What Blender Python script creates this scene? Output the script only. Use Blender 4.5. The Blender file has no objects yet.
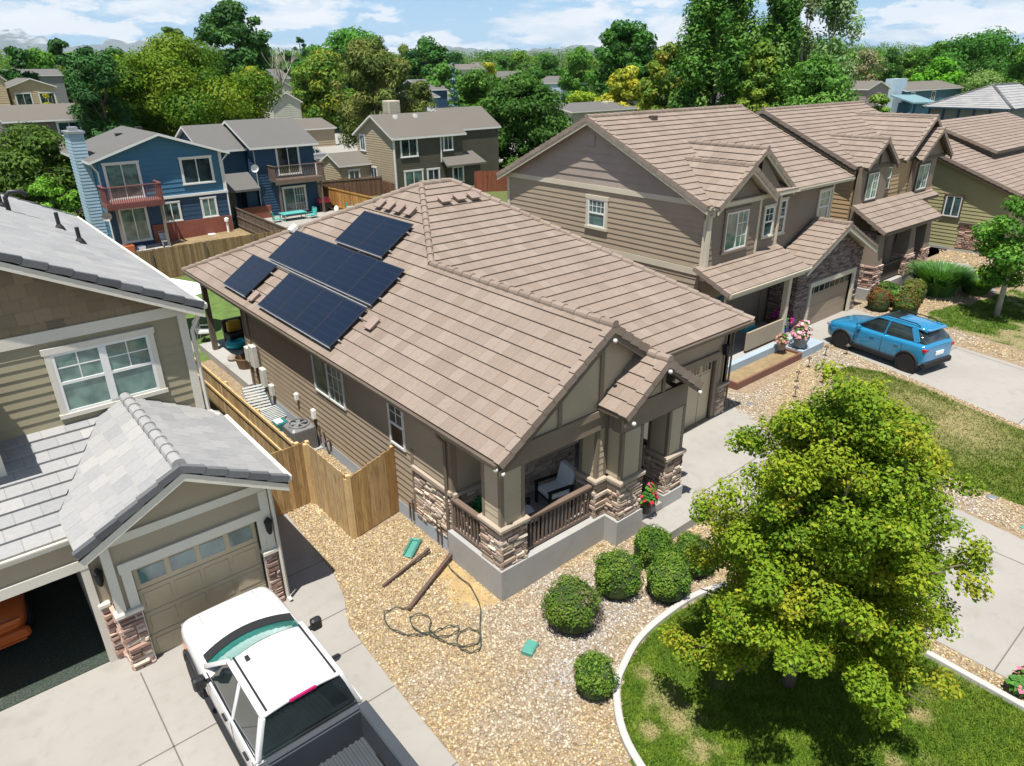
import bpy, bmesh, math, random
import numpy as np
from mathutils import Vector, Matrix

random.seed(7)
RNG = np.random.default_rng(11)
sc = bpy.context.scene
COL = sc.collection
rad = math.radians
V = Vector

# ------------------------------------------------------------------ camera numbers (used again to place far things)
CAM_H = 10.3
F_PX = 697.0
PITCH, YAW, ROLL = rad(24.3), rad(-39.9), rad(-0.6)
def _rot():
    y, p, r = YAW, PITCH, ROLL
    F = np.array([-math.sin(y), math.cos(y), 0]); Rt = np.array([math.cos(y), math.sin(y), 0]); Zv = np.array([0, 0, 1.0])
    look = F*math.cos(p) - Zv*math.sin(p); up = F*math.sin(p) + Zv*math.cos(p)
    c, s = math.cos(r), math.sin(r)
    return np.array([c*Rt+s*up, -s*Rt+c*up, look])
RC = _rot()
def _ray(px, py):
    return RC.T @ np.array([(px-512)/F_PX, -(py-383)/F_PX, 1.0])
def at(px, py, Y):                      # world point seen in a direction, on the vertical plane y = Y
    d = _ray(px, py); return V((0, 0, CAM_H)) + V(d)*(Y/d[1])
def atd(px, py, D):                     # world point seen in a direction, D metres away over the ground
    d = _ray(px, py); h = math.hypot(d[0], d[1]); return V((0, 0, CAM_H)) + V(d)*(D/h)
def gz(x):                              # the street climbs gently to the right
    return 0.3*min(1, max(0, (x-8)/9.0))

# ------------------------------------------------------------------ object helpers
ROOT = {}                               # offset of every thing's base
def props(o, label=None, cat=None, group=None, kind=None):
    if label: o['label'] = label
    if cat: o['category'] = cat
    if group: o['group'] = group
    if kind: o['kind'] = kind
    return o
def thing(name, label, cat, loc=(0, 0, 0), rz=0.0, group=None):
    o = bpy.data.objects.new(name, None); COL.objects.link(o)
    o.location = loc; o.rotation_euler = (0, 0, rz); o.empty_display_size = .3
    ROOT[o.name] = V(loc)
    return props(o, label, cat, group)
def copy_tree(o, parent=None):
    c = o.copy(); COL.objects.link(c)
    if parent is not None: c.parent = parent
    for ch in list(o.children): copy_tree(ch, c)
    return c
def offset_of(p):
    while p is not None:
        if p.name in ROOT: return ROOT[p.name]
        p = p.parent
    return V((0, 0, 0))

class MB:
    """collects polygons and links them as one mesh object"""
    def __init__(s): s.v = []; s.f = []; s.m = []; s.uv = []; s.c = []; s.cuts = []
    def cut(s): s.cuts.append(len(s.f))          # what follows becomes the next piece of the same kind
    def poly(s, pts, m=0, uv=None, col=None):
        b = len(s.v); s.v.extend([tuple(p) for p in pts]); s.f.append(tuple(range(b, b+len(pts))))
        s.m.append(m); s.uv.append(uv); s.c.append(col)
    def mesh(s, verts, faces, m=0, col=None):
        b = len(s.v); s.v.extend([tuple(p) for p in verts])
        for f in faces: s.f.append(tuple(b+i for i in f)); s.m.append(m); s.uv.append(None); s.c.append(col)
    def hexa(s, p, m=0, col=None):      # p: 4 bottom ccw, 4 top ccw
        s.mesh(p, [(3, 2, 1, 0), (4, 5, 6, 7), (0, 1, 5, 4), (1, 2, 6, 5), (2, 3, 7, 6), (3, 0, 4, 7)], m, col)
    def box(s, x0, x1, y0, y1, z0, z1, m=0, col=None):
        s.hexa([(x0, y0, z0), (x1, y0, z0), (x1, y1, z0), (x0, y1, z0), (x0, y0, z1), (x1, y0, z1), (x1, y1, z1), (x0, y1, z1)], m, col)
    def bbox(s, x0, x1, y0, y1, z0, z1, b=.01, m=0, col=None):   # box with chamfered vertical and top edges
        o = [(x0+b, y0), (x1-b, y0), (x1, y0+b), (x1, y1-b), (x1-b, y1), (x0+b, y1), (x0, y1-b), (x0, y0+b)]
        i = [(x0+b, y0+b), (x1-b, y0+b), (x1-b, y0+b), (x1-b, y1-b), (x1-b, y1-b), (x0+b, y1-b), (x0+b, y1-b), (x0+b, y0+b)]
        i = [(x0+2*b, y0+b), (x1-2*b, y0+b), (x1-b, y0+2*b), (x1-b, y1-2*b), (x1-2*b, y1-b), (x0+2*b, y1-b), (x0+b, y1-2*b), (x0+b, y0+2*b)]
        vs = [(x, y, z0) for x, y in o]+[(x, y, z1-b) for x, y in o]+[(x, y, z1) for x, y in i]
        fs = [(7, 6, 5, 4, 3, 2, 1, 0), tuple(range(16, 24))]
        for k in range(8):
            n = (k+1) % 8; fs += [(k, n, 8+n, 8+k), (8+k, 8+n, 16+n, 16+k)]
        s.mesh(vs, fs, m, col)
    def obox(s, o, a, b, c, m=0, col=None):   # corner and three edge vectors (a x b = +c side)
        o, a, b, c = V(o), V(a), V(b), V(c)
        s.hexa([o, o+a, o+a+b, o+b, o+c, o+a+c, o+a+b+c, o+b+c], m, col)
    def beam(s, p, q, w, h, m=0, up=(0, 0, 1), col=None):   # bar from p to q, w wide, h high, centred
        p, q = V(p), V(q); d = (q-p).normalized(); u = V(up)
        if abs(d.dot(u)) > .98: u = V((0, 1, 0))
        r = d.cross(u).normalized(); u = r.cross(d)
        a, b = r*(w/2), u*(h/2)
        s.hexa([p-a-b, p+a-b, q+a-b, q-a-b, p-a+b, p+a+b, q+a+b, q-a+b], m, col)
    def ring(s, pts_list, m=0, cap=True, col=None, closed=True):   # loft through rings of equal count
        n = len(pts_list[0]); b = len(s.v)
        for r in pts_list: s.v.extend([tuple(p) for p in r])
        for k in range(len(pts_list)-1):
            for i in range(n if closed else n-1):
                j = (i+1) % n
                s.f.append((b+k*n+i, b+k*n+j, b+(k+1)*n+j, b+(k+1)*n+i)); s.m.append(m); s.uv.append(None); s.c.append(col)
        if cap:
            s.f.append(tuple(b+i for i in reversed(range(n)))); s.m.append(m); s.uv.append(None); s.c.append(col)
            e = b+(len(pts_list)-1)*n
            s.f.append(tuple(e+i for i in range(n))); s.m.append(m); s.uv.append(None); s.c.append(col)
    def tube(s, pts, r, n=8, m=0, cap=True, col=None):
        pts = [V(p) for p in pts]
        rr = r if isinstance(r, (list, tuple)) else [r]*len(pts)
        rings = []; prev = None
        for i, p in enumerate(pts):
            d = (pts[min(i+1, len(pts)-1)]-pts[max(i-1, 0)]).normalized()
            if prev is None:
                u = V((0, 0, 1)) if abs(d.z) < .9 else V((1, 0, 0))
                a = d.cross(u).normalized()
            else:
                a = (prev-d*prev.dot(d)).normalized()
            prev = a; b = d.cross(a)
            rings.append([p+(a*math.cos(2*math.pi*k/n)+b*math.sin(2*math.pi*k/n))*rr[i] for k in range(n)])
        s.ring(rings, m, cap, col)
    def lathe(s, c, prof, n=16, m=0, axis='z', cap=True, col=None):
        c = V(c); rings = []
        for r, z in prof:
            R = []
            for k in range(n):
                a = 2*math.pi*k/n; x, y = r*math.cos(a), r*math.sin(a)
                R.append(c+V((x, y, z)) if axis == 'z' else (c+V((z, x, y)) if axis == 'x' else c+V((y, z, x))))
            rings.append(R)
        s.ring(rings, m, cap, col)
    def prism(s, poly, vec, m=0, col=None, m_side=None):     # polygon extruded by vec
        vec = V(vec); a = [V(p) for p in poly]; b = [p+vec for p in a]; n = len(a)
        nrm = V((0, 0, 0))
        for i in range(n): nrm += a[i].cross(a[(i+1) % n])
        if nrm.dot(vec) > 0: s.poly(list(reversed(a)), m, col=col); s.poly(b, m, col=col)
        else: s.poly(a, m, col=col); s.poly(list(reversed(b)), m, col=col)
        ms = m if m_side is None else m_side
        for i in range(n):
            j = (i+1) % n
            if nrm.dot(vec) > 0: s.poly([a[i], a[j], b[j], b[i]], ms, col=col)
            else: s.poly([a[j], a[i], b[i], b[j]], ms, col=col)
    def pieces(s):
        seg = sorted(set([0]+[c for c in s.cuts if c < len(s.f)]+[len(s.f)])); out = []
        for a, b in zip(seg[:-1], seg[1:]):
            q = MB(); mp = {}
            for i in range(a, b):
                f = []
                for v in s.f[i]:
                    if v not in mp: mp[v] = len(q.v); q.v.append(s.v[v])
                    f.append(mp[v])
                q.f.append(tuple(f)); q.m.append(s.m[i]); q.uv.append(s.uv[i]); q.c.append(s.c[i])
            out.append(q)
        return out
    def shells(s):                       # every board on its own
        par = list(range(len(s.v)))
        def fd(a):
            while par[a] != a: par[a] = par[par[a]]; a = par[a]
            return a
        for f in s.f:
            for v in f[1:]: par[fd(v)] = fd(f[0])
        grp = {}
        for i, f in enumerate(s.f): grp.setdefault(fd(f[0]), []).append(i)
        out = []
        for idx in grp.values():
            q = MB(); mp = {}
            for i in idx:
                f = []
                for v in s.f[i]:
                    if v not in mp: mp[v] = len(q.v); q.v.append(s.v[v])
                    f.append(mp[v])
                q.f.append(tuple(f)); q.m.append(s.m[i]); q.uv.append(s.uv[i]); q.c.append(s.c[i])
            out.append(q)
        return out
    def build(s, name, mats, parent=None, split=False, **kw):
        if split: return [q.build1(name, mats, parent, **kw) for q in s.shells()][-1]
        if s.cuts: return [q.build1(name, mats, parent, **kw) for q in s.pieces()][-1]
        return s.build1(name, mats, parent, **kw)
    def build1(s, name, mats, parent=None, smooth=False, local=False, bevel=0, label=None, weld=False, sub=0):
        me = bpy.data.meshes.new(name)
        off = V((0, 0, 0)) if (parent is None or local) else offset_of(parent)
        me.from_pydata([(x-off.x, y-off.y, z-off.z) for x, y, z in s.v], [], s.f)
        if not isinstance(mats, (list, tuple)): mats = [mats]
        for m in mats: me.materials.append(m)
        if len(mats) > 1: me.polygons.foreach_set('material_index', s.m)
        if any(u is not None for u in s.uv):
            l = me.uv_layers.new(name='UVMap'); dat = []
            for f, u in zip(s.f, s.uv): dat.extend(u if u is not None else [(0, 0)]*len(f))
            l.data.foreach_set('uv', np.array(dat, 'f').ravel())
        if any(c is not None for c in s.c):
            a = me.color_attributes.new('Col', 'FLOAT_COLOR', 'CORNER'); dat = []
            for f, c in zip(s.f, s.c): dat.extend([(*(c or (.5, .5, .5)), 1)]*len(f))
            a.data.foreach_set('color', np.array(dat, 'f').ravel())
        if weld:
            bm = bmesh.new(); bm.from_mesh(me); bmesh.ops.remove_doubles(bm, verts=bm.verts, dist=.0004)
            bmesh.ops.recalc_face_normals(bm, faces=bm.faces); bm.to_mesh(me); bm.free()
        if smooth: me.polygons.foreach_set('use_smooth', [True]*len(me.polygons))
        me.update()
        o = bpy.data.objects.new(name, me); COL.objects.link(o)
        if parent is not None: o.parent = parent
        if bevel:
            md = o.modifiers.new('Bevel', 'BEVEL'); md.width = bevel; md.segments = 2; md.limit_method = 'ANGLE'; md.angle_limit = rad(40)
        if sub:
            md = o.modifiers.new('Sub', 'SUBSURF'); md.levels = sub; md.render_levels = sub
        if label: o['label'] = label
        return o

def np_mesh(name, verts, faces, mat, parent=None, cols=None, smooth=False):
    """big numpy meshes: verts (n,3), faces (m,k)"""
    me = bpy.data.meshes.new(name); off = np.array(offset_of(parent)) if parent is not None else np.zeros(3)
    n, (m, k) = len(verts), faces.shape
    me.vertices.add(n); me.vertices.foreach_set('co', (verts-off).astype('f').ravel())
    me.loops.add(m*k); me.loops.foreach_set('vertex_index', faces.astype('i').ravel())
    me.polygons.add(m); me.polygons.foreach_set('loop_start', np.arange(0, m*k, k, dtype='i'))
    me.polygons.foreach_set('loop_total', np.full(m, k, 'i'))
    if smooth: me.polygons.foreach_set('use_smooth', np.ones(m, bool))
    me.update(calc_edges=True); me.validate()
    if cols is not None:                # one colour per face
        a = me.color_attributes.new('Col', 'FLOAT_COLOR', 'CORNER')
        c = np.ones((m, 4), 'f'); c[:, :3] = cols
        a.data.foreach_set('color', np.repeat(c, k, axis=0).ravel())
    for mm in (mat if isinstance(mat, (list, tuple)) else [mat]): me.materials.append(mm)
    o = bpy.data.objects.new(name, me); COL.objects.link(o)
    if parent is not None: o.parent = parent
    return o

# ------------------------------------------------------------------ materials
class NT:
    def __init__(s, name):
        s.mat = bpy.data.materials.new(name); s.mat.use_nodes = True
        s.t = s.mat.node_tree; s.b = s.t.nodes['Principled BSDF']; s.out = s.t.nodes['Material Output']
    def n(s, typ, **kw):
        nd = s.t.nodes.new(typ)
        for k, v in kw.items():
            if k.startswith('i_'): nd.inputs[k[2:].replace('_', ' ')].default_value = v
            else: setattr(nd, k, v)
        return nd
    def l(s, a, b): s.t.links.new(a, b)
    def math(s, op, a, b=None, c=None):
        nd = s.n('ShaderNodeMath', operation=op)
        for i, x in enumerate((a, b, c)):
            if x is None: continue
            if isinstance(x, (int, float)): nd.inputs[i].default_value = x
            else: s.l(x, nd.inputs[i])
        return nd.outputs[0]
    def mix(s, f, a, b, mode='MIX'):
        nd = s.n('ShaderNodeMix', data_type='RGBA', blend_type=mode)
        for sock, x in ((nd.inputs[0], f), (nd.inputs[6], a), (nd.inputs[7], b)):
            if isinstance(x, (int, float)): sock.default_value = x
            elif isinstance(x, (tuple, list)): sock.default_value = (*x[:3], 1)
            else: s.l(x, sock)
        return nd.outputs[2]
    def noise(s, vec, scale, detail=4, rough=.55):
        nd = s.n('ShaderNodeTexNoise'); nd.inputs['Scale'].default_value = scale; nd.inputs['Detail'].default_value = detail
        nd.inputs['Roughness'].default_value = rough
        if vec is not None: s.l(vec, nd.inputs['Vector'])
        return nd
    def ramp(s, fac, stops):
        nd = s.n('ShaderNodeValToRGB'); e = nd.color_ramp.elements
        while len(e) < len(stops): e.new(.5)
        for el, (p, c) in zip(e, stops):
            el.position = p; el.color = (*c, 1) if isinstance(c, (tuple, list)) else (c, c, c, 1)
        s.l(fac, nd.inputs[0]); return nd.outputs[0]
    def pos(s):
        return s.n('ShaderNodeNewGeometry').outputs['Position']
    def bump(s, h, strength=.4, dist=.01):
        nd = s.n('ShaderNodeBump'); nd.inputs['Strength'].default_value = strength; nd.inputs['Distance'].default_value = dist
        s.l(h, nd.inputs['Height']); s.l(nd.outputs[0], s.b.inputs['Normal'])
    def set(s, col=None, rough=None, metal=None, spec=None, coat=None):
        for k, x in (('Base Color', col), ('Roughness', rough), ('Metallic', metal), ('Specular IOR Level', spec), ('Coat Weight', coat)):
            if x is None: continue
            if isinstance(x, (tuple, list)): s.b.inputs[k].default_value = (*x[:3], 1)
            elif isinstance(x, (int, float)): s.b.inputs[k].default_value = x
            else: s.l(x, s.b.inputs[k])
        return s.mat

def M_plain(name, col, rough=.6, metal=0, var=.12, scale=1.2, fine=.06, fscale=30, bump=0, spec=.4, coat=None, attr=False):
    t = NT(name); P = t.pos()
    base = tuple(col)
    if attr:
        a = t.n('ShaderNodeVertexColor', layer_name='Col'); base = a.outputs[0]
    n1 = t.noise(P, scale).outputs[0]; n2 = t.noise(P, fscale, 3).outputs[0]
    f = t.math('ADD', t.math('MULTIPLY', t.math('SUBTRACT', n1, .5), 2*var*2), t.math('MULTIPLY', t.math('SUBTRACT', n2, .5), 2*fine*2))
    k = t.math('ADD', f, 1.0)
    cr = t.n('ShaderNodeCombineColor')
    for i in range(3): t.l(k, cr.inputs[i])
    c = t.mix(1.0, base, cr.outputs[0], 'MULTIPLY')
    if bump: t.bump(n2, bump, .01)
    return t.set(c, rough, metal, spec, coat)

def M_tile(name, cols, tint=.0, dirt=.25, rough=.75, joint=.6, streak=.15):
    """flat concrete tiles: UV counts tiles across and courses up"""
    t = NT(name); uv = t.n('ShaderNodeUVMap').outputs[0]; P = t.pos()
    sep = t.n('ShaderNodeSeparateXYZ'); t.l(uv, sep.inputs[0])
    fl = t.n('ShaderNodeVectorMath', operation='FLOOR'); t.l(uv, fl.inputs[0])
    wn = t.n('ShaderNodeTexWhiteNoise', noise_dimensions='2D'); t.l(fl.outputs[0], wn.inputs['Vector'])
    c = t.ramp(wn.outputs[0], [(i/(len(cols)-1), cc) for i, cc in enumerate(cols)])
    fr = t.math('FRACT', sep.outputs[0])
    edge = t.math('LESS_THAN', t.math('MINIMUM', fr, t.math('SUBTRACT', 1.0, fr)), .018)
    n1 = t.noise(P, .6, 5).outputs[0]; n2 = t.noise(P, 14, 4).outputs[0]
    k = t.math('ADD', t.math('ADD', t.math('MULTIPLY', t.math('SUBTRACT', n1, .5), dirt*1.6), t.math('MULTIPLY', t.math('SUBTRACT', n2, .5), streak*2)), 1.0)
    cr = t.n('ShaderNodeCombineColor')
    for i in range(3): t.l(k, cr.inputs[i])
    c = t.mix(1.0, c, cr.outputs[0], 'MULTIPLY')
    c = t.mix(t.math('MULTIPLY', edge, joint), c, (.12, .1, .09))
    t.bump(n2, .25, .01)
    return t.set(c, rough, 0, .3)

def M_shingle(name, c0, c1):
    t = NT(name); P = t.pos()
    n = t.noise(P, 9, 3).outputs[0]; n2 = t.noise(P, .35, 4).outputs[0]; n3 = t.noise(P, 60, 2).outputs[0]
    c = t.mix(t.math('MULTIPLY', t.math('ADD', n, n3), .5), c0, c1)
    c = t.mix(t.math('MULTIPLY', n2, .45), c, tuple(x*.62 for x in c0))
    t.bump(n, .3, .02)
    return t.set(c, .9, 0, .2)

def M_glass(name, c0=(.02, .035, .04), c1=(.08, .16, .16), scale=1.3, rough=.06):
    t = NT(name); P = t.pos()
    n = t.noise(P, scale, 2).outputs[0]
    c = t.ramp(n, [(.38, c0), (.62, c1)])
    return t.set(c, rough, 0, .9, .3)

def M_attr(name, rough=.7, spec=.3, trans=0, var=.0, bump=0):
    t = NT(name); a = t.n('ShaderNodeVertexColor', layer_name='Col'); c = a.outputs[0]
    if var:
        n = t.noise(t.pos(), 25, 3).outputs[0]
        k = t.math('ADD', t.math('MULTIPLY', t.math('SUBTRACT', n, .5), var*2), 1.0)
        cr = t.n('ShaderNodeCombineColor')
        for i in range(3): t.l(k, cr.inputs[i])
        c = t.mix(1.0, c, cr.outputs[0], 'MULTIPLY')
        if bump: t.bump(n, bump, .02)
    t.set(c, rough, 0, spec)
    if trans:
        tr = t.n('ShaderNodeBsdfTranslucent'); t.l(t.mix(1.0, c, (1.25, 1.3, .5), 'MULTIPLY'), tr.inputs[0])
        mx = t.n('ShaderNodeMixShader'); mx.inputs[0].default_value = trans
        t.l(t.b.outputs[0], mx.inputs[1]); t.l(tr.outputs[0], mx.inputs[2]); t.l(mx.outputs[0], t.out.inputs[0])
    return t.mat

# ------------------------------------------------------------------ clipping and courses
def clip_band(poly, a, b):             # poly: list of (u,s); keep a<=s<=b
    def half(pl, k, sign):
        out = []
        for i in range(len(pl)):
            p, q = pl[i], pl[(i+1) % len(pl)]
            dp, dq = sign*(p[1]-k), sign*(q[1]-k)
            if dp >= 0: out.append(p)
            if (dp >= 0) != (dq >= 0):
                t = dp/(dp-dq); out.append((p[0]+t*(q[0]-p[0]), k))
        return out
    r = half(poly, a, 1)
    return half(r, b, -1) if r else r

def courses(mb, pts, e0, e1, expo, t, tw=.33, m=0, s_off=0.0, lift=.004, stagger=True, mbutt=None, colfn=None, wave=0):
    """cover the convex planar polygon with lapped courses that start at the line e0-e1"""
    e0, e1 = V(e0), V(e1); U = (e1-e0).normalized()
    n = V((0, 0, 0)); P = [V(p) for p in pts]
    for i in range(len(P)): n += P[i].cross(P[(i+1) % len(P)])
    n.normalize(); S = n.cross(U)
    c = sum(P, V((0, 0, 0)))/len(P)
    if (c-e0).dot(S) < 0: S = -S
    if U.cross(S).dot(n) < 0: n = -n
    if mb.flipn is not None and n.dot(mb.flipn) < 0: n = -n
    us = [((p-e0).dot(U), (p-e0).dot(S)) for p in P]
    smin, smax = min(s for _, s in us), max(s for _, s in us)
    k0 = math.floor((smin-s_off)/expo+1e-6); k1 = math.ceil((smax-s_off)/expo-1e-6)
    right = U.cross(S).dot(n) > 0
    for k in range(k0, k1):
        a, b = s_off+k*expo, s_off+(k+1)*expo
        pl = clip_band(us, max(a, smin), min(b, smax))
        if len(pl) < 3: continue
        col = colfn(k) if colfn else None
        st = .5*(k % 2) if stagger else 0
        def W(u, s): return e0+U*u+S*s+n*(lift+t*(1-(s-a)/expo))
        top = [W(u, s) for u, s in pl]
        uv = [(u/tw+st+k*7.0, k+.5+.45*((s-a)/expo-.5)) for u, s in pl]
        ar = sum(pl[i][0]*pl[(i+1) % len(pl)][1]-pl[(i+1) % len(pl)][0]*pl[i][1] for i in range(len(pl)))
        if (ar > 0) != right: top.reverse(); uv.reverse()
        mb.poly(top, m, uv, col)
        lo = [u for u, s in pl if abs(s-max(a, smin)) < 1e-6]
        if len(lo) >= 2 and max(lo)-min(lo) > 1e-4:
            u0, u1 = min(lo), max(lo); s = max(a, smin)
            q = [e0+U*u0+S*s, e0+U*u1+S*s, W(u1, s), W(u0, s)]
            if not right: q.reverse()
            qq = [((u0)/tw, k+.1), (u1/tw, k+.1), (u1/tw, k+.1), (u0/tw, k+.1)]
            mb.poly(q, m if mbutt is None else mbutt, qq, col)
MB.flipn = None

def siding(mb, pts, n, expo=.18, t=.014, m=0, z0=None):
    """lap boards on a vertical convex wall polygon that faces n"""
    P = [V(p) for p in pts]; n = V(n); U = V((0, 0, 1)).cross(n).normalized()
    zz = min(p.z for p in P) if z0 is None else z0
    e0 = V((P[0].x, P[0].y, zz)); mb.flipn = n
    courses(mb, P, e0, e0+U, expo, t, .3, m, 0, .001)
    mb.flipn = None

def slab(mb, pts, n, th, m=0):         # polygon thickened backwards from its face
    n = V(n).normalized(); mb.prism(pts, -n*th, m)

def roof_plane(mb, pts, e0, e1, expo=.345, t=.038, tw=.33, th=.13, m=0, ms=1):
    """tiled plane with a deck (soffit material) below; normal kept upward"""
    mb.flipn = V((0, 0, 1)); courses(mb, pts, e0, e1, expo, t, tw, m); mb.flipn = None
    P = [V(p) for p in pts]; mb.prism(P, (0, 0, -th), ms)

def caps(mb, p, q, w=.2, h=.09, seg=.36, m=0, lap=.03, lift=.03):
    """overlapping ridge/hip tiles from low end p to high end q"""
    mb.cut(); p, q = V(p), V(q); L = (q-p).length; d = (q-p)/L; n = max(1, round(L/seg)); sg = L/n
    r = d.cross(V((0, 0, 1))).normalized(); u = r.cross(d)
    for i in range(n):
        rings = []
        for s, k in ((i*sg-lap, 1.0), ((i+1)*sg, .86)):
            c = p+d*s+u*(lift if k == 1.0 else lift*.4); R = []
            for a in (-90, -55, -20, 20, 55, 90):
                R.append(c+r*(w/2*k*math.sin(rad(a)))+u*(h*k*math.cos(rad(a))))
            R.append(c+r*(w/2*k)-u*.05); R.insert(0, c-r*(w/2*k)-u*.05)
            rings.append(R)
        b = len(mb.v); uvc = (random.random()*90, random.random()*90)
        for R in rings: mb.v.extend([tuple(x) for x in R])
        N = len(rings[0])
        fs = [(b+j, b+j+1, b+N+j+1, b+N+j) for j in range(N-1)]+[tuple(b+j for j in reversed(range(N))), tuple(b+N+j for j in range(N))]
        for f in fs:
            mb.f.append(f); mb.m.append(m); mb.uv.append([uvc]*len(f)); mb.c.append(None)

def rake(mb, p, q, side, w=.16, h=.17, seg=.345, m=0):
    """rake tiles that wrap a gable edge; side points outward (horizontal)"""
    mb.cut(); p, q = V(p), V(q); L = (q-p).length; d = (q-p)/L; n = max(1, round(L/seg)); sg = L/n
    s = V(side).normalized(); u = s.cross(d); u = u if u.z > 0 else -u
    for i in range(n):
        a = p+d*(i*sg-.02); b_ = p+d*((i+1)*sg)
        uvc = (random.random()*90, random.random()*90); bs = len(mb.v)
        lo, hi = u*.062, u*.03
        vs = [a-s*(w-.03)+lo-u*.06, a+s*.03+lo-u*h, b_+s*.025+hi-u*h, b_-s*(w-.03)+hi-u*.06,
              a-s*(w-.03)+lo, a+s*.03+lo, b_+s*.025+hi, b_-s*(w-.03)+hi]
        mb.v.extend([tuple(x) for x in vs])
        for f in [(3, 2, 1, 0), (4, 5, 6, 7), (0, 1, 5, 4), (1, 2, 6, 5), (2, 3, 7, 6), (3, 0, 4, 7)]:
            mb.f.append(tuple(bs+j for j in f)); mb.m.append(m); mb.uv.append([uvc]*4); mb.c.append(None)

def stone(mb, o, U, n, w, h, z0, cols, rng=random, hmin=.07, hmax=.14, out=.07, wmin=.16, wmax=.46):
    """ledgestone on a wall: o = corner, U along, n outward, rows of uneven blocks, real depth"""
    o, U, n = V(o), V(U).normalized(), V(n).normalized(); z = z0
    while z < z0+h-.005:
        rh = min(rng.uniform(hmin, hmax), z0+h-z)
        if z0+h-z-rh < .04: rh = z0+h-z
        x = 0.0
        while x < w-.005:
            bw = min(rng.uniform(wmin, wmax), w-x)
            if w-x-bw < .08: bw = w-x
            d = rng.uniform(.015, out); c = rng.choice(cols); k = rng.uniform(.8, 1.15)
            col = tuple(min(1, v*k) for v in c); g = .005
            a = o+U*(x+g); b = o+U*(x+bw-g); za, zb = z+g, z+rh-g; ch = min(.02, rh*.2)
            z1 = V((0, 0, 1))
            ins = [a+z1*za, b+z1*za, b+z1*zb, a+z1*zb]
            j = [rng.uniform(-.012, .012) for _ in range(4)]
            outp = [a+U*ch+n*(d+j[0])+z1*(za+ch), b-U*ch+n*(d+j[1])+z1*(za+ch), b-U*ch+n*(d+j[2])+z1*(zb-ch), a+U*ch+n*(d+j[3])+z1*(zb-ch)]
            mb.mesh(ins+outp, [(4, 5, 6, 7), (0, 1, 5, 4), (1, 2, 6, 5), (2, 3, 7, 6), (3, 0, 4, 7)], 0, col)
            x += bw
        z += rh

def window(parent, o, U, n, w, h, style='slide', trim=.1, fm=None, gm=None, tm=None, grid=None, sill=True, name='window'):
    """frame (part) with its pane (sub-part); o = lower left corner on the wall face"""
    o, U, n = V(o), V(U).normalized(), V(n).normalized(); Z = V((0, 0, 1))
    tr = MB()
    def bar(mb, u0, u1, z0, z1, d0, d1, m=0):
        p = o+U*u0+Z*z0+n*d1; mb.obox(p, U*(u1-u0), -n*(d1-d0), Z*(z1-z0), m)
    t = trim
    if t:
        bar(tr, -t, 0, 0, h, .0, .05, 1); bar(tr, w, w+t, 0, h, .0, .05, 1)
        bar(tr, -t-.03, w+t+.03, h, h+t*1.15, .0, .06, 1); bar(tr, -t-.03, w+t+.03, -t*.8, 0, .0, .075 if sill else .05, 1)
    f = .055
    bar(tr, 0, w, 0, f, .005, .045); bar(tr, 0, w, h-f, h, .005, .045); bar(tr, 0, f, f, h-f, .005, .045); bar(tr, w-f, w, f, h-f, .005, .045)
    if style == 'slide': bar(tr, w/2-.03, w/2+.03, f, h-f, .006, .05)
    if style == 'hung': bar(tr, f, w-f, h/2-.03, h/2+.03, .006, .05)
    if style == 'double':
        bar(tr, w/2-.07, w/2+.07, f, h-f, .006, .055); bar(tr, f, w/2-.07, h*.5-.03, h*.5+.03, .006, .048); bar(tr, w/2+.07, w-f, h*.5-.03, h*.5+.03, .006, .048)
    if grid:
        for (u0, u1, z0, z1, nx, nz) in grid:
            for i in range(1, nx): u = (u0+(u1-u0)*i/nx)*w; bar(tr, u-.011, u+.011, z0*h, z1*h, .012, .032)
            for j in range(1, nz): zz = (z0+(z1-z0)*j/nz)*h; bar(tr, u0*w, u1*w, zz-.011, zz+.011, .013, .03)
    fo = tr.build(name, [fm, tm or fm], parent)
    g = MB(); g.poly([o+U*(f*.5)+Z*(f*.5)+n*.022, o+U*(w-f*.5)+Z*(f*.5)+n*.022, o+U*(w-f*.5)+Z*(h-f*.5)+n*.022, o+U*(f*.5)+Z*(h-f*.5)+n*.022])
    g.build('pane', gm, fo)
    return fo

def sheet(name, outline, layer, mat, kind='structure', base=None, thick=0):
    """flat ground sheet that follows the street's gentle ramp"""
    bm = bmesh.new()
    vs = [bm.verts.new((x, y, 0)) for x, y in outline]; f = bm.faces.new(vs)
    bmesh.ops.triangulate(bm, faces=[f])
    for xx in (8, 17):
        bmesh.ops.bisect_plane(bm, geom=bm.verts[:]+bm.edges[:]+bm.faces[:], plane_co=(xx, 0, 0), plane_no=(1, 0, 0), dist=1e-5)
    bmesh.ops.recalc_face_normals(bm, faces=bm.faces)
    for ff in bm.faces:
        if ff.normal.z < 0: ff.normal_flip()
    if thick:
        r = bmesh.ops.extrude_face_region(bm, geom=bm.faces[:])
        for g in r['geom']:
            if isinstance(g, bmesh.types.BMVert): g.co.z += thick
        bmesh.ops.recalc_face_normals(bm, faces=bm.faces)
    for v in bm.verts: v.co.z += gz(v.co.x)+layer*.004
    me = bpy.data.meshes.new(name); bm.to_mesh(me); bm.free(); me.materials.append(mat)
    o = bpy.data.objects.new(name, me); COL.objects.link(o); o['kind'] = kind
    return o
def in_poly(x, y, poly):
    x, y = np.asarray(x), np.asarray(y); ins = np.zeros(x.shape, bool); n = len(poly)
    for i in range(n):
        (x0, y0), (x1, y1) = poly[i], poly[(i+1) % n]
        if y0 == y1: continue
        c = ((y0 > y) != (y1 > y)) & (x < (x1-x0)*(y-y0)/(y1-y0)+x0)
        ins ^= c
    return ins
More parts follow.
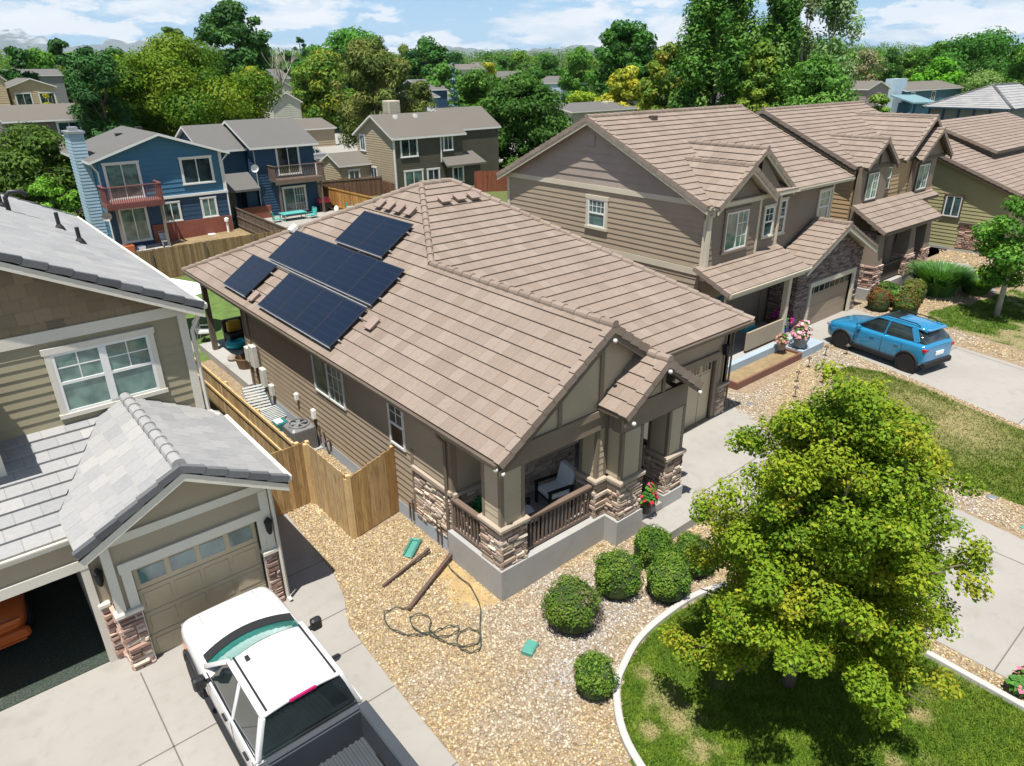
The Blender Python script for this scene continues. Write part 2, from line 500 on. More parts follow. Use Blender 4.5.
def arc(pts, n=6):                     # smooth a polyline (Catmull-Rom)
    out = []; P = [V((*p, 0)) if len(p) == 2 else V(p) for p in pts]
    for i in range(len(P)-1):
        p0, p1, p2, p3 = P[max(i-1, 0)], P[i], P[i+1], P[min(i+2, len(P)-1)]
        for k in range(n):
            t = k/n
            out.append(.5*((2*p1)+(p2-p0)*t+(2*p0-5*p1+4*p2-p3)*t*t+(3*p1-p0-3*p2+p3)*t**3))
    out.append(P[-1]); return out
# ================================================================== camera, light, sky
cam = bpy.data.cameras.new('camera'); camo = bpy.data.objects.new('camera', cam); COL.objects.link(camo); sc.camera = camo
Rm = Matrix(((RC[0][0], RC[1][0], -RC[2][0]), (RC[0][1], RC[1][1], -RC[2][1]), (RC[0][2], RC[1][2], -RC[2][2])))
camo.matrix_world = Matrix.Translation((0, 0, CAM_H)) @ Rm.to_4x4()
cam.sensor_width = 36; cam.lens = F_PX/1024*36; cam.clip_start = .1; cam.clip_end = 30000

SUN = V((-.27, -.18, 1)).normalized()
sl = bpy.data.lights.new('sun', 'SUN'); sl.energy = 5.0; sl.angle = rad(.5); sl.color = (1, .955, .88)
so = bpy.data.objects.new('sun', sl); COL.objects.link(so); so.rotation_euler = SUN.to_track_quat('Z', 'Y').to_euler(); so.location = (0, 0, 60)
w = bpy.data.worlds.new('World'); sc.world = w; w.use_nodes = True
wt = w.node_tree; bg = wt.nodes['Background']
sky = wt.nodes.new('ShaderNodeTexSky'); sky.sky_type = 'NISHITA'; sky.sun_disc = False
sky.sun_elevation = math.asin(SUN.z); sky.sun_rotation = math.atan2(SUN.x, SUN.y); sky.air_density = 1.0; sky.dust_density = .6; sky.ozone_density = 2.0
tc = wt.nodes.new('ShaderNodeTexCoord')
def wn(scale, detail, sx, off, rough=.6):
    mp = wt.nodes.new('ShaderNodeMapping'); mp.inputs['Scale'].default_value = sx; mp.inputs['Location'].default_value = off
    wt.links.new(tc.outputs['Generated'], mp.inputs[0])
    n = wt.nodes.new('ShaderNodeTexNoise'); n.inputs['Scale'].default_value = scale; n.inputs['Detail'].default_value = detail; n.inputs['Roughness'].default_value = rough
    wt.links.new(mp.outputs[0], n.inputs['Vector']); return n.outputs[0]
def wramp(f, stops):
    r = wt.nodes.new('ShaderNodeValToRGB'); e = r.color_ramp.elements
    while len(e) < len(stops): e.new(.5)
    for el, (p, c) in zip(e, stops): el.position = p; el.color = (*c, 1)
    wt.links.new(f, r.inputs[0]); return r.outputs[0]
def wmix(f, a, b, mode='MIX'):
    m = wt.nodes.new('ShaderNodeMix'); m.data_type = 'RGBA'; m.blend_type = mode
    for s_, x in ((m.inputs[0], f), (m.inputs[6], a), (m.inputs[7], b)):
        if isinstance(x, (int, float)): s_.default_value = x
        elif isinstance(x, tuple): s_.default_value = (*x, 1)
        else: wt.links.new(x, s_)
    return m.outputs[2]
cl = wramp(wn(5.2, 10, (1, 1, 4.2), (3.1, 1.4, .3)), [(.485, (0, 0, 0)), (.55, (1, 1, 1))])       # broad cloud sheets
cs = wramp(wn(11, 8, (1, 1, 3.2), (.7, 5.4, .9)), [(.5, (0, 0, 0)), (.555, (1, 1, 1))])           # small cumulus
sh = wramp(wn(8, 6, (1, 1, 4.5), (2.2, .4, .6)), [(.36, (5.6, 7.2, 8.8)), (.58, (9.4, 9.8, 10.3))])  # grey bases, white tops
CB = (3.0, 6.9, 11.4)
sx_ = wt.nodes.new('ShaderNodeSeparateXYZ'); wt.links.new(tc.outputs['Generated'], sx_.inputs[0])
low = wramp(sx_.outputs[2], [(0.0, (1, 1, 1)), (.12, (.8, .8, .8)), (.35, (.12, .12, .12)), (.7, (0, 0, 0))])   # the pale, cloudy belt near the horizon
skyc = wmix(wmix(.62, (0, 0, 0), low), sky.outputs[0], CB)
hid = wramp(sx_.outputs[2], [(0.0, (1, 1, 1)), (.2, (.8, .8, .8)), (.5, (.18, .18, .18)), (1.0, (.1, .1, .1))])
cl = wmix(1.0, cl, hid, 'MULTIPLY'); cs = wmix(1.0, cs, hid, 'MULTIPLY')
c1 = wmix(cl, skyc, sh); c2 = wmix(wmix(.85, (0, 0, 0), cs), c1, (9.6, 9.9, 10.3))
wt.links.new(c2, bg.inputs[0]); bg.inputs[1].default_value = .066
sc.view_settings.view_transform = 'Standard'; sc.view_settings.look = 'None'; sc.view_settings.gamma = 1; sc.view_settings.exposure = 0.64

# ================================================================== shared materials
TAN_TILES = [(.238, .188, .154), (.224, .175, .142), (.258, .207, .17), (.231, .182, .148), (.21, .163, .13), (.248, .197, .162)]
GREY_TILES = [(.268, .272, .275), (.30, .30, .298), (.25, .254, .26), (.325, .322, .315), (.278, .28, .28)]
m_tile = M_tile('tan_roof_tile', TAN_TILES, dirt=.18)
m_gtile = M_tile('grey_roof_tile', GREY_TILES, dirt=.12, joint=.45)
m_dtile = M_tile('dark_grey_rake_tile', [(.07, .075, .082), (.10, .105, .112), (.14, .145, .15)], dirt=.2, joint=0)
m_rtile = M_tile('tan_ridge_tile', TAN_TILES, dirt=.2, joint=0)
m_shing = M_shingle('grey_shingle', (.165, .161, .154), (.09, .088, .084))
m_shing2 = M_shingle('brown_grey_shingle', (.178, .164, .143), (.108, .098, .085))
m_soff = M_plain('brown_fascia', (.13, .105, .08), .6)
m_cream = M_plain('cream_trim', (.50, .46, .36), .55, var=.06)
m_white = M_plain('white_trim', (.66, .66, .64), .5, var=.05)
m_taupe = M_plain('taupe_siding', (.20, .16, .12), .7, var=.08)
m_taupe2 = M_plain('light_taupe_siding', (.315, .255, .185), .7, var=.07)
m_dkbrown = M_plain('dark_brown_trim', (.085, .065, .05), .6)
m_mush = M_plain('mushroom_shingle_siding', (.285, .235, .20), .75, var=.1)
m_tan = M_plain('tan_siding', (.36, .295, .20), .7, var=.06)
m_olive = M_plain('olive_siding', (.30, .285, .15), .7, var=.06)
m_gold = M_plain('golden_brown_siding', (.36, .255, .14), .7, var=.06)
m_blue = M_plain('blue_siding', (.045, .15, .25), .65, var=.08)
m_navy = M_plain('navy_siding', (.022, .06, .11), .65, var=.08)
m_stone = M_attr('ledge_stone', .85, .2, var=.22, bump=.5)
STONES = [(.42, .33, .25), (.50, .41, .32), (.35, .26, .2), (.45, .35, .28), (.55, .47, .38), (.3, .22, .17), (.40, .32, .27)]
STONES_R = [(.34, .22, .17), (.42, .30, .24), (.26, .17, .14), (.38, .27, .22), (.46, .36, .3)]
STONES_D = [(.20, .15, .13), (.27, .21, .18), (.15, .11, .10), (.24, .18, .15), (.30, .24, .21)]
m_brick = M_plain('red_brick', (.22, .075, .05), .85, var=.15, fine=.2, fscale=12)
m_glass = M_glass('window_glass')
m_glassg = M_glass('greenish_window_glass', (.07, .13, .115), (.16, .27, .23), 2.2)
m_glassd = M_glass('dark_window_glass', (.012, .018, .022), (.04, .07, .08))
m_metal = M_plain('grey_metal', (.35, .36, .37), .4, .6)
m_dark = M_plain('dark_plastic', (.02, .021, .023), .45)
m_black = M_plain('black_rubber', (.012, .012, .013), .75)
m_wlight = M_plain('white_plastic', (.8, .8, .78), .4, var=.03)

def M_concrete(name, col, stain=.34):
    t = NT(name); P = t.pos()
    n1 = t.noise(P, .45, 6, .6).outputs[0]; n2 = t.noise(P, 3.2, 5, .65).outputs[0]; n3 = t.noise(P, 90, 2).outputs[0]
    c = t.mix(t.math('MULTIPLY', t.ramp(n1, [(.4, 0.0), (.75, 1.0)]), stain*1.6), col, tuple(x*.72 for x in col))
    c = t.mix(t.math('MULTIPLY', t.ramp(n2, [(.52, 0.0), (.78, 1.0)]), stain*1.3), c, (col[0]*.72, col[1]*.64, col[2]*.55))
    c = t.mix(t.math('MULTIPLY', n3, .2), c, tuple(x*.6 for x in col))
    n4 = t.noise(P, 1.1, 2, .4).outputs[0]; c = t.mix(t.ramp(n4, [(.62, 0.0), (.78, .45)]), c, tuple(x*.5 for x in col))
    t.bump(n3, .15, .005); return t.set(c, .85, 0, .25)
m_conc = M_concrete('driveway_concrete', (.32, .305, .28))
m_conc2 = M_concrete('porch_concrete', (.36, .355, .34), .3)
m_joint = M_plain('joint_line', (.13, .12, .105), .9)

def M_ground():
    t = NT('dry_ground'); P = t.pos()
    n1 = t.noise(P, .02, 6, .6).outputs[0]; n2 = t.noise(P, .3, 5).outputs[0]; n3 = t.noise(P, 18, 3).outputs[0]
    c = t.ramp(n1, [(.35, (.07, .11, .03)), (.55, (.13, .14, .055)), (.7, (.22, .19, .11))])
    c = t.mix(t.math('MULTIPLY', n2, .6), c, (.09, .12, .035)); c = t.mix(t.math('MULTIPLY', n3, .35), c, (.05, .07, .02))
    return t.set(c, .95, 0, .1)
def M_gravel(name='gravel_base'):
    t = NT(name); P = t.pos()
    v = t.n('ShaderNodeTexVoronoi'); v.inputs['Scale'].default_value = 22; t.l(P, v.inputs['Vector'])
    c = t.ramp(t.noise(v.outputs['Color'], 1.0, 0).outputs[0], [(.3, (.20, .14, .08)), (.5, (.33, .245, .15)), (.7, (.40, .33, .24))])
    t.bump(v.outputs['Distance'], .8, .03)
    d = t.math('MULTIPLY', v.outputs['Distance'], 9); c = t.mix(t.math('MINIMUM', d, .3), c, (.12, .085, .055), 'MIX')
    return t.set(c, .9, 0, .2)
m_soil = M_plain('yellow_soil', (.36, .255, .12), .95, var=.2, scale=3, fine=.2, fscale=20); m_ground = M_ground(); m_gravb = M_gravel()
m_dirt = M_plain('dry_dirt_yard', (.22, .16, .085), .95, var=.25, scale=1.5, fine=.2, fscale=9)
m_grassy = M_plain('backyard_grass', (.085, .14, .03), .95, var=.3, scale=2, fine=.25, fscale=25)

# ================================================================== ground and paving
sheet('ground', [(-8900, -600), (14000, -600), (14000, 14300), (-8900, 14300)], 0, m_ground)
sheet('gravel_ground', [(3.6, -12), (60, -12), (60, 14.6), (20.5, 14.6), (20.5, 27), (5.6, 27), (5.6, 15.6), (3.6, 15.6)], 1, m_gravb)
DRB = [(-14, -10), (4.25, -10), (4.27, 6.55), (4.31, 8.5), (4.4, 10.5), (4.52, 10.85), (4.72, 11.3), (4.92, 12.2), (5.1, 15.4), (3.5, 15.4), (3.5, 13.2), (-14, 13.2)]
sheet('driveway', DRB, 3, m_conc)
for a, b in (((.84, -3), (.84, 11.98)), ((-9, 9.92), (4.38, 9.92)), ((-9, 6.6), (4.27, 6.6)), ((3.75, 11.0), (4.6, 11.0)), ((3.75, 12.75), (4.95, 12.75)), ((-2.6, -3), (-2.6, 12.5)), ((3.72, 8.6), (4.31, 8.6))):
    d = V((b[0]-a[0], b[1]-a[1], 0)).normalized(); n = V((-d.y, d.x, 0))*.012
    sheet('driveway_joint', [(a[0]+n.x, a[1]+n.y), (a[0]-n.x, a[1]-n.y), (b[0]-n.x, b[1]-n.y), (b[0]+n.x, b[1]+n.y)], 4, m_joint)
DRM = [(12.75, -12), (17.3, -12), (17.35, 2.4), (17.65, 4.6), (17.3, 8.3), (17.7, 9.4), (18.25, 10.3), (18.3, 10.86), (12.9, 10.86), (12.9, 7.6), (12.75, 6.5)]
sheet('driveway', DRM, 3, m_conc)
for a, b in (((16.35, -6), (16.45, 8.9)), ((12.75, 1.6), (17.33, 1.6)), ((12.8, 5.2), (17.6, 5.2)), ((12.9, 8.6), (17.3, 8.6)), ((12.75, -2.2), (17.3, -2.2))):
    d = V((b[0]-a[0], b[1]-a[1], 0)).normalized(); n = V((-d.y, d.x, 0))*.012
    sheet('driveway_joint', [(a[0]+n.x, a[1]+n.y), (a[0]-n.x, a[1]-n.y), (b[0]-n.x, b[1]-n.y), (b[0]+n.x, b[1]+n.y)], 4, m_joint)
DRC = [(24.74, 7.46), (23.7, 4.34), (22.0, -6), (27.0, -6), (28.9, 5.7), (29.5, 8.74), (30.9, 12.77), (31.2, 13.25), (25.9, 13.25), (25.9, 11.5), (25.3, 9.6)]
sheet('driveway', DRC, 3, m_conc)
for a, b in (((25.0, 8.2), (29.35, 8.2)), ((23.75, 4.5), (28.7, 4.5)), ((28.0, 3.0), (29.9, 11.8)), ((25.9, 11.6), (30.5, 11.6))):
    d = V((b[0]-a[0], b[1]-a[1], 0)).normalized(); n = V((-d.y, d.x, 0))*.014
    sheet('driveway_joint', [(a[0]+n.x, a[1]+n.y), (a[0]-n.x, a[1]-n.y), (b[0]-n.x, b[1]-n.y), (b[0]+n.x, b[1]+n.y)], 4, m_joint)
sheet('walkway', [(38.2, 9.6), (40.2, 10.6), (43.2, 12.6), (42.6, 13.8), (38.6, 13.2), (38.0, 12.0)], 3, m_conc)
sheet('yard_dirt', [(8.0, 40.6), (16.3, 40.6), (16.9, 49.6), (7.5, 49.6)], 1, m_dirt)
sheet('back_lawn', [(5.8, 27), (30, 27), (30, 39.6), (5.8, 39.6)], 2, m_grassy)
sheet('patio', [(8.8, 47.2), (11.9, 47.2), (11.9, 49.6), (8.8, 49.6)], 2, m_conc2)
sheet('patio', [(19.2, 47.6), (24.6, 47.6), (24.9, 53.2), (19.6, 53.2)], 2, m_conc)
sheet('patio', [(4.2, 27.9), (7.2, 28.3), (7.4, 33.0), (4.2, 33.0)], 3, m_conc)
sheet('street', [(32, 66), (70, 66), (90, 130), (40, 130)], 1, m_conc)

# ------------------------------------------------------------------ numpy value noise
def vnoise(x, y, s, seed=0):
    x, y = np.asarray(x)*s, np.asarray(y)*s; xi, yi = np.floor(x).astype(int), np.floor(y).astype(int); fx, fy = x-xi, y-yi
    def h(a, b):
        n = (a*374761393+b*668265263+seed*1442695041) & 0x7fffffff
        n = ((n ^ (n >> 13))*1274126177) & 0x7fffffff
        return ((n ^ (n >> 16)) & 0xffff)/65535.0
    fx = fx*fx*(3-2*fx); fy = fy*fy*(3-2*fy)
    return (h(xi, yi)*(1-fx)+h(xi+1, yi)*fx)*(1-fy)+(h(xi, yi+1)*(1-fx)+h(xi+1, yi+1)*fx)*fy
def gzn(x): return .3*np.clip((x-8)/9.0, 0, 1)

m_grass = M_attr('grass_blades', .8, .15, trans=.25)
m_grassb = M_attr('grass_base', .95, .1)
LAWN1 = [(4.9, -9), (5.6, 1.5), (6.0, 3.6), (6.42, 4.74), (6.69, 5.14), (7.36, 5.82), (7.9, 6.14), (8.59, 6.34), (9.5, 6.38), (10.47, 6.28), (11.4, 5.8), (12.0, 4.8), (12.17, 3.5), (12.17, 2.12), (12.1, -9)]
LAWN2 = [(18.9, -6), (18.93, 2.95), (19.0, 5.2), (19.5, 6.6), (20.6, 8.2), (22.2, 9.5), (23.5, 10.1), (24.3, 10.0), (24.66, 9.0), (24.5, 7.8), (23.4, 4.3), (22.0, -6)]
LAWN3 = [(31.7, 10.2), (33.0, 10.6), (34.6, 10.3), (37.0, 9.6), (39.5, 9.4), (40, 2), (29.6, 1), (30.8, 6.4)]
def lawn_cols(x, y, k):
    n1 = .6*vnoise(x, y, .9, 3)+.4*vnoise(x, y, 2.3, 5); n2 = vnoise(x, y, 6, 9)
    if k == 1:
        g0, g1, d = np.array([.085, .16, .017]), np.array([.15, .225, .026]), np.array([.33, .28, .14])
        dead = np.clip((n1-.74)*3, 0, .4)
        for px, py, r in ((7.95, 5.75, .2), (7.78, 5.2, .34), (7.7, 4.7, .36), (7.45, 4.15, .3), (7.1, 4.9, .2), (7.2, 3.5, .25), (9.6, 1.95, .2), (10.75, 2.05, .22)):
            dead = np.maximum(dead, np.clip(1.15-np.hypot(x-px, y-py)/r+.9*(n2-.5), 0, .9))
    elif k == 2:
        g0, g1, d = np.array([.075, .13, .014]), np.array([.15, .20, .034]), np.array([.36, .30, .16])
        c = np.clip(1.2-np.hypot((x-22.3)/2.6, (y-7.0)/3.2), 0, 1)
        dead = np.clip(c*.95*(.1+1.35*n1)+.25*(n2-.5), 0, .85)
    else:
        g0, g1, d = np.array([.05, .11, .012]), np.array([.12, .18, .03]), np.array([.34, .29, .16])
        dead = np.clip((n1-.42)*4*(y < 9.0)+(n1-.6)*3, 0, .85)
    g = g0+(g1-g0)*np.clip(n2*1.2, 0, 1)[:, None]
    return g*(1-dead[:, None])+d*dead[:, None], dead
def make_lawn(name, poly, k, dens, box, hgt, cell):
    x0, x1, y0, y1 = box
    gx, gy = np.meshgrid(np.arange(x0, x1, cell), np.arange(y0, y1, cell)); gx, gy = gx.ravel(), gy.ravel()
    gm = in_poly(gx+cell/2, gy+cell/2, poly); gx, gy = gx[gm], gy[gm]; n = len(gx)
    vs = np.stack([np.stack([gx, gy], 1), np.stack([gx+cell, gy], 1), np.stack([gx+cell, gy+cell], 1), np.stack([gx, gy+cell], 1)], 1).reshape(-1, 2)
    v3 = np.column_stack([vs, gzn(vs[:, 0])+.009]); c, _ = lawn_cols(gx, gy, k)
    o = np_mesh('lawn', v3, np.arange(n*4).reshape(-1, 4), m_grassb, cols=c*.75); o['kind'] = 'structure'
    A = (x1-x0)*(y1-y0); N = int(A*dens); x = RNG.uniform(x0, x1, N); y = RNG.uniform(y0, y1, N)
    m = in_poly(x, y, poly); x, y = x[m], y[m]; N = len(x); c, dead = lawn_cols(x, y, k)
    keep = RNG.random(N) > dead*.55; x, y, c, dead = x[keep], y[keep], c[keep], dead[keep]; N = len(x)
    h = hgt*RNG.uniform(.6, 1.3, N)*(1-.5*dead); a = RNG.uniform(0, 6.283, N); wd = RNG.uniform(.006, .014, N)*(1 if k == 1 else 1.6)
    ln = RNG.normal(0, .5, (N, 2))*h[:, None]
    z = gzn(x)+.008; b = np.column_stack([x, y, z]); dw = np.column_stack([np.cos(a)*wd, np.sin(a)*wd, np.zeros(N)])
    t = b+np.column_stack([ln, h])
    vs = np.stack([b-dw, b+dw, t], 1).reshape(-1, 3)
    cc = c*RNG.uniform(.75, 1.35, (N, 1))
    o = np_mesh('grass', vs, np.arange(N*3).reshape(-1, 3), m_grass, cols=cc); o['kind'] = 'stuff'
make_lawn('lawn', LAWN1, 1, 3200, (4.9, 12.2, -1, 6.5), .07, .1)
make_lawn('lawn', LAWN2, 2, 1100, (18.8, 24.8, 0, 10.2), .07, .12)
make_lawn('lawn', LAWN3, 3, 350, (29.6, 40, 1, 10.8), .07, .2)

# ------------------------------------------------------------------ river stones
m_peb = M_attr('river_stones', .8, .25)
ICO = None
def ico():
    global ICO
    if ICO is None:
        bm = bmesh.new(); bmesh.ops.create_icosphere(bm, subdivisions=1, radius=1)
        ICO = (np.array([v.co[:] for v in bm.verts]), np.array([[v.index for v in f.verts] for f in bm.faces])); bm.free()
    return ICO
PEB = np.array([(.42, .32, .17), (.46, .375, .24), (.375, .27, .145), (.48, .42, .31), (.31, .215, .115), (.43, .335, .195), (.40, .31, .195), (.46, .365, .205)])
def pebbles(name, poly, dens, s0, s1, holes=(), grey=None):
    P = np.array(poly); x0, y0 = P.min(0); x1, y1 = P.max(0); N = int((x1-x0)*(y1-y0)*dens)
    x = RNG.uniform(x0, x1, N); y = RNG.uniform(y0, y1, N); m = in_poly(x, y, poly)
    for h in holes: m &= ~in_poly(x, y, h)
    x, y = x[m], y[m]; N = len(x); V0, F0 = ico()
    s = RNG.uniform(s0, s1, N); sc3 = np.stack([s*RNG.uniform(.8, 1.35, N), s*RNG.uniform(.65, 1, N), s*RNG.uniform(.4, .75, N)], 1)
    a = RNG.uniform(0, 6.283, N); ca, sa = np.cos(a), np.sin(a)
    v = V0[None]*sc3[:, None]*RNG.uniform(.82, 1.12, (N, len(V0), 1))
    vx = v[..., 0]*ca[:, None]-v[..., 1]*sa[:, None]; vy = v[..., 0]*sa[:, None]+v[..., 1]*ca[:, None]; vz = v[..., 2]+v[..., 0]*RNG.uniform(-.35, .35, N)[:, None]
    zz = gzn(x)+RNG.uniform(0, .8, N)*s*.5+.004
    vs = np.stack([vx+x[:, None], vy+y[:, None], vz+zz[:, None]], -1).reshape(-1, 3)
    fs = (F0[None]+np.arange(N)[:, None, None]*len(V0)).reshape(-1, 3)
    c = PEB[RNG.integers(0, len(PEB), N)]*RNG.uniform(.62, 1.22, (N, 1))
    g = np.clip(vnoise(x, y, .45, 21)*1.8-.95, 0, .6)[:, None] if grey is None else np.clip(grey(x, y), 0, .78)[:, None]
    lum = c.mean(1, keepdims=True); c = c*(1-g)+(lum*np.array([1.12, 1.08, 1.05])+.035)*g
    o = np_mesh('gravel', vs, fs, m_peb, cols=np.repeat(c, len(F0), axis=0)); o['kind'] = 'stuff'
G1 = [(4.3, 3.0), (5.9, 3.0), (6.3, 4.5), (6.6, 5.18), (7.3, 5.92), (7.9, 6.26), (8.6, 6.47), (9.5, 6.5), (10.5, 6.42), (11.5, 5.95), (12.2, 4.9), (12.3, 3.5), (12.3, -1), (12.72, -1), (12.72, 6.5), (12.88, 7.6), (11.3, 8.5), (10.3, 9.0), (7.2, 9.0), (7.3, 13), (5.9, 13), (5.9, 15.2), (5.12, 15.4), (4.95, 12.2), (4.74, 11.3), (4.45, 10.7), (4.33, 8.5), (4.29, 6.5)]
SOIL = [(7.15, 9.1), (6.75, 9.2), (6.55, 9.7), (6.75, 10.3), (6.8, 10.9), (7.25, 10.95), (7.15, 10)]
sheet('soil_patch', [(7.2, 9.0), (6.6, 9.05), (6.35, 9.7), (6.6, 10.4), (6.6, 11.0), (7.3, 11.0), (7.2, 10)], 2, m_soil)
pebbles('gravel', SOIL, 130, .012, .03)
pebbles('gravel', G1, 650, .017, .036, holes=[SOIL], grey=lambda x, y: 1.1-np.hypot((x-8.0)/2.9, (y-7.5)/2.1)+.9*(vnoise(x, y, 1.2, 4)-.5))
pebbles('gravel', [(5.66, 13.1), (7.35, 13.4), (7.35, 22.7), (7.1, 22.7), (5.66, 26)], 300, .02, .042)
pebbles('gravel', [(17.35, -3), (18.88, -3), (18.95, 5.1), (19.45, 6.6), (20.5, 8.25), (22.1, 9.6), (23.5, 10.2), (24.4, 10.1), (24.74, 9), (24.6, 7.7), (23.5, 4.2), (22.1, -3), (22.9, -3), (23.7, 4.3), (24.75, 7.5), (25.3, 9.6), (25.9, 11.5), (25.9, 12.9), (24.5, 11.4), (19.5, 11.0), (19.3, 13.4), (17.9, 13.4), (18.3, 10.9), (17.7, 9.3), (17.35, 8.3), (17.68, 4.6)], 300, .022, .042, holes=[LAWN2])
pebbles('gravel', [(29.0, 3), (30.0, 5.5), (31.7, 10.2), (33, 10.7), (36, 10.2), (38.2, 12), (38.4, 13.1), (31.0, 13.2), (29.6, 8.7)], 140, .025, .05, holes=[LAWN3])
pebbles('gravel', [(41, 9.5), (45.7, 9.5), (45.7, 15), (42.6, 14), (43.2, 12.5)], 40, .04, .08)

# ------------------------------------------------------------------ far mountains and the air in front of them
def mountains():
    m = NT('mountain_rock'); P = m.pos(); sp = m.n('ShaderNodeSeparateXYZ'); m.l(P, sp.inputs[0])
    n = m.noise(P, .0016, 8, .65).outputs[0]; hgt = m.math('ADD', m.math('MULTIPLY', sp.outputs[2], 1/700.0), m.math('MULTIPLY', m.math('SUBTRACT', n, .5), 2.2))
    mat = m.set(m.ramp(hgt, [(.55, (.11, .14, .15)), (.74, (.30, .33, .36))]), .95, 0, .05)
    nx, ny = 220, 16; vs = np.zeros((nx*ny, 3)); k = 0
    for j in range(ny):
        d = 10500+j*260
        for i in range(nx):
            a = rad(-25+85*i/(nx-1)); r = math.sin(math.pi*j/(ny-1))
            fall = .45+.55*min(1, max(0, (rad(24)-a)/rad(16)))
            h = 520+200*(float(vnoise(i*1.0, 0.0, .11, 2))-.5)*2+130*(float(vnoise(i*1.0, j*1.0, .4, 4))-.5)*2+80*(float(vnoise(i*1.0, j*1.0, 1.3, 8))-.5)
            vs[k] = (math.sin(a)*d, math.cos(a)*d, h*r*fall-20*(1-r)); k += 1
    f = np.array([[j*nx+i, j*nx+i+1, (j+1)*nx+i+1, (j+1)*nx+i] for j in range(ny-1) for i in range(nx-1)])
    o = np_mesh('mountains', vs, f, mat); o['kind'] = 'structure'
mountains()
HAZE = True
if HAZE:
    hz = MB(); hz.box(-9000, 14500, -650, 14450, -25, 900)
    hm = bpy.data.materials.new('haze'); hm.use_nodes = True; ht = hm.node_tree
    for nd in list(ht.nodes):
        if nd.type != 'OUTPUT_MATERIAL': ht.nodes.remove(nd)
    pv = ht.nodes.new('ShaderNodeVolumePrincipled'); pv.inputs['Color'].default_value = (.78, .88, 1, 1); pv.inputs['Density'].default_value = 2.6e-5
    ht.links.new(pv.outputs[0], ht.nodes['Material Output'].inputs['Volume'])
    ho = hz.build('haze', hm); ho['kind'] = 'stuff'
# ================================================================== the main house
GU = 'houses with tan tiled roofs along the street'
H1 = thing('house', 'single-storey taupe house under a tan tile roof carrying dark solar panels', 'house', (12.3, 18, 0), group=None)
EZ, EX, EYF, EYB, EXR, EYG = 3.5, 7.07, 8.84, 27.6, 17.85, 10.33
SLP = .68
RX, RY = 12.25, 18.97; RZ = EZ+SLP*(RX-EX); RXR = 13.4
GX, GZ = 10.1, EZ+SLP*(10.1-EX)                     # ridge of the front wing
FS = (RZ-EZ)/(RY-EYG); JY = EYG+(GZ-EZ)/FS
rf = MB(); MB.flipn = None
A, F_, AP, J, HT, HR, B = (EX, EYB, EZ), (EX, EYF, EZ), (GX, EYF, GZ), (GX, JY, GZ), (RX, RY, RZ), (RXR, RY, RZ), (EXR, EYG, EZ)
jl = (EX, JY, EZ)
roof_plane(rf, [F_, AP, J, jl], F_, A); roof_plane(rf, [jl, J, HT, A], F_, A)
EX2 = GX+(GX-EX)                                     # right eave of the front wing
V2 = (EX2, EYG, EZ)
roof_plane(rf, [AP, (EX2, EYF, EZ), V2, J], (EX2, EYF, EZ), V2)
roof_plane(rf, [V2, B, HR, HT, J], V2, B)            # front plane over the garage
D = (EXR, EYB, EZ)
roof_plane(rf, [B, D, HR], B, D)
roof_plane(rf, [A, HT, HR, D], D, A)
# little entry gable
MX, MXL, MXR, MYF, MZ0, MZ1 = 11.26, 9.98, 12.54, 8.28, 3.72, 4.66
ml = [(MXL, MYF, MZ0), (MX, MYF, MZ1), (MX, 9.9, MZ1), (MXL, 9.12, MZ0)]
roof_plane(rf, [(MXL, MYF, MZ0), (MX, MYF, MZ1), (MX, 9.1, MZ1), (MXL, 9.1, MZ0)], ml[0], ml[3], expo=.33, th=.1)
roof_plane(rf, [(MXR, MYF, MZ0), (MXR, 10.3, MZ0), (MX, 10.3, MZ1), (MX, MYF, MZ1)], (MXR, MYF, MZ0), (MXR, 10.3, MZ0), expo=.33, th=.1)
roof1 = rf.build('roof', [m_tile, m_soff], H1)
rc = MB()
for p, q in ((A, HT), (HT, HR), (J, HT), (B, HR), (D, HR)): caps(rc, p, q)
caps(rc, (GX, EYF, GZ), J)
caps(rc, (MX, MYF, MZ1), (MX, 9.3, MZ1))
rake(rc, F_, AP, (0, -1, 0)); rake(rc, V2[:2] and (EX2, EYF, EZ), AP, (0, -1, 0))
rake(rc, (MXL, MYF, MZ0), (MX, MYF, MZ1), (0, -1, 0), w=.22, seg=.3); rake(rc, (MXR, MYF, MZ0), (MX, MYF, MZ1), (0, -1, 0), w=.22, seg=.3)
rc.build('ridge_cap', m_rtile, roof1)
# gutters, fascia and rake boards
def gutter(parent, p, q, out, m, r=.06, mat_=None):
    g = MB(); p, q, out = V(p), V(q), V(out); z = V((0, 0, 1))
    prof = [out*.0-z*.02, out*.09-z*.02+z*.02, out*.1-z*.0, out*.1-z*.03, out*.085-z*.11, -out*.0-z*.13]
    g.ring([[p+a for a in prof], [q+a for a in prof]], 0, True); g.build('gutter', m, parent)
gutter(H1, (EX-.005, EYF+.03, EZ), (EX-.005, EYB, EZ), (-1, 0, 0), m_soff)
gutter(H1, (EX2+.1, EYG-.005, EZ), (EXR, EYG-.005, EZ), (0, -1, 0), m_soff)
fb = MB()
def rakeboard(mb, p, q, side, drop=.17, h=.2, th=.05, m=0):
    p, q = V(p)-V((0, 0, drop)), V(q)-V((0, 0, drop)); s = V(side)*th
    mb.prism([p, q, q-V((0, 0, h)), p-V((0, 0, h))], -s, m)
for p, q in ((F_, AP), ((EX2, EYF, EZ), AP)): rakeboard(fb, p, q, (0, -1, 0), .1, .2)
for p, q in (((MXL, MYF, MZ0), (MX, MYF, MZ1)), ((MXR, MYF, MZ0), (MX, MYF, MZ1))): rakeboard(fb, p, q, (0, -1, 0), .09, .15)
fb.build('rake_board', m_soff, H1, split=True)

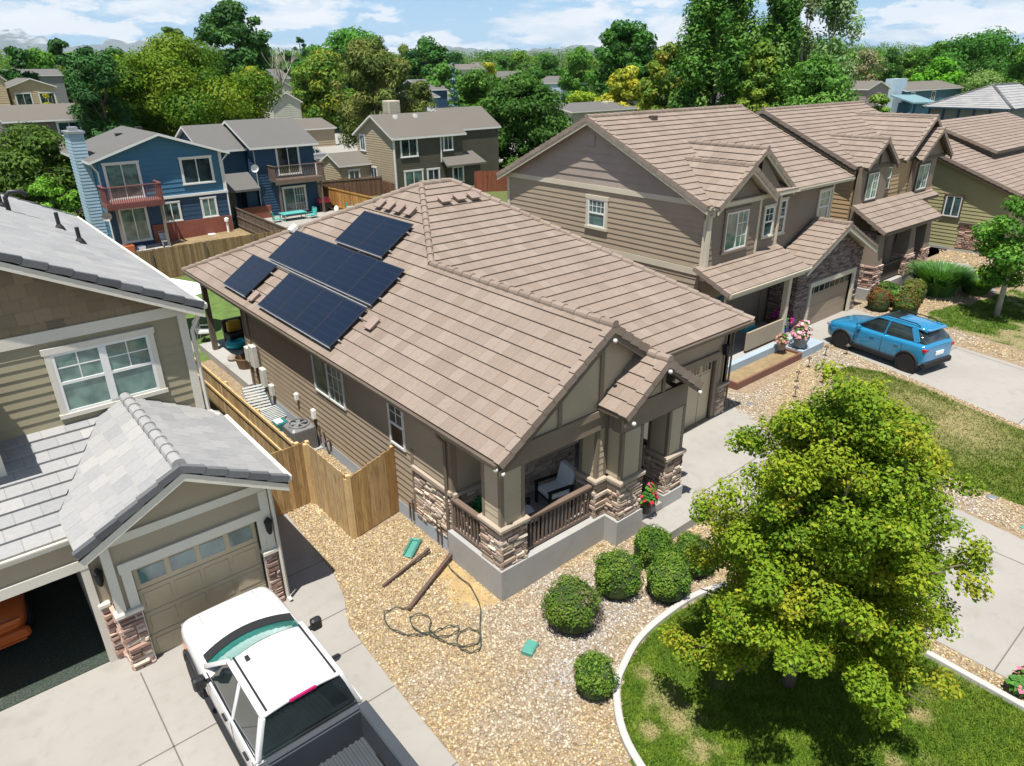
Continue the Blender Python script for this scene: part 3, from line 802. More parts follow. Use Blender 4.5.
# walls
WX, WF, WB_ = 7.36, 10.9, 22.9                       # left wall, room front wall, rear wall left of the covered patio
wl = MB()
siding(wl, [(WX, WF, .38), (WX, WB_, .38), (WX, WB_, 3.42), (WX, WF, 3.42)], (-1, 0, 0), .18, .026)
slab(wl, [(WX+.002, WF, -.3), (WX+.002, WF, 3.42), (WX+.002, WB_, 3.42), (WX+.002, WB_, -.3)], (-1, 0, 0), .15)
wl.box(WX+.16, 12.4, WB_-.15, WB_, -.2, 3.38); wl.box(12.4, 12.55, WB_-.15, 26.8, -.2, 3.38); wl.box(12.55, 17.6, 26.6, 26.8, -.2, 3.38)
siding(wl, [(17.72, 10.85, .3), (17.72, 26.8, .3), (17.72, 26.8, 3.4), (17.72, 10.85, 3.4)], (1, 0, 0), .165, .016)
wl.box(17.55, 17.71, 10.9, 26.6, 0, 3.4)
GY = 10.85                                          # garage front
wl.box(12.95, 17.72, GY+.13, GY+.25, 2.28, 3.42); wl.box(12.95, 13.15, GY+.13, GY+.25, .1, 2.28); wl.box(17.25, 17.72, GY+.13, GY+.25, .1, 2.28)
siding(wl, [(12.95, GY+.12, 2.4), (17.72, GY+.12, 2.4), (17.72, GY+.12, 3.42), (12.95, GY+.12, 3.42)], (0, -1, 0), .165, .012)
siding(wl, [(17.2, GY+.12, 1.3), (17.72, GY+.12, 1.3), (17.72, GY+.12, 2.4), (17.2, GY+.12, 2.4)], (0, -1, 0), .165, .012)
wl.box(12.8, 12.95, 10.9, 12.2, .3, 3.4)
siding(wl, [(WX+.02, WF, .76), (11.15, WF, .76), (11.15, WF, 3.4), (WX+.02, WF, 3.4)], (0, -1, 0), .165, .012)
wl.box(11.0, 11.15, WF+.17, 12.2, .5, 3.4); wl.box(11.15, 12.8, 12.05, 12.2, .5, 3.4)
wl.box(WX+.16, 11.15, WF+.003, WF+.17, .5, 3.4)
# porch gable wall
gy = 9.12
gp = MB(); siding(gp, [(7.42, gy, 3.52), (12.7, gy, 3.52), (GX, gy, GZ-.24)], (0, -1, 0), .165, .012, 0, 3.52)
m_porch_lit = M_plain('porch_siding_lit_tone', (.43, .365, .265), .7, var=.06); gp.build('gable_panel', m_porch_lit, H1)  # taupe siding brightened in colour so porch gables and columns look sunlit
slab(wl, [(7.34, gy+.002, 3.16), (10.5, gy+.002, 3.16), (12.7, gy+.002, 3.5), (GX, gy+.002, GZ-.22), (7.34, gy+.002, 3.5)], (0, -1, 0), .13)
wl.build('wall', m_taupe2, H1)
bm_ = MB()                                          # porch beams and half-timber trim
bm_.box(7.34, 10.42, gy-.035, gy+.2, 3.08, 3.42); bm_.box(7.3, 10.5, gy-.075, gy-.005, 3.42, 3.58)
bm_.box(7.34, 7.52, 9.33, 10.9, 3.08, 3.42)
bm_.box(8.82, 8.92, gy-.045, gy-.015, 3.58, 4.42); bm_.box(10.02, 10.13, gy-.046, gy-.016, 3.58, 5.2)
bm_.box(10.4, 12.7, 8.74, 8.98, 3.0, 3.5); bm_.box(10.36, 12.74, 8.70, 8.735, 3.5, 3.62); bm_.box(12.5, 12.7, 8.98, 10.9, 3.05, 3.42)
bm_.box(11.68, 11.78, 8.71, 8.737, 3.62, 4.1)
bm_.box(10.38, 10.6, 8.98, 9.1, 3.05, 3.42)
bm_.prism([(10.42, 8.76, 3.5), (12.1, 8.76, 3.5), (MX, 8.76, 4.3)], (0, .14, 0))
bm_.build('beam', m_taupe, H1, split=True)
ga = MB(); siding(ga, [(10.45, 8.752, 3.63), (12.07, 8.752, 3.63), (MX, 8.752, 4.28)], (0, -1, 0), .165, .01); ga.build('gable_panel', m_porch_lit, H1)

# concrete porch
pc = MB()
pc.prism([(7.21, 9.03, -.3), (10.33, 9.03, -.3), (10.33, 8.64, -.3), (11.22, 8.64, -.3), (11.22, 9.1, -.3), (12.0, 9.1, -.3), (12.0, 8.64, -.3), (12.75, 8.64, -.3), (12.75, 12.05, -.3), (11.1, 12.05, -.3), (11.1, 10.95, -.3), (7.21, 10.95, -.3)], (0, 0, 1.06))
pc.build('porch_floor', m_conc2, H1)
ps = MB(); ps.box(11.24, 11.99, 8.66, 9.09, -.2, .58); ps.box(11.22, 13.2, 7.9, 8.64, -.2, .4); ps.box(11.99, 12.9, 8.2, 8.63, .1, .404)
ps.build('porch_step', m_conc, H1, split=True)
fd = MB(); fd.box(WX-.035, WX-.004, 10.9, WB_, -.2, .375); fd.build('foundation', M_plain('blue_grey_foundation', (.33, .37, .42), .8, var=.1), H1)
# stone-based porch columns
def column(x0, x1, y0, y1, z0=.76, zs=1.72, zt=3.08, taper=.05):
    c = MB(); c.box(x0+.07, x1-.07, y0+.07, y1-.07, zs+.09, zt, 0)
    k = .055
    for (xa, xb, ya, yb) in ((x0+.05, x0+.14, y0+.05, y0+.14), (x1-.14, x1-.05, y0+.05, y0+.14), (x0+.05, x0+.14, y1-.14, y1-.05), (x1-.14, x1-.05, y1-.14, y1-.05)):
        c.box(xa, xb, ya, yb, zs+.09, zt-.002, 1)
    siding(c, [(x0+.14, y0+.068, zs+.1), (x1-.14, y0+.068, zs+.1), (x1-.14, y0+.068, zt), (x0+.14, y0+.068, zt)], (0, -1, 0), .165, .011, 0)
    siding(c, [(x0+.068, y0+.14, zs+.1), (x0+.068, y1-.14, zs+.1), (x0+.068, y1-.14, zt), (x0+.068, y0+.14, zt)], (-1, 0, 0), .165, .011, 0)
    o = c.build('column', [m_porch_lit, m_taupe], H1)
    s = MB(); s.box(x0+.06, x1-.06, y0+.06, y1-.06, z0, zs, col=(.2, .16, .13))
    w, d = x1-x0, y1-y0
    stone(s, (x0, y0+.06, 0), (1, 0, 0), (0, -1, 0), w, zs-z0, z0, STONES); stone(s, (x0+.06, y1, 0), (0, -1, 0), (-1, 0, 0), d, zs-z0, z0, STONES)
    stone(s, (x1-.06, y0, 0), (0, 1, 0), (1, 0, 0), d, zs-z0, z0, STONES); stone(s, (x1, y1-.06, 0), (-1, 0, 0), (0, 1, 0), w, zs-z0, z0, STONES)
    s.build('stone_base', m_stone, o)
    cp = MB(); cp.bbox(x0-.04, x1+.04, y0-.04, y1+.04, zs, zs+.085, .02); cp.build('stone_cap', m_capst, o)
m_capst = M_plain('tan_stone_cap', (.36, .30, .235), .8, var=.1)
column(7.24, 7.98, 9.06, 9.78)
column(10.02, 10.45, 9.08, 9.72); column(10.38, 11.2, 8.67, 9.38, zt=3.0)
column(12.03, 12.72, 8.67, 9.38, zt=3.0)
# stone on the left wall and inside the porch
sw = MB(); stone(sw, (WX-.02, 12.4, 0), (0, -1, 0), (-1, 0, 0), 1.48, 1.28, .4, STONES)
sw.cut(); stone(sw, (WX+.0, WF-.0, 0), (1, 0, 0), (0, -1, 0), 3.82, .9, .76, STONES)
sw.build('stone_wainscot', m_stone, H1)
sc_ = MB(); sc_.box(WX-.1, WX-.001, 10.86, 12.45, 1.69, 1.78); sc_.box(WX-.03, 11.2, WF-.12, WF-.012, 1.66, 1.74)
sc_.build('stone_cap', m_capst, H1, split=True)
# corner boards
cb = MB(); cb.box(WX-.035, WX+.12, WF-.035, WF+.1, .38, 3.42); cb.box(WX-.032, WX+.1, WB_-.1, WB_+.03, .3, 3.42); cb.box(12.9, 13.04, GY+.05, GY+.12, .2, 3.4); cb.box(17.58, 17.76, GY+.05, GY+.119, 1.35, 3.41)
cb.box(WX-.03, WX-.016, 12.42, 12.54, .4, 2.2)
cb.build('corner_board', m_taupe, H1, split=True)
# railings
def railing(x0, y0, x1, y1, z0=.84, z1=1.62, mat_=None, parent=H1, step=.115, b=.035):
    r = MB(); p, q = V((x0, y0, 0)), V((x1, y1, 0)); L = (q-p).length; d = (q-p)/L
    r.beam(p+V((0, 0, z1)), q+V((0, 0, z1)), .13, .05); r.beam(p+V((0, 0, z1-.07)), q+V((0, 0, z1-.07)), .05, .06); r.beam(p+V((0, 0, z0)), q+V((0, 0, z0)), .05, .07)
    n = int(L/step)
    for i in range(n):
        c = p+d*((i+.5)*L/n); r.beam(c+V((0, 0, z0)), c+V((0, 0, z1-.08)), b, b)
    r.build('railing', mat_ or m_rail, parent)
m_rail = M_plain('brown_railing', (.155, .11, .085), .6)
railing(8.0, 9.22, 10.0, 9.22); railing(7.34, 9.8, 7.34, 10.86); railing(12.55, 9.4, 12.55, 10.9, mat_=m_dkbrown)
# garage door and its trim
gt = MB(); gt.box(12.96, 17.3, GY+.02, GY+.11, 2.28, 2.5); gt.box(17.12, 17.3, GY+.03, GY+.112, .28, 2.28); gt.box(12.97, 13.16, GY+.03, GY+.112, .16, 2.28)
gt.build('garage_trim', m_taupe, H1, split=True)
gd = MB(); m_gdoor = M_plain('khaki_garage_door', (.46, .39, .27), .55, var=.05)
x = 13.16; n = 7; pw = (17.12-13.16)/n
for i in range(n):
    gd.bbox(x+i*pw+.012, x+(i+1)*pw-.012, GY+.16, GY+.2, .18, 1.86, .008)
    gd.bbox(x+i*pw+.012, x+(i+1)*pw-.012, GY+.16, GY+.2, 1.88, 2.27, .008)
gd.box(13.16, 17.12, GY+.19, GY+.24, .16, 2.28)
gdo = gd.build('garage_door', m_gdoor, H1)
gw = MB()
for i in range(n):
    for k in range(3): gw.box(x+i*pw+.06+k*(pw-.12)/3+.02, x+i*pw+.06+(k+1)*(pw-.12)/3-.02, GY+.152, GY+.16, 1.95, 2.2)
gw.build('door_window', m_glassd, gdo, split=True)
gs = MB(); gs.box(17.3, 17.76, GY+.02, GY+.13, .1, 1.28, col=(.2, .16, .13)); stone(gs, (17.3, GY+.02, 0), (1, 0, 0), (0, -1, 0), .46, 1.1, .2, STONES); stone(gs, (17.75, GY+.02, 0), (0, 1, 0), (1, 0, 0), .4, 1.1, .2, STONES); gs.build('stone_wainscot', m_stone, H1)
gcp = MB(); gcp.box(17.28, 17.85, GY-.06, GY+.12, 1.3, 1.37); gcp.build('stone_cap', m_capst, H1)
# front door (in the shade of the porch)
dr = MB(); dr.bbox(11.4, 12.3, 11.98, 12.045, .78, 2.85, .01); dr.build('door', m_dkbrown, H1)
# windows in the left wall
window(H1, (WX-.017, 17.5, 1.98), (0, -1, 0), (-1, 0, 0), 1.8, 1.24, 'slide', 0, m_white, m_glassg, m_taupe, [(.5, 1, 0, 1, 3, 3)])
window(H1, (WX-.017, 13.4, 2.0), (0, -1, 0), (-1, 0, 0), .68, 1.2, 'hung', 0, m_white, m_glassd, m_taupe, [(0, 1, .5, 1, 2, 2)])
# downspouts
ds = MB(); ds.tube([(EX-.03, 10.95, EZ-.1), (EX+.05, 10.98, EZ-.3), (WX-.09, 11.0, EZ-.5), (WX-.09, 11.0, .25)], .04, 6); ds.build('downspout', m_soff, H1)
ds = MB(); ds.tube([(17.8, GY-.03, EZ-.1), (17.8, GY-.02, .35)], .035, 6); ds.build('downspout', m_soff, H1)
# rear covered patio
rp = MB(); rp.box(7.2, 12.4, 22.95, 28.2, -.2, .3); rp.build('patio_slab', m_conc2, H1)
pp = MB(); pp.box(7.42, 7.6, 27.1, 27.28, .3, 3.3); pp.box(12.0, 12.18, 27.1, 27.28, .3, 3.3); pp.beam((7.5, 22.95, 3.3), (7.5, 27.3, 3.3), .14, .2); pp.beam((7.5, 27.2, 3.3), (12.2, 27.2, 3.3), .14, .2)
pp.build('patio_post', m_soff, H1, split=True)
# roof vents made of raised tiles
m_vent = M_plain('tan_vent', (.25, .19, .16), .7)
def vent(p, d, n, w=.3, l=.26, h=.13):
    v = MB(); p, d, n = V(p), V(d).normalized(), V(n).normalized(); r = d.cross(n).normalized()
    a = p-d*l/2-r*w/2; v.obox(a+n*.03, r*w, d*l, n*h if False else n*h); v.obox(a-d*.06-r*.03+n*h, r*(w+.06), d*(l+.1), n*.04)
    v.build('roof_vent', m_vent, H1, bevel=.012)
nl = V((-SLP, 0, 1)); dl = V((1, 0, SLP)); nf = V((0, -FS, 1)); df = V((0, 1, FS))
for y in (19.76, 19.2, 18.63, 18.04): vent((11.28, y, EZ+SLP*(11.28-EX)), dl, nl)
for px, py in ((443.5, 203), (458.5, 200.5), (472.5, 199)):
    d = V(_ray(px, py)); o = V((0, 0, CAM_H)); t = (EZ-FS*EYG-o.z)/(d.z-FS*d.y); vent(o+d*t, df, nf)
for px, py in ((374.5, 325.5), (306, 253.6), (256.5, 298)):
    d = V(_ray(px, py)); t = (EZ-SLP*EX-CAM_H)/(d.z-SLP*d.x); vent(V((0, 0, CAM_H))+d*t, dl, nl, .28, .3, .1)
# solar panels on the left slope: rows of portrait modules
t = NT('solar_cell'); uv = t.n('ShaderNodeUVMap').outputs[0]; sp = t.n('ShaderNodeSeparateXYZ'); t.l(uv, sp.inputs[0])
fu = t.math('FRACT', t.math('MULTIPLY', sp.outputs[0], 6.0)); fv = t.math('FRACT', t.math('MULTIPLY', sp.outputs[1], 10.0))
g1 = t.math('LESS_THAN', fu, .03); g2 = t.math('LESS_THAN', fv, .025); g = t.math('MAXIMUM', g1, g2)
nz = t.noise(t.pos(), 2.2, 3).outputs[0]
m_cell = t.set(t.mix(t.math('MULTIPLY', g, .4), t.mix(nz, (.003, .008, .02), (.005, .012, .032)), (.05, .075, .12)), .32, 0, .25, 0)
m_pframe = M_plain('panel_frame', (.045, .055, .075), .35, .5); m_rail2 = M_plain('panel_rail', (.55, .56, .57), .35, .7)
cs_ = math.cos(math.atan(SLP)); ud = V((1, 0, SLP)).normalized(); nn = V((-SLP, 0, 1)).normalized()
def sp_pt(y, s, h): return V((EX, y, EZ))+ud*s+nn*h
def panels(y0, y1, s0, s1, n):
    for i in range(n):
        ya, yb = y0+(y1-y0)*i/n-.012, y0+(y1-y0)*(i+1)/n+.012
        p = MB(); o = sp_pt(ya, s0, .13); a = V((0, yb-ya, 0)); b = ud*(s1-s0)
        p.obox(o, a, b, nn*.038)
        po = p.build('solar_panel', m_pframe, H1)
        c = MB(); o2 = o+nn*.041; e = .028
        q = [o2+a.normalized()*-e*-1+ud*e, o2+a-a.normalized()*e+ud*e, o2+a-a.normalized()*e+b-ud*e, o2+a.normalized()*e+b-ud*e]
        c.poly(list(reversed(q)), 0, [(1, 0), (1, 1), (0, 1), (0, 0)]); c.build('cell_sheet', m_cell, po)
    r = MB()
    for s in (s0+.3, s1-.3): r.beam(sp_pt(y0+.08, s, .1), sp_pt(y1-.08, s, .1), .04, .05, 0, nn)
    for k in range(int(abs(y1-y0))+1):
        y = y0+(y1-y0)*(k+.3)/(int(abs(y1-y0))+1)
        for s in (s0+.3, s1-.3): r.beam(sp_pt(y, s, .0), sp_pt(y, s, .1), .05, .05, 0, (1, 0, 0))
    r.beam(sp_pt(y0, s0-.012, .14), sp_pt(y1, s0-.012, .14), .02, .05, 0, nn)
    r.build('panel_rail', m_rail2, H1)
panels(20.12, 17.28, 3.26, 4.63, 2)
panels(22.7, 15.9, 1.8, 3.14, 5)
panels(20.72, 15.93, .24, 1.66, 4)
panels(23.76, 21.78, .27, 1.69, 2)
cnd = MB(); cnd.tube([sp_pt(22.5, 1.72, .14), sp_pt(16.0, 1.7, .14)], .02, 6); cnd.tube([sp_pt(22.6, 3.2, .14), sp_pt(22.7, 3.5, .05)], .02, 6); cnd.build('conduit', m_rail2, H1)
jb = MB(); jb.obox(sp_pt(22.95, 3.05, .04), V((0, .3, 0)), ud*.28, nn*.14); jb.build('junction_box', m_wlight, H1, bevel=.01)
# meter boxes and conduits on the left wall
def wbox(y, z, w_, h, d, mat_, name='meter_box'):
    b = MB(); b.bbox(WX-.03-d, WX-.02, y, y+w_, z, z+h, .012); return b.build(name, mat_, H1)
m_meter = M_plain('pale_meter_box', (.55, .55, .5), .5)
wbox(21.95, 1.25, .34, .75, .16, m_meter); wbox(21.35, .75, .3, .62, .14, m_meter); wbox(22.5, 1.3, .28, .5, .14, m_meter); wbox(20.85, .6, .22, .36, .12, m_meter)
wbox(17.75, .95, .16, .28, .1, m_wlight, 'outlet_box'); wbox(18.9, 1.15, .14, .2, .1, m_wlight, 'outlet_box')
cn = MB()
for y, z0, z1 in ((22.1, .2, 1.3), (22.25, 2.0, 3.3), (21.5, .2, .8), (22.6, .2, 1.3), (21.7, 1.37, 2.0), (20.95, .2, .6), (17.85, .2, .95), (17.6, .2, .8), (17.3, .2, .7), (16.95, .2, .6), (12.55, .15, .75), (12.7, .15, .6), (11.5, .1, .8), (11.35, .1, .7)):
    cn.tube([(WX-.07, y, z0), (WX-.07, y, z1)], .022, 6)
cn.tube([(WX-.1, 21.45, .6), (WX-.14, 21.2, .4), (WX-.1, 21.0, .55)], .02, 6); cn.tube([(WX-.1, 17.4, .7), (WX-.16, 17.1, .45), (WX-.1, 16.9, .6)], .03, 6)
cn.build('conduit', M_plain('brown_pipe', (.10, .075, .055), .6), H1, split=True)
m_bulb = M_plain('frosted_bulb', (.5, .49, .46), .4)
# small white bulbs under the eaves, wall lantern by the garage
for p in ((7.15, 8.85, EZ-.24), (GX, EYF-.04, GZ-.32), (MX, MYF-.05, MZ1-.25), (12.45, MYF-.04, MZ0-.16), (10.2, MYF-.03, MZ0-.2), (7.02, 8.9, EZ-.12)):
    b = MB(); b.lathe(p, [(.015, .045), (.04, .035), (.05, 0), (.04, -.035), (.01, -.05)], 10); b.build('eave_light', m_bulb, H1, smooth=True)
ln = MB(); ln.box(17.42, 17.54, GY-.08, GY+.05, 2.35, 2.62); ln.box(17.38, 17.58, GY-.1, GY+.06, 2.62, 2.66); ln.build('wall_lantern', m_black, H1)
# ================================================================== the grey-roofed house on the left
H2 = thing('house', 'two-storey beige house with light grey tile roof and two garage doors at left', 'house', (0, 18, 0))
m_hsid = M_plain('khaki_siding', (.27, .24, .16), .7, var=.06); m_hpan = M_plain('beige_panel', (.31, .262, .19), .7, var=.05)
m_shake = M_plain('brown_shake', (.215, .165, .105), .8, var=.12); m_offw = M_plain('off_white_trim', (.56, .53, .46), .55, var=.05)
r2 = MB()
# garage gable: ridge along y
gX0, gX1, gXR, gYF, gYB, gz0, gz1 = .45, 4.07, 2.27, 11.68, 15.5, 3.1, 4.07
gs_ = (gz1-gz0)/(gXR-gX0)
roof_plane(r2, [(gXR, gYF, gz1), (gX1, gYF, gz0), (gX1, gYB, gz0), (gXR, gYB, gz1)], (gX1, gYF, gz0), (gX1, gYB, gz0), .33, .022, .42)
# the lower front slope over the left garage
lz0, lz1, lY0 = 2.93, 3.78, 12.62
ls = (lz1-lz0)/(gYB-lY0)
vx = lambda y: gX0+((lz0+ls*(y-lY0))-gz0)/gs_
roof_plane(r2, [(gX0, gYF, gz0), (gXR, gYF, gz1), (gXR, gYB, gz1), (vx(gYB), gYB, lz1), (vx(13.15), 13.15, lz0+ls*.53)], (gX0, gYF, gz0), (gX0, gYB, gz0), .33, .022, .42)
roof_plane(r2, [(-9, lY0, lz0), (.47, lY0, lz0), (vx(13.15), 13.15, lz0+ls*.53), (vx(gYB), gYB, lz1), (-9, gYB, lz1)], (-9, lY0, lz0), (.5, lY0, lz0), .34, .045, .42)
# the tall roof: gable to the front
uX1, uZ0, uYF, uYB, uS = 4.1, 5.78, 15.15, 28.4, .50
uXR = -1.4; uZ1 = uZ0+uS*(uX1-uXR)
roof_plane(r2, [(uX1, uYF, uZ0), (uX1, uYB, uZ0), (uXR, uYB, uZ1), (uXR, uYF, uZ1)], (uX1, uYF, uZ0), (uX1, uYB, uZ0), .34, .02, .42)
roof_plane(r2, [(-7, uYF, uZ0), (uXR, uYF, uZ1), (uXR, uYB, uZ1), (-7, uYB, uZ0)], (-7, uYF, uZ0), (-7, uYB, uZ0), .34, .02, .42)
# bay roof at the far left
roof_plane(r2, [(-.0, 14.05, 4.98), (-.0, 15.4, 5.3), (-4, 15.4, 5.3), (-4, 14.05, 4.98)], (-4, 14.05, 4.98), (0, 14.05, 4.98), .34, .03, .42)
ro2 = r2.build('roof', [m_gtile, m_offw], H2)
c2 = MB(); caps(c2, (gXR, gYF+.1, gz1), (gXR, gYB-.05, gz1), .24, .1, .36); caps(c2, (uXR, uYF, uZ1), (uXR, uYB, uZ1))
c2.build('ridge_cap', m_gtile, ro2)
k2 = MB()
rake(k2, (gX0, gYF, gz0), (gXR, gYF, gz1), (0, -1, 0), .12, .13, .42); rake(k2, (gX1, gYF, gz0), (gXR, gYF, gz1), (0, -1, 0), .12, .13, .42)
rake(k2, (uX1, uYF, uZ0), (uXR, uYF, uZ1), (0, -1, 0), .12, .13, .42)
rake(k2, (uX1, uYB, uZ0), (uXR, uYB, uZ1), (0, 1, 0), .12, .13, .42)
rake(k2, (-.0, 14.05, 4.98), (0, 15.3, 5.28), (1, 0, 0), .12, .13, .42)
k2.build('rake_tile', m_dtile, ro2)
b2 = MB()
for p, q in (((gX0, gYF, gz0), (gXR, gYF, gz1)), ((gX1, gYF, gz0), (gXR, gYF, gz1)), ((uX1, uYF, uZ0), (uXR, uYF, uZ1))): rakeboard(b2, p, q, (0, -1, 0), .09, .2, .06)
b2.build('rake_board', m_offw, H2, split=True)
gutter(H2, (gX1, gYF+.02, gz0+.02), (gX1, gYB-.3, gz0+.02), (1, 0, 0), m_offw); gutter(H2, (-9, lY0, lz0+.02), (.44, lY0, lz0+.02), (0, -1, 0), m_offw); gutter(H2, (uX1, uYF+.02, uZ0), (uX1, uYB, uZ0), (1, 0, 0), m_offw)
w2 = MB(); gf = 12.14
siding(w2, [(.82, gf, 2.8), (3.7, gf, 2.8), (3.7, gf, 3.15), (gXR, gf, 3.92), (.82, gf, 3.15)], (0, -1, 0), .5, .006)
w2.box(.82, 1.17, gf+.002, gf+.2, 0, 2.85); w2.box(3.47, 3.7, gf+.002, gf+.2, 0, 2.85); w2.box(1.17, 3.47, gf+.002, gf+.2, 2.16, 2.85); w2.prism([(.82, gf+.15, 2.8), (3.7, gf+.15, 2.8), (3.7, gf+.15, 3.1), (gXR, gf+.15, 3.9), (.82, gf+.15, 3.1)], (0, .05, 0))
w2.box(3.55, 3.7, gf+.2, 28, 0, 3.1); w2.box(.82, .95, gf+.2, 12.6, 0, 3.1)
# left garage: an open doorway with a real room behind it
lf = 12.64
w2.box(.5, .84, lf, lf+.16, 0, 2.85); w2.box(-4.6, .5, lf, lf+.16, 2.24, 2.85); w2.box(-9, -4.6, lf, lf+.16, 0, 2.85)
w2.build('wall', m_hpan, H2)
gi = MB(); gi.box(-4.8, .5, 17.2, 17.3, 0, 2.7); gi.box(-4.9, -4.8, lf+.16, 17.3, 0, 2.7); gi.box(.5, .6, lf+.17, 17.3, 0, 2.7); gi.box(-4.9, .6, lf+.16, 17.3, 2.62, 2.7)
gi.build('garage_interior', M_plain('drywall', (.35, .33, .3), .9), H2)
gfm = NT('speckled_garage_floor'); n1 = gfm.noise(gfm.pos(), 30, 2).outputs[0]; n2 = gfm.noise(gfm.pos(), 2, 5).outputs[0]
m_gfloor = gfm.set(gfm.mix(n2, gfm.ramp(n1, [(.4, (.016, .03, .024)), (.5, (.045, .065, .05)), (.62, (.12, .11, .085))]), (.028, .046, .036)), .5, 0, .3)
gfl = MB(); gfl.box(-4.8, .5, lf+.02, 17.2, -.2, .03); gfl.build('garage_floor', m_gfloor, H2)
s2 = MB(); uw = 15.52
siding(s2, [(-3.2, uw, 3.6), (3.74, uw, 3.6), (3.74, uw, 5.7), (-3.2, uw, 5.7)], (0, -1, 0), .19, .022)
slab(s2, [(-6.5, uw+.002, 2.8), (3.72, uw+.002, 2.8), (3.72, uw+.002, 5.9), (uXR, uw+.002, uZ1-.15), (-6.5, uw+.002, 5.9)], (0, -1, 0), .15)
s2.box(3.55, 3.72, uw+.16, 28, 2.8, 5.85)
s2.build('wall', m_hsid, H2)
kk = MB(); kk.flipn = None
MB.flipn = V((0, -1, 0)); courses(kk, [(-5, uw-.004, 5.7), (3.75, uw-.004, 5.7), (3.75, uw-.004, 5.88), (uXR, uw-.004, uZ1-.12), (-5, uw-.004, 7.4)], (-5, uw-.004, 5.7), (3.75, uw-.004, 5.7), .26, .03, .3); MB.flipn = None
kk.build('shake_gable', M_tile('brown_shake_shingle', [(.18, .14, .09), (.22, .17, .105), (.15, .115, .075), (.25, .195, .125)], dirt=.2, joint=.9), H2)
# bay at the far left with white corner board
bv = MB(); MB.flipn = V((0, -1, 0)); courses(bv, [(-4, 14.6, 3.2), (-.12, 14.6, 3.2), (-.12, 14.6, 5.0), (-4, 14.6, 5.0)], (-4, 14.6, 3.2), (-.12, 14.6, 3.2), .26, .03, .3); MB.flipn = None
bv.box(-4, -.12, 14.61, 15.5, 3.1, 5.0); bv.build('bay_wall', m_shake, H2)
tb = MB(); tb.box(-.2, -.06, 14.55, 14.75, 3.3, 4.98); tb.box(-4, 3.8, uw-.06, uw-.025, 5.55, 5.78); tb.box(3.62, 3.79, uw-.07, uw+.12, 3.3, 5.8)
tb.box(.8, 3.74, gf-.05, gf-.008, 2.78, 2.95); tb.box(3.58, 3.75, gf-.06, gf+.15, 1.36, 2.78); tb.box(.78, .93, gf-.055, gf+.1, 1.36, 2.78)
tb.box(1.0, 1.17, gf-.04, gf+.08, .0, 2.16); tb.box(3.47, 3.62, gf-.04, gf+.08, .0, 2.16); tb.box(.98, 3.64, gf-.05, gf+.08, 2.16, 2.36)
tb.box(.47, .6, lf-.04, lf+.1, 0, 2.24); tb.box(-4.8, .6, lf-.05, lf+.1, 2.22, 2.42); tb.box(-4.8, -4.65, lf-.04, lf+.1, 0, 2.22)
tb.box(.84, 3.8, uw-.08, uw-.03, 3.98, 4.1) if False else None
tb.build('trim', m_offw, H2, split=True)
dt = NT('tan_garage_door'); dn = dt.noise(dt.pos(), 1.1, 6, .7).outputs[0]
m_door2 = dt.set(dt.mix(dt.ramp(dn, [(.45, 0.0), (.7, 1.0)]), (.40, .33, .22), (.47, .41, .30)), .35, 0, .4)
gd2 = MB()
for k, (za, zb) in enumerate(((.02, .53), (.545, 1.06), (1.075, 1.6), (1.615, 2.15))):
    gd2.bbox(1.18, 3.46, gf+.08, gf+.14, za, zb, .012)
    for i in range(4):
        if k < 3: gd2.bbox(1.26+i*.55, 1.26+i*.55+.47, gf+.07, gf+.085, za+.1, zb-.1, .01)
gd2o = gd2.build('garage_door', m_door2, H2)
gw2 = MB()
for i in range(4): gw2.box(1.27+i*.55, 1.27+i*.55+.45, gf+.07, gf+.079, 1.72, 2.04)
gw2.build('door_window', m_glass, gd2o, split=True)
st2 = MB()
st2.box(.78, 1.16, gf-.03, gf+.15, 0, 1.3, col=(.2, .15, .12)); stone(st2, (.76, gf-.03, 0), (1, 0, 0), (0, -1, 0), .4, 1.3, 0, STONES_R); stone(st2, (.78, gf+.45, 0), (0, -1, 0), (-1, 0, 0), .5, 1.3, 0, STONES_R)
st2.cut(); st2.box(3.5, 3.72, gf-.02, gf+.15, 0, 1.32, col=(.2, .15, .12)); stone(st2, (3.48, gf-.03, 0), (1, 0, 0), (0, -1, 0), .27, 1.32, 0, STONES_R); stone(st2, (3.72, gf-.03, 0), (0, 1, 0), (1, 0, 0), 1.0, 1.32, 0, STONES_R)
st2.cut(); st2.box(.6, .79, lf-.03, lf+.1, 0, 1.3, col=(.2, .15, .12)); stone(st2, (.58, lf-.03, 0), (1, 0, 0), (0, -1, 0), .22, 1.3, 0, STONES_R)
st2.build('stone_wainscot', m_stone, H2)
sl2 = MB(); sl2.bbox(.72, 1.2, gf-.12, gf+.1, 1.3, 1.38, .015); sl2.bbox(3.46, 3.82, gf-.12, gf+.2, 1.32, 1.4, .015); sl2.bbox(.56, .76, lf-.1, lf+.1, 1.3, 1.38, .015); sl2.build('stone_cap', m_offw, H2, split=True)
for p in ((3.66, gf-.02, 2.0), (.7, lf-.02, 2.0)):
    l = MB(); l.lathe((p[0], p[1]-.1, p[2]), [(.03, -.2), (.06, -.12), (.075, .08), (.085, .1), (.02, .19)], 8); l.box(p[0]-.03, p[0]+.03, p[1]-.1, p[1]+.02, p[2]-.03, p[2]+.03); l.build('wall_lantern', m_black, H2)
window(H2, (1.2, uw-.022, 4.02), (1, 0, 0), (0, -1, 0), 1.78, 1.28, 'double', .11, m_white, m_glassg, m_offw, [(.03, .46, .5, 1, 2, 2), (.54, .97, .5, 1, 2, 2)])
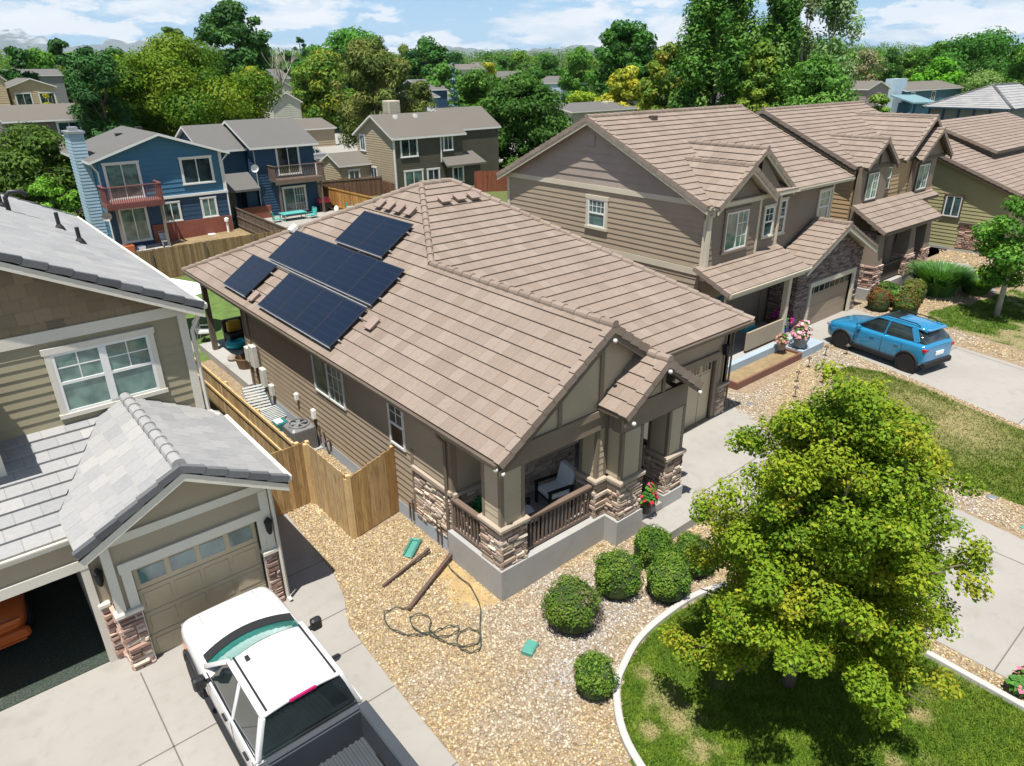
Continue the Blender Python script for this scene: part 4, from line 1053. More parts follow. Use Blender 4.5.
d2 = MB(); d2.tube([(uX1-.06, uw-.2, uZ0-.12), (uX1-.1, uw-.12, uZ0-.35), (3.86, uw-.06, uZ0-.6), (3.86, uw-.06, 3.25), (3.95, uw-.15, 3.15), (4.0, uw-.4, 3.18)], .045, 6); d2.tube([(3.8, gf-.1, gz0-.15), (3.8, gf-.1, .12), (3.82, gf-.2, .06)], .04, 6); d2.build('downspout', m_offw, H2, split=True)
# plumbing vents on the tall roof
def pipe(x, y, L, parent, m, r=.05):
    z = uZ0+uS*(uX1-x); b = MB(); b.tube([(x, y, z-.05), (x, y, z+L)], r, 8); b.lathe((x, y, z+.03), [(.14, -.06), (.1, .04), (.06, .1)], 10); b.build('vent_pipe', m, parent)
for px, py, L in ((80.5, 243, .4), (60, 229, .45), (2, 207, .5)):
    d = V(_ray(px, py)); t = (uZ0+uS*uX1-CAM_H)/(d.z+uS*d.x); q = V((0, 0, CAM_H))+d*t; pipe(q.x, q.y, L, H2, m_dark)
d = V(_ray(9, 211)); t = (uZ0+uS*uX1-CAM_H)/(d.z+uS*d.x); q = V((0, 0, CAM_H))+d*t
b = MB(); b.tube([(q.x, q.y, q.z), (q.x, q.y, q.z+.35), (q.x+.12, q.y, q.z+.5), (q.x+.4, q.y, q.z+.48), (q.x+.5, q.y, q.z+.36)], .06, 8); b.build('vent_pipe', m_dark, H2, smooth=True)
for px, py in ((42, 233),):
    d = V(_ray(px, py)); t = (uZ0+uS*uX1-CAM_H)/(d.z+uS*d.x); q = V((0, 0, CAM_H))+d*t; b = MB(); b.obox(q-V((.15, .15, .02)), (.3, 0, -.15), (0, .3, 0), (0, 0, .1)); b.build('roof_vent', m_dark, H2)

# ================================================================== the next tan-roofed house to the right
def gable_front(mb, xl, xr, xa, yf, z0, za, yb, m=0, expo=.345):
    """two tiled planes of a front-facing gable running back to yb"""
    roof_plane(mb, [(xl, yf, z0), (xa, yf, za), (xa, yb, za), (xl, yb, z0)], (xl, yf, z0), (xl, yb, z0), expo, .035, th=.1)
    roof_plane(mb, [(xr, yf, z0), (xr, yb, z0), (xa, yb, za), (xa, yf, za)], (xr, yf, z0), (xr, yb, z0), expo, .035, th=.1)
H3 = thing('house', 'two-storey tan-roofed house with a stone-fronted garage gable behind the blue car', 'house', (25.5, 19, .3))
r3 = MB(); cx0, cx1, cyF, cyR, cyB, cz0, cz1 = 20.15, 30.3, 13.85, 19.55, 25.0, 6.02, 8.6
roof_plane(r3, [(cx0, cyF, cz0), (cx1, cyF, cz0), (cx1, cyR, cz1), (cx0, cyR, cz1)], (cx0, cyF, cz0), (cx1, cyF, cz0))
roof_plane(r3, [(cx0, cyB, cz0), (cx0, cyR, cz1), (cx1, cyR, cz1), (cx1, cyB, cz0)], (cx1, cyB, cz0), (cx0, cyB, cz0))
ms3 = (cz1-cz0)/(cyR-cyF)
def gdormer(mb, cp, xl, xr, yf, z0, za, mslope, my, mz, rakes=True):
    xa = (xl+xr)/2; yb = my+(za-mz)/mslope
    zl = lambda z: my+(z-mz)/mslope
    roof_plane(mb, [(xl, yf, z0), (xa, yf, za), (xa, yb, za), (xl, max(yf+.05, zl(z0)), z0)], (xl, yf, z0), (xl, yf+1, z0), th=.1)
    roof_plane(mb, [(xr, yf, z0), (xr, max(yf+.05, zl(z0)), z0), (xa, yb, za), (xa, yf, za)], (xr, yf, z0), (xr, yf+1, z0), th=.1)
    caps(cp, (xa, yf, za), (xa, yb, za))
    rake(cp, (xl, yf, z0), (xa, yf, za), (0, -1, 0)); rake(cp, (xr, yf, z0), (xa, yf, za), (0, -1, 0))
    return xa
cp3 = MB()
gdormer(r3, cp3, 20.4, 24.05, 13.55, 6.0, 7.2, ms3, cyF, cz0)
gdormer(r3, cp3, 21.3, 25.9, 13.95, 6.02, 7.62, ms3, cyF, cz0)
# porch roof and garage roof
roof_plane(r3, [(20.1, 12.6, 3.28), (25.4, 12.6, 3.28), (25.4, 14.15, 3.95), (20.1, 14.15, 3.95)], (20.1, 12.6, 3.28), (25.4, 12.6, 3.28), .33)
gable_front(r3, 25.45, 31.25, 28.35, 12.68, 3.12, 4.5, 14.2)
roof_plane(r3, [(25.1, 14.15, 3.95), (25.45, 12.7, 3.3), (28.3, 14.2, 4.5)], (25.1, 12.7, 3.3), (28.3, 12.7, 3.3)) if False else None
caps(cp3, (28.35, 12.68, 4.5), (28.35, 14.2, 4.5)); rake(cp3, (25.45, 12.68, 3.12), (28.35, 12.68, 4.5), (0, -1, 0), .1, .1); rake(cp3, (31.25, 12.68, 3.12), (28.35, 12.68, 4.5), (0, -1, 0), .1, .1)
rake(cp3, (20.1, 12.6, 3.28), (20.1, 14.1, 3.93), (-1, 0, 0)); rake(cp3, (cx0, cyF, cz0), (cx0, cyR, cz1), (-1, 0, 0)); rake(cp3, (cx0, cyB, cz0), (cx0, cyR, cz1), (-1, 0, 0)); rake(cp3, (cx1, cyF, cz0), (cx1, cyR, cz1), (1, 0, 0)); caps(cp3, (cx0, cyR, cz1), (cx1, cyR, cz1))
ro3 = r3.build('roof', [m_tile, m_cream], H3); cp3.build('ridge_cap', m_rtile, ro3)
w3 = MB(); lx = 20.5
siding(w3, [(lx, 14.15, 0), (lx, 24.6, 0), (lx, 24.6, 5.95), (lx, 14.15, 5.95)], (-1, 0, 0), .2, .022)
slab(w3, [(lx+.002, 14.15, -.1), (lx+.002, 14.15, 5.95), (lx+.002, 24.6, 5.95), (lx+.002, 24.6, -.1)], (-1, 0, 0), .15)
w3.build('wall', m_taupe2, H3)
w3g = MB(); MB.flipn = V((-1, 0, 0)); courses(w3g, [(lx-.002, 14.3, 6.1), (lx-.002, 24.6, 6.1), (lx-.002, cyR, cz1-.12)], (lx-.002, 14.15, 6.1), (lx-.002, 24.6, 6.1), .3, .03, .4); MB.flipn = None
w3g.prism([(lx+.002, 14.0, 5.9), (lx+.002, 24.7, 5.9), (lx+.002, cyR, cz1-.13)], (.1, 0, 0)); w3g.build('gable_panel', m_mush, H3)
gv = MB(); gv.box(lx-.06, lx-.005, 19.4, 19.7, 7.55, 8.0); gv.build('gable_vent', m_mush, H3)
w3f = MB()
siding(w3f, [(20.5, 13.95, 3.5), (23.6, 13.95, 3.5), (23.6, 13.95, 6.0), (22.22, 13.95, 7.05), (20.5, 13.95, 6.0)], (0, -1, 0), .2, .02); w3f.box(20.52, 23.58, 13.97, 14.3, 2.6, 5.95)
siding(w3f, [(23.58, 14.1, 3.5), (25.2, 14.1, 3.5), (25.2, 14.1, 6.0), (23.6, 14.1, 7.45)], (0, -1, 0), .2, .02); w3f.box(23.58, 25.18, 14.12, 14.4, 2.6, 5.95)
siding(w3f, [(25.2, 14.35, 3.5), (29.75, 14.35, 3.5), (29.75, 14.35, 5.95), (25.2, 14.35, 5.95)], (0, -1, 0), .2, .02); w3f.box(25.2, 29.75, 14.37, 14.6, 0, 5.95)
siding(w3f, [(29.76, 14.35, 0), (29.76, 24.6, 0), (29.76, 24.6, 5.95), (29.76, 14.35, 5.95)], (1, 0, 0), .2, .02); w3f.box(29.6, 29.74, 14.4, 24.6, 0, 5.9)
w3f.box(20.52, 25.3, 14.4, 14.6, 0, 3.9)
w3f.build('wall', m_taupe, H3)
t3 = MB()
t3.box(lx-.06, lx-.024, 14.2, 24.6, 5.93, 6.12); t3.box(lx-.05, lx-.022, 14.1, 24.6, 3.55, 3.78); t3.box(lx-.05, lx+.1, 13.9, 14.08, 3.4, 5.95); t3.box(lx-.045, lx+.1, 24.5, 24.65, 0, 5.95)
t3.box(20.5, 23.7, 13.9, 13.93, 5.85, 6.0); t3.box(23.5, 23.62, 13.91, 14.0, 3.6, 5.9); t3.box(25.1, 25.24, 14.05, 14.13, 3.8, 5.9); t3.box(29.66, 29.8, 14.3, 14.36, 3.5, 5.9)
for p, q, y in (((20.4, 13.55, 6.0), (22.22, 13.55, 7.2), 0), ((24.05, 13.55, 6.0), (22.22, 13.55, 7.2), 0), ((25.9, 13.95, 6.02), (23.6, 13.95, 7.62), 0), ((25.45, 12.68, 3.12), (28.35, 12.68, 4.5), 0), ((31.25, 12.68, 3.12), (28.35, 12.68, 4.5), 0)): rakeboard(t3, p, q, (0, -1, 0), .08, .17, .05)
for p, q in (((cx0, cyF, cz0), (cx0, cyR, cz1)), ((cx0, cyB, cz0), (cx0, cyR, cz1))): rakeboard(t3, p, q, (-1, 0, 0), .1, .16, .05)
t3.box(24.3, 24.5, 12.75, 12.95, .35, 3.15); t3.box(20.3, 25.3, 12.7, 12.9, 3.02, 3.2)
t3.build('trim', m_cream, H3, split=True)
gutter(H3, (cx0+.1, cyF, cz0), (20.45, cyF, cz0), (0, -1, 0), m_cream); gutter(H3, (25.95, cyF, cz0), (cx1, cyF, cz0), (0, -1, 0), m_cream); gutter(H3, (20.1, 12.6, 3.3), (25.4, 12.6, 3.3), (0, -1, 0), m_cream)
q3 = MB(); q3.tube([(20.45, 13.75, 5.9), (20.52, 13.8, 5.7), (20.42, 14.05, 5.5), (20.42, 14.1, 3.6)], .05, 6); q3.build('downspout', m_cream, H3)
window(H3, (lx-.022, 19.6, 4.52), (0, -1, 0), (-1, 0, 0), .9, 1.06, 'hung', .13, m_white, m_glass, m_cream, [(0, 1, .5, 1, 4, 2)])
window(H3, (21.45, 13.93, 4.28), (1, 0, 0), (0, -1, 0), 1.35, 1.36, 'slide', .11, m_white, m_glassg, m_taupe, [(.5, 1, 0, 1, 2, 3)])
window(H3, (24.15, 14.08, 4.38), (1, 0, 0), (0, -1, 0), .62, 1.1, 'hung', .08, m_white, m_glass, m_cream, [(0, 1, .5, 1, 2, 2)])
window(H3, (25.42, 14.33, 4.25), (1, 0, 0), (0, -1, 0), .62, 1.3, 'hung', .08, m_white, m_glass, m_cream, [(0, 1, .5, 1, 2, 2)])
window(H3, (28.65, 14.33, 4.25), (1, 0, 0), (0, -1, 0), .85, 1.3, 'hung', .08, m_white, m_glassg, m_cream, [(0, 1, .5, 1, 2, 2)])
window(H3, (21.0, 14.36, 1.3), (1, 0, 0), (0, -1, 0), 1.6, 1.4, 'slide', .1, m_white, m_glassd, m_cream)
# garage front in dark stone, door
s3 = MB(); gy3 = 13.12
s3.prism([(25.75, gy3+.02, 2.15), (30.95, gy3+.02, 2.15), (30.95, gy3+.02, 3.05), (28.35, gy3+.02, 4.3), (25.75, gy3+.02, 3.05)], (0, .15, 0), col=(.12, .1, .09)); s3.box(25.72, 26.75, gy3, gy3+.15, .2, 2.15, col=(.12, .1, .09)); s3.box(30.3, 31.0, gy3, gy3+.15, .2, 2.15, col=(.12, .1, .09))
stone(s3, (25.7, gy3+.01, 0), (1, 0, 0), (0, -1, 0), 1.05, 1.95, .2, STONES_D); stone(s3, (30.3, gy3+.01, 0), (1, 0, 0), (0, -1, 0), .72, 1.95, .2, STONES_D)
for k in range(12):
    z = 2.2+k*.17; hw = 2.6 if z < 3.0 else 2.6-(z-3.0+.17)*2.08
    if hw > .2: stone(s3, (28.35-hw, gy3+.01, 0), (1, 0, 0), (0, -1, 0), 2*hw, .17, z, STONES_D, hmin=.08, hmax=.09)
stone(s3, (25.72, 14.3, 0), (0, -1, 0), (-1, 0, 0), 1.2, 2.9, .2, STONES_D)
s3.box(25.74, 25.9, gy3+.16, 14.3, .2, 3.1, col=(.12, .1, .09)); s3.build('stone_front', m_stone, H3)
d3 = MB()
for za, zb in ((.3, .75), (.76, 1.2), (1.21, 1.66), (1.67, 2.12)):
    d3.bbox(26.75, 30.3, gy3+.08, gy3+.14, za, zb, .01)
d3o = d3.build('garage_door', M_plain('brown_garage_door', (.26, .205, .15), .5, var=.05), H3)
d3w = MB()
for i in range(8): d3w.box(26.85+i*.435, 26.85+i*.435+.35, gy3+.07, gy3+.079, 1.74, 2.02)
d3w.build('door_window', m_glassd, d3o, split=True)
d3t = MB(); d3t.box(26.6, 30.45, gy3-.1, gy3+.08, 2.12, 2.32); d3t.box(30.3, 30.48, gy3-.09, gy3+.1, .3, 2.12); d3t.box(26.6, 26.75, gy3-.09, gy3+.1, .3, 2.12); d3t.build('garage_trim', m_cream, H3, split=True)
p3 = MB(); p3.box(20.3, 25.6, 12.55, 14.4, 0, .62); p3.build('porch_floor', m_conc2, H3)
k3 = MB(); k3.box(21.9, 24.3, 12.75, 12.83, .72, 1.42); k3.build('porch_panel', m_hpan, H3)
st3 = MB(); stone(st3, (20.45, 14.1, 0), (0, -1, 0), (-1, 0, 0), .6, 1.1, .4, STONES_D); st3.build('stone_wainscot', m_stone, H3)
for x, y in ((23.5, 18.2), (28.2, 15.8), (30.5, 18.4)): pass
for x in (23.4,):
    y = cyR-.5; b = MB(); b.box(x-.14, x+.14, y-.12, y+.12, cz1-ms3*.5, cz1-ms3*.5+.16); b.build('roof_vent', m_dkbrown, H3)

# ================================================================== brown house beyond it
H4 = thing('house', 'two-storey brown house with two small front gables and a shaded stone-pillared porch', 'house', (38, 19, .3))
r4 = MB(); cp4 = MB(); ax0, ax1, ayF, ayR, ayB, az0, az1 = 32.65, 41.6, 14.85, 19.85, 25, 6.1, 8.34; as4 = (az1-az0)/(ayR-ayF)
roof_plane(r4, [(ax0, ayF, az0), (ax1+1.2, ayF, az0), (ax1+1.2, ayR, az1), (ax0, ayR, az1)], (ax0, ayF, az0), (ax1, ayF, az0))
roof_plane(r4, [(ax0, ayB, az0), (ax0, ayR, az1), (ax1+1.2, ayR, az1), (ax1+1.2, ayB, az0)], (ax1, ayB, az0), (ax0, ayB, az0))
gdormer(r4, cp4, 33.05, 36.2, 14.5, 6.05, 7.2, as4, ayF, az0); gdormer(r4, cp4, 38.6, 42.4, 14.4, 5.95, 7.3, as4, ayF, az0)
roof_plane(r4, [(43.0, 15.5, 6.4), (43.0, 20, 7.9), (39.8, 20, 7.9), (39.8, 15.5, 6.4)], (43, 15.5, 6.4), (39.8, 15.5, 6.4)) if False else None
gdormer(r4, cp4, 37.5, 42.8, 14.7, 6.0, 7.9, as4, ayF, az0)
roof_plane(r4, [(32.6, 13.0, 3.45), (38.9, 13.0, 3.4), (38.9, 14.7, 4.4), (32.6, 14.7, 4.45)], (32.6, 13.0, 3.45), (38.9, 13, 3.4), .33)
roof_plane(r4, [(38.95, 14.3, 4.0), (41.5, 14.3, 4.0), (41.5, 15.3, 4.6), (38.95, 15.3, 4.6)], (38.95, 14.3, 4.0), (41.5, 14.3, 4.0), .33)
rake(cp4, (ax0, ayF, az0), (ax0, ayR, az1), (-1, 0, 0)); rake(cp4, (ax0, ayB, az0), (ax0, ayR, az1), (-1, 0, 0)); rake(cp4, (32.6, 13.0, 3.45), (32.6, 14.7, 4.45), (-1, 0, 0)); caps(cp4, (ax0, ayR, az1), (ax1+1.2, ayR, az1))
ro4 = r4.build('roof', [m_tile, m_dkbrown], H4); cp4.build('ridge_cap', m_rtile, ro4)
w4 = MB(); siding(w4, [(33.0, 15.0, 0), (33.0, 24.6, 0), (33.0, 24.6, 6.0), (33.0, ayR, 8.2), (33.0, 15.0, 6.0)], (-1, 0, 0), .2, .022); w4.box(33.02, 33.2, 15.02, 24.6, 0, 6)
siding(w4, [(35.7, 14.98, 3.5), (38.9, 14.98, 3.5), (38.9, 14.98, 5.9), (35.7, 14.98, 5.9)], (0, -1, 0), .2, .02)
siding(w4, [(38.9, 14.72, 3.5), (41.4, 14.72, 3.5), (41.4, 14.72, 4.4), (38.9, 14.72, 4.4)], (0, -1, 0), .2, .02); w4.build('wall', m_gold, H4)
w4b = MB(); w4b.box(33.0, 35.75, 14.72, 14.9, 3.3, 6.05); w4b.prism([(33.2, 14.73, 6.0), (36.0, 14.73, 6.0), (34.62, 14.73, 7.0)], (0, .12, 0)); w4b.box(35.75, 39.0, 15.0, 15.2, 0, 5.95); w4b.box(38.92, 41.4, 14.74, 14.95, 0, 6.0); w4b.prism([(38.8, 14.69, 5.95), (42.2, 14.69, 5.95), (40.5, 14.69, 7.1)], (0, .12, 0)); w4b.box(33.2, 41.4, 15.2, 15.3, 0, 5.9); w4b.box(41.3, 41.42, 15, 24.6, 0, 6); w4b.build('wall', m_taupe, H4)
t4 = MB(); t4.box(33.0, 35.8, 14.66, 14.71, 5.95, 6.1); t4.box(34.57, 34.69, 14.68, 14.72, 6.1, 6.95); t4.box(38.85, 42.1, 14.62, 14.68, 5.88, 6.02); t4.box(39.7, 39.8, 14.64, 14.68, 6.02, 6.6)
for p, q in (((33.05, 14.5, 6.05), (34.62, 14.5, 7.2)), ((36.2, 14.5, 6.05), (34.62, 14.5, 7.2)), ((38.6, 14.4, 5.95), (40.5, 14.4, 7.3)), ((42.4, 14.4, 5.95), (40.5, 14.4, 7.3))): rakeboard(t4, p, q, (0, -1, 0), .08, .16, .05)
for p, q in (((ax0, ayF, az0), (ax0, ayR, az1)), ((ax0, ayB, az0), (ax0, ayR, az1))): rakeboard(t4, p, q, (-1, 0, 0), .1, .2, .05)
t4.build('trim', m_dkbrown, H4, split=True)
window(H4, (33.65, 14.71, 4.55), (1, 0, 0), (0, -1, 0), 1.1, 1.2, 'slide', .07, m_white, m_glassg, m_dkbrown, [(.5, 1, 0, 1, 2, 3)])
window(H4, (35.95, 14.97, 4.75), (1, 0, 0), (0, -1, 0), .7, 1.05, 'hung', .06, m_white, m_glass, m_dkbrown)
window(H4, (39.2, 14.71, 4.4), (1, 0, 0), (0, -1, 0), 1.3, 1.25, 'slide', .07, m_white, m_glassg, m_dkbrown, [(.5, 1, 0, 1, 2, 3)])
pl4 = MB(); pl4.box(32.4, 38.6, 13.15, 15.0, 0, .85); pl4.build('porch_floor', m_conc2, H4)
for x in (33.0, 36.4, 38.2):
    c = MB(); c.ring([[(x+a*.36, 13.55+b_*.36, 1.9) for a, b_ in ((-1, -1), (1, -1), (1, 1), (-1, 1))], [(x+a*.26, 13.55+b_*.26, 3.3) for a, b_ in ((-1, -1), (1, -1), (1, 1), (-1, 1))]]); co = c.build('column', m_taupe, H4)
    s = MB(); s.box(x-.38, x+.38, 13.17, 13.93, .85, 1.9, col=(.15, .12, .1)); stone(s, (x-.42, 13.17, 0), (1, 0, 0), (0, -1, 0), .84, 1.05, .85, STONES_R); stone(s, (x-.38, 13.95, 0), (0, -1, 0), (-1, 0, 0), .8, 1.05, .85, STONES_R); s.build('stone_base', m_stone, co)
b4 = MB(); b4.box(32.7, 38.7, 13.4, 13.65, 3.05, 3.38); b4.box(32.75, 32.95, 13.4, 15, 3.05, 3.4); b4.build('beam', m_dkbrown, H4, split=True)
railing(33.4, 13.4, 36.0, 13.4, .95, 1.7, m_dkbrown, H4)
dd4 = MB(); dd4.box(37.0, 37.9, 14.94, 14.99, .85, 2.9); dd4.build('door', m_dkbrown, H4)

# ================================================================== olive house at the right
H5 = thing('house', 'single-storey olive-sided house with stone wainscot behind the young tree at the right edge', 'house', (52, 18, .3))
r5 = MB(); cp5 = MB(); ox = 45.5
e0, e1, zt = (ox, 11.7, 3.9), (ox, 16.6, 5.5), 5.5
roof_plane(r5, [(ox, 11.6, 3.85), (62, 11.6, 3.85), (62, 18.8, 6.6), (ox, 18.8, 6.6)], (ox, 11.6, 3.85), (62, 11.6, 3.85))
roof_plane(r5, [(ox, 26, 3.85), (ox, 18.8, 6.6), (62, 18.8, 6.6), (62, 26, 3.85)], (62, 26, 3.85), (ox, 26, 3.85))
roof_plane(r5, [(50, 14.6, 5.5), (64, 14.6, 5.5), (64, 18.8, 6.98), (50, 18.8, 6.98)], (50, 14.6, 5.5), (64, 14.6, 5.5))
rake(cp5, (ox, 11.6, 3.85), (ox, 18.8, 6.6), (-1, 0, 0)); rake(cp5, (50, 14.6, 5.5), (50, 18.8, 6.98), (-1, 0, 0)); caps(cp5, (ox, 18.8, 6.6), (62, 18.8, 6.6))
ro5 = r5.build('roof', [m_tile, m_dkbrown], H5); cp5.build('ridge_cap', m_rtile, ro5)
w5 = MB(); siding(w5, [(45.9, 12.1, .45), (45.9, 25.5, .45), (45.9, 25.5, 3.9), (45.9, 18.8, 6.4), (45.9, 12.1, 3.9)], (-1, 0, 0), .2, .024); slab(w5, [(45.902, 12.1, 0), (45.902, 12.1, 3.9), (45.902, 18.8, 6.4), (45.902, 25.5, 3.9), (45.902, 25.5, 0)], (-1, 0, 0), .15); w5.box(46.0, 62, 12.1, 12.25, 0, 3.85); w5.build('wall', m_olive, H5)
u5 = MB(); u5.prism([(50.2, 14.9, 4.9), (50.2, 18.7, 6.3), (50.2, 18.7, 6.85), (50.2, 14.9, 5.48)], (12, 0, 0)); u5.build('dormer_shade_wall', m_dkbrown, H5)  # dark brown here is painted shade below the raised roof
f5 = MB(); f5.box(45.84, 45.9, 12.1, 25.5, -.1, .44); f5.build('foundation', m_conc2, H5)
s5 = MB(); stone(s5, (45.88, 14.3, 0), (0, -1, 0), (-1, 0, 0), 2.2, 1.35, .5, STONES_R); s5.build('stone_wainscot', m_stone, H5)
t5 = MB(); t5.box(45.78, 45.88, 12.0, 14.35, 1.85, 1.95); rakeboard(t5, (ox, 11.6, 3.85), (ox, 18.8, 6.6), (-1, 0, 0), .1, .18, .05); t5.build('trim', m_dkbrown, H5, split=True)
window(H5, (45.87, 15.35, 2.2), (0, -1, 0), (-1, 0, 0), .85, 1.15, 'slide', .08, m_white, m_glass, m_dkbrown)

# ================================================================== grey house behind, blue houses and tan house beyond the back fences
SIDT = .034
def simple_house(label, x0, x1, y0, y1, g, ez, rz_, axis, wm, rm, ov=.35, trim=None, name='house', sid=.2, group=None, ridge=None):
    H = thing(name, label, 'house', ((x0+x1)/2, (y0+y1)/2, g), group=group)
    r = MB(); t = .16
    def pl(pts): r.poly(pts, 0); r.prism(pts, (0, 0, -t), 1)
    if axis == 'y':
        xr = ridge if ridge else (x0+x1)/2; s = (rz_-ez)/(x1-xr)
        zl = ez-(ov*(rz_-ez)/(xr-x0)); zr = ez-ov*s
        A_ = [(x0-ov, y0-ov, zl), (xr, y0-ov, rz_), (xr, y1+ov, rz_), (x0-ov, y1+ov, zl)]; B_ = [(x1+ov, y0-ov, zr), (x1+ov, y1+ov, zr), (xr, y1+ov, rz_), (xr, y0-ov, rz_)]
    else:
        yr = ridge if ridge else (y0+y1)/2; zl = ez-ov*(rz_-ez)/(yr-y0); zr = ez-ov*(rz_-ez)/(y1-yr)
        A_ = [(x0-ov, y0-ov, zl), (x1+ov, y0-ov, zl), (x1+ov, yr, rz_), (x0-ov, yr, rz_)]; B_ = [(x0-ov, y1+ov, zr), (x0-ov, yr, rz_), (x1+ov, yr, rz_), (x1+ov, y1+ov, zr)]
    for P_ in (A_, B_):
        up = [(a, b, c+.012) for a, b, c in P_]; r.poly(up, 0); r.prism(P_, (0, 0, -t), 1)
    r.build('roof', [rm, trim or m_white], H)
    w = MB()
    if axis == 'y':
        siding(w, [(x0, y0, g), (x1, y0, g), (x1, y0, ez-.06), (xr, y0, rz_-.18), (x0, y0, ez-.06)], (0, -1, 0), sid, SIDT)
        siding(w, [(x0, y0, g), (x0, y1, g), (x0, y1, ez-.06), (x0, y0, ez-.06)], (-1, 0, 0), sid, SIDT)
    else:
        siding(w, [(x0, y0, g), (x1, y0, g), (x1, y0, ez-.06), (x0, y0, ez-.06)], (0, -1, 0), sid, SIDT)
        siding(w, [(x0, y0, g), (x0, y1, g), (x0, y1, ez-.06), (x0, yr, rz_-.18), (x0, y0, ez-.06)], (-1, 0, 0), sid, SIDT)
    w.box(x0+.003, x1, y0+.003, y1, g-.1, ez-.1)
    if axis == 'x': w.prism([(x0+.004, y0+.1, ez-.1), (x0+.004, y1-.1, ez-.1), (x0+.004, yr, rz_-.2)], (x1-x0-.01, 0, 0))
    else: w.prism([(x0+.1, y0+.004, ez-.1), (x1-.1, y0+.004, ez-.1), (xr, y0+.004, rz_-.2)], (0, y1-y0-.01, 0))
    w.build('wall', wm, H)
    return H
m_greyw = M_plain('grey_stucco', (.20, .20, .195), .8, var=.06)
H6 = thing('house', 'grey stucco house with pale hip roof and dark battens at the right edge', 'house', (92, 30, .3))
r6 = MB(); fx, fz = 84, 6.2
p = [(fx, 24.2, fz), (fx, 32.5, fz), (fx+6, 28.3, 8.2), (fx+14, 24.2, fz), (fx+14, 28.3, 8.2), (fx+14, 32.5, fz)]
roof_plane(r6, [p[0], p[2], p[1]], p[0], p[1], .5, .04, .5); roof_plane(r6, [p[0], p[3], p[4], p[2]], p[0], p[3], .5, .04, .5); roof_plane(r6, [p[1], p[2], p[4], p[5]], p[1], p[5], .5, .04, .5)
ro6 = r6.build('roof', [m_gtile, m_navy], H6); c6 = MB(); caps(c6, p[0], p[2], .3, .12, .6); caps(c6, p[1], p[2], .3, .12, .6); caps(c6, p[2], p[4], .3, .12, .6); c6.build('ridge_cap', m_dtile, ro6)
w6 = MB(); w6.box(fx+.5, fx+13.5, 24.7, 32, 0, fz-.1); w6.build('wall', m_greyw, H6)
b6 = MB()
for i in range(6): b6.box(fx+.42, fx+.52, 24.7+i*1.42, 24.9+i*1.42, 3.6, fz-.12)
b6.box(fx+.4, fx+.5, 24.6, 32.1, 3.4, 3.6); b6.build('batten', m_navy, H6, split=True)
l6 = MB(); MB.flipn = V((0, 0, 1)); courses(l6, [(fx-2.5, 26, 2.9), (fx-2.5, 18, 2.9), (fx+.4, 18, 3.5), (fx+.4, 26, 3.5)], (fx-2.5, 26, 2.9), (fx-2.5, 18, 2.9), .5, .04, .5); MB.flipn = None; l6.prism([(fx-2.5, 26, 2.9), (fx-2.5, 18, 2.9), (fx+.4, 18, 3.5), (fx+.4, 26, 3.5)], (0, 0, -.2)); l6.build('porch_roof', m_gtile, H6)

H7 = simple_house('blue two-storey house with a red balcony deck and wide siding, beyond the dirt yard', 9.0, 16.35, 49.6, 57.5, 0, 5.62, 6.85, 'y', m_blue, m_shing, .5, m_white, sid=.29)
t7 = MB(); t7.box(8.9, 16.45, 49.46, 49.56, 2.82, 2.98); t7.box(16.22, 16.4, 49.5, 49.6, 2.98, 5.5); t7.build('trim', m_white, H7, split=True)
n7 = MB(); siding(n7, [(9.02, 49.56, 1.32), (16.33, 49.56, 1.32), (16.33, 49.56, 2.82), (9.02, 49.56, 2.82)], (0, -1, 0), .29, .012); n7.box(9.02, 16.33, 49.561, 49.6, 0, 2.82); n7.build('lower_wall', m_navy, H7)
k7 = MB(); k7.box(11.3, 16.36, 49.46, 49.57, 0, 1.3); k7.build('brick_wainscot', m_brick, H7)
window(H7, (9.36, 49.563, 3.14), (1, 0, 0), (0, -1, 0), 1.85, 2.05, 'slide', .1, m_white, m_glassg, m_white, name='sliding_door')
window(H7, (13.8, 49.563, 3.62), (1, 0, 0), (0, -1, 0), 1.85, 1.55, 'slide', .1, m_white, m_glassd, m_white)
window(H7, (9.6, 49.54, .45), (1, 0, 0), (0, -1, 0), 1.5, 2.05, 'slide', .08, m_white, m_glassg, m_white, name='sliding_door')
window(H7, (12.15, 49.54, 1.4), (1, 0, 0), (0, -1, 0), 1.0, 1.15, 'slide', .08, m_white, m_glass, m_white)
window(H7, (14.62, 49.54, 1.38), (1, 0, 0), (0, -1, 0), .88, 1.2, 'slide', .08, m_white, m_glassg, m_white)
m_redd = M_plain('red_stained_deck', (.19, .075, .065), .7, var=.12)
dk = MB(); dk.box(8.75, 11.95, 48.0, 49.45, 2.98, 3.06); dk.box(8.75, 11.95, 47.96, 48.0, 2.76, 3.08); dk.box(8.72, 8.76, 47.96, 49.45, 2.76, 3.08)
for i in range(27): dk.beam((8.78+i*.121, 47.99, 3.0), (8.78+i*.121, 47.99, 4.0), .04, .04)
for i in range(11):
    dk.beam((8.76, 48.1+i*.125, 3.0), (8.76, 48.1+i*.125, 4.0), .04, .04); dk.beam((11.93, 48.1+i*.125, 3.0), (11.93, 48.1+i*.125, 4.0), .04, .04)
for a, b_ in (((8.72, 47.98), (11.97, 47.98)), ((8.76, 47.98), (8.76, 49.45)), ((11.93, 47.98), (11.93, 49.45))): dk.beam((*a, 4.05), (*b_, 4.05), .12, .05)
for i in range(27): dk.box(8.76+i*.121, 8.80+i*.121, 47.93, 47.965, 2.7, 3.1)
dk.build('balcony_deck', m_redd, H7)
dp = MB()
for x in (9.2, 11.75): dp.box(x-.07, x+.07, 48.1, 48.24, 0, 2.98)
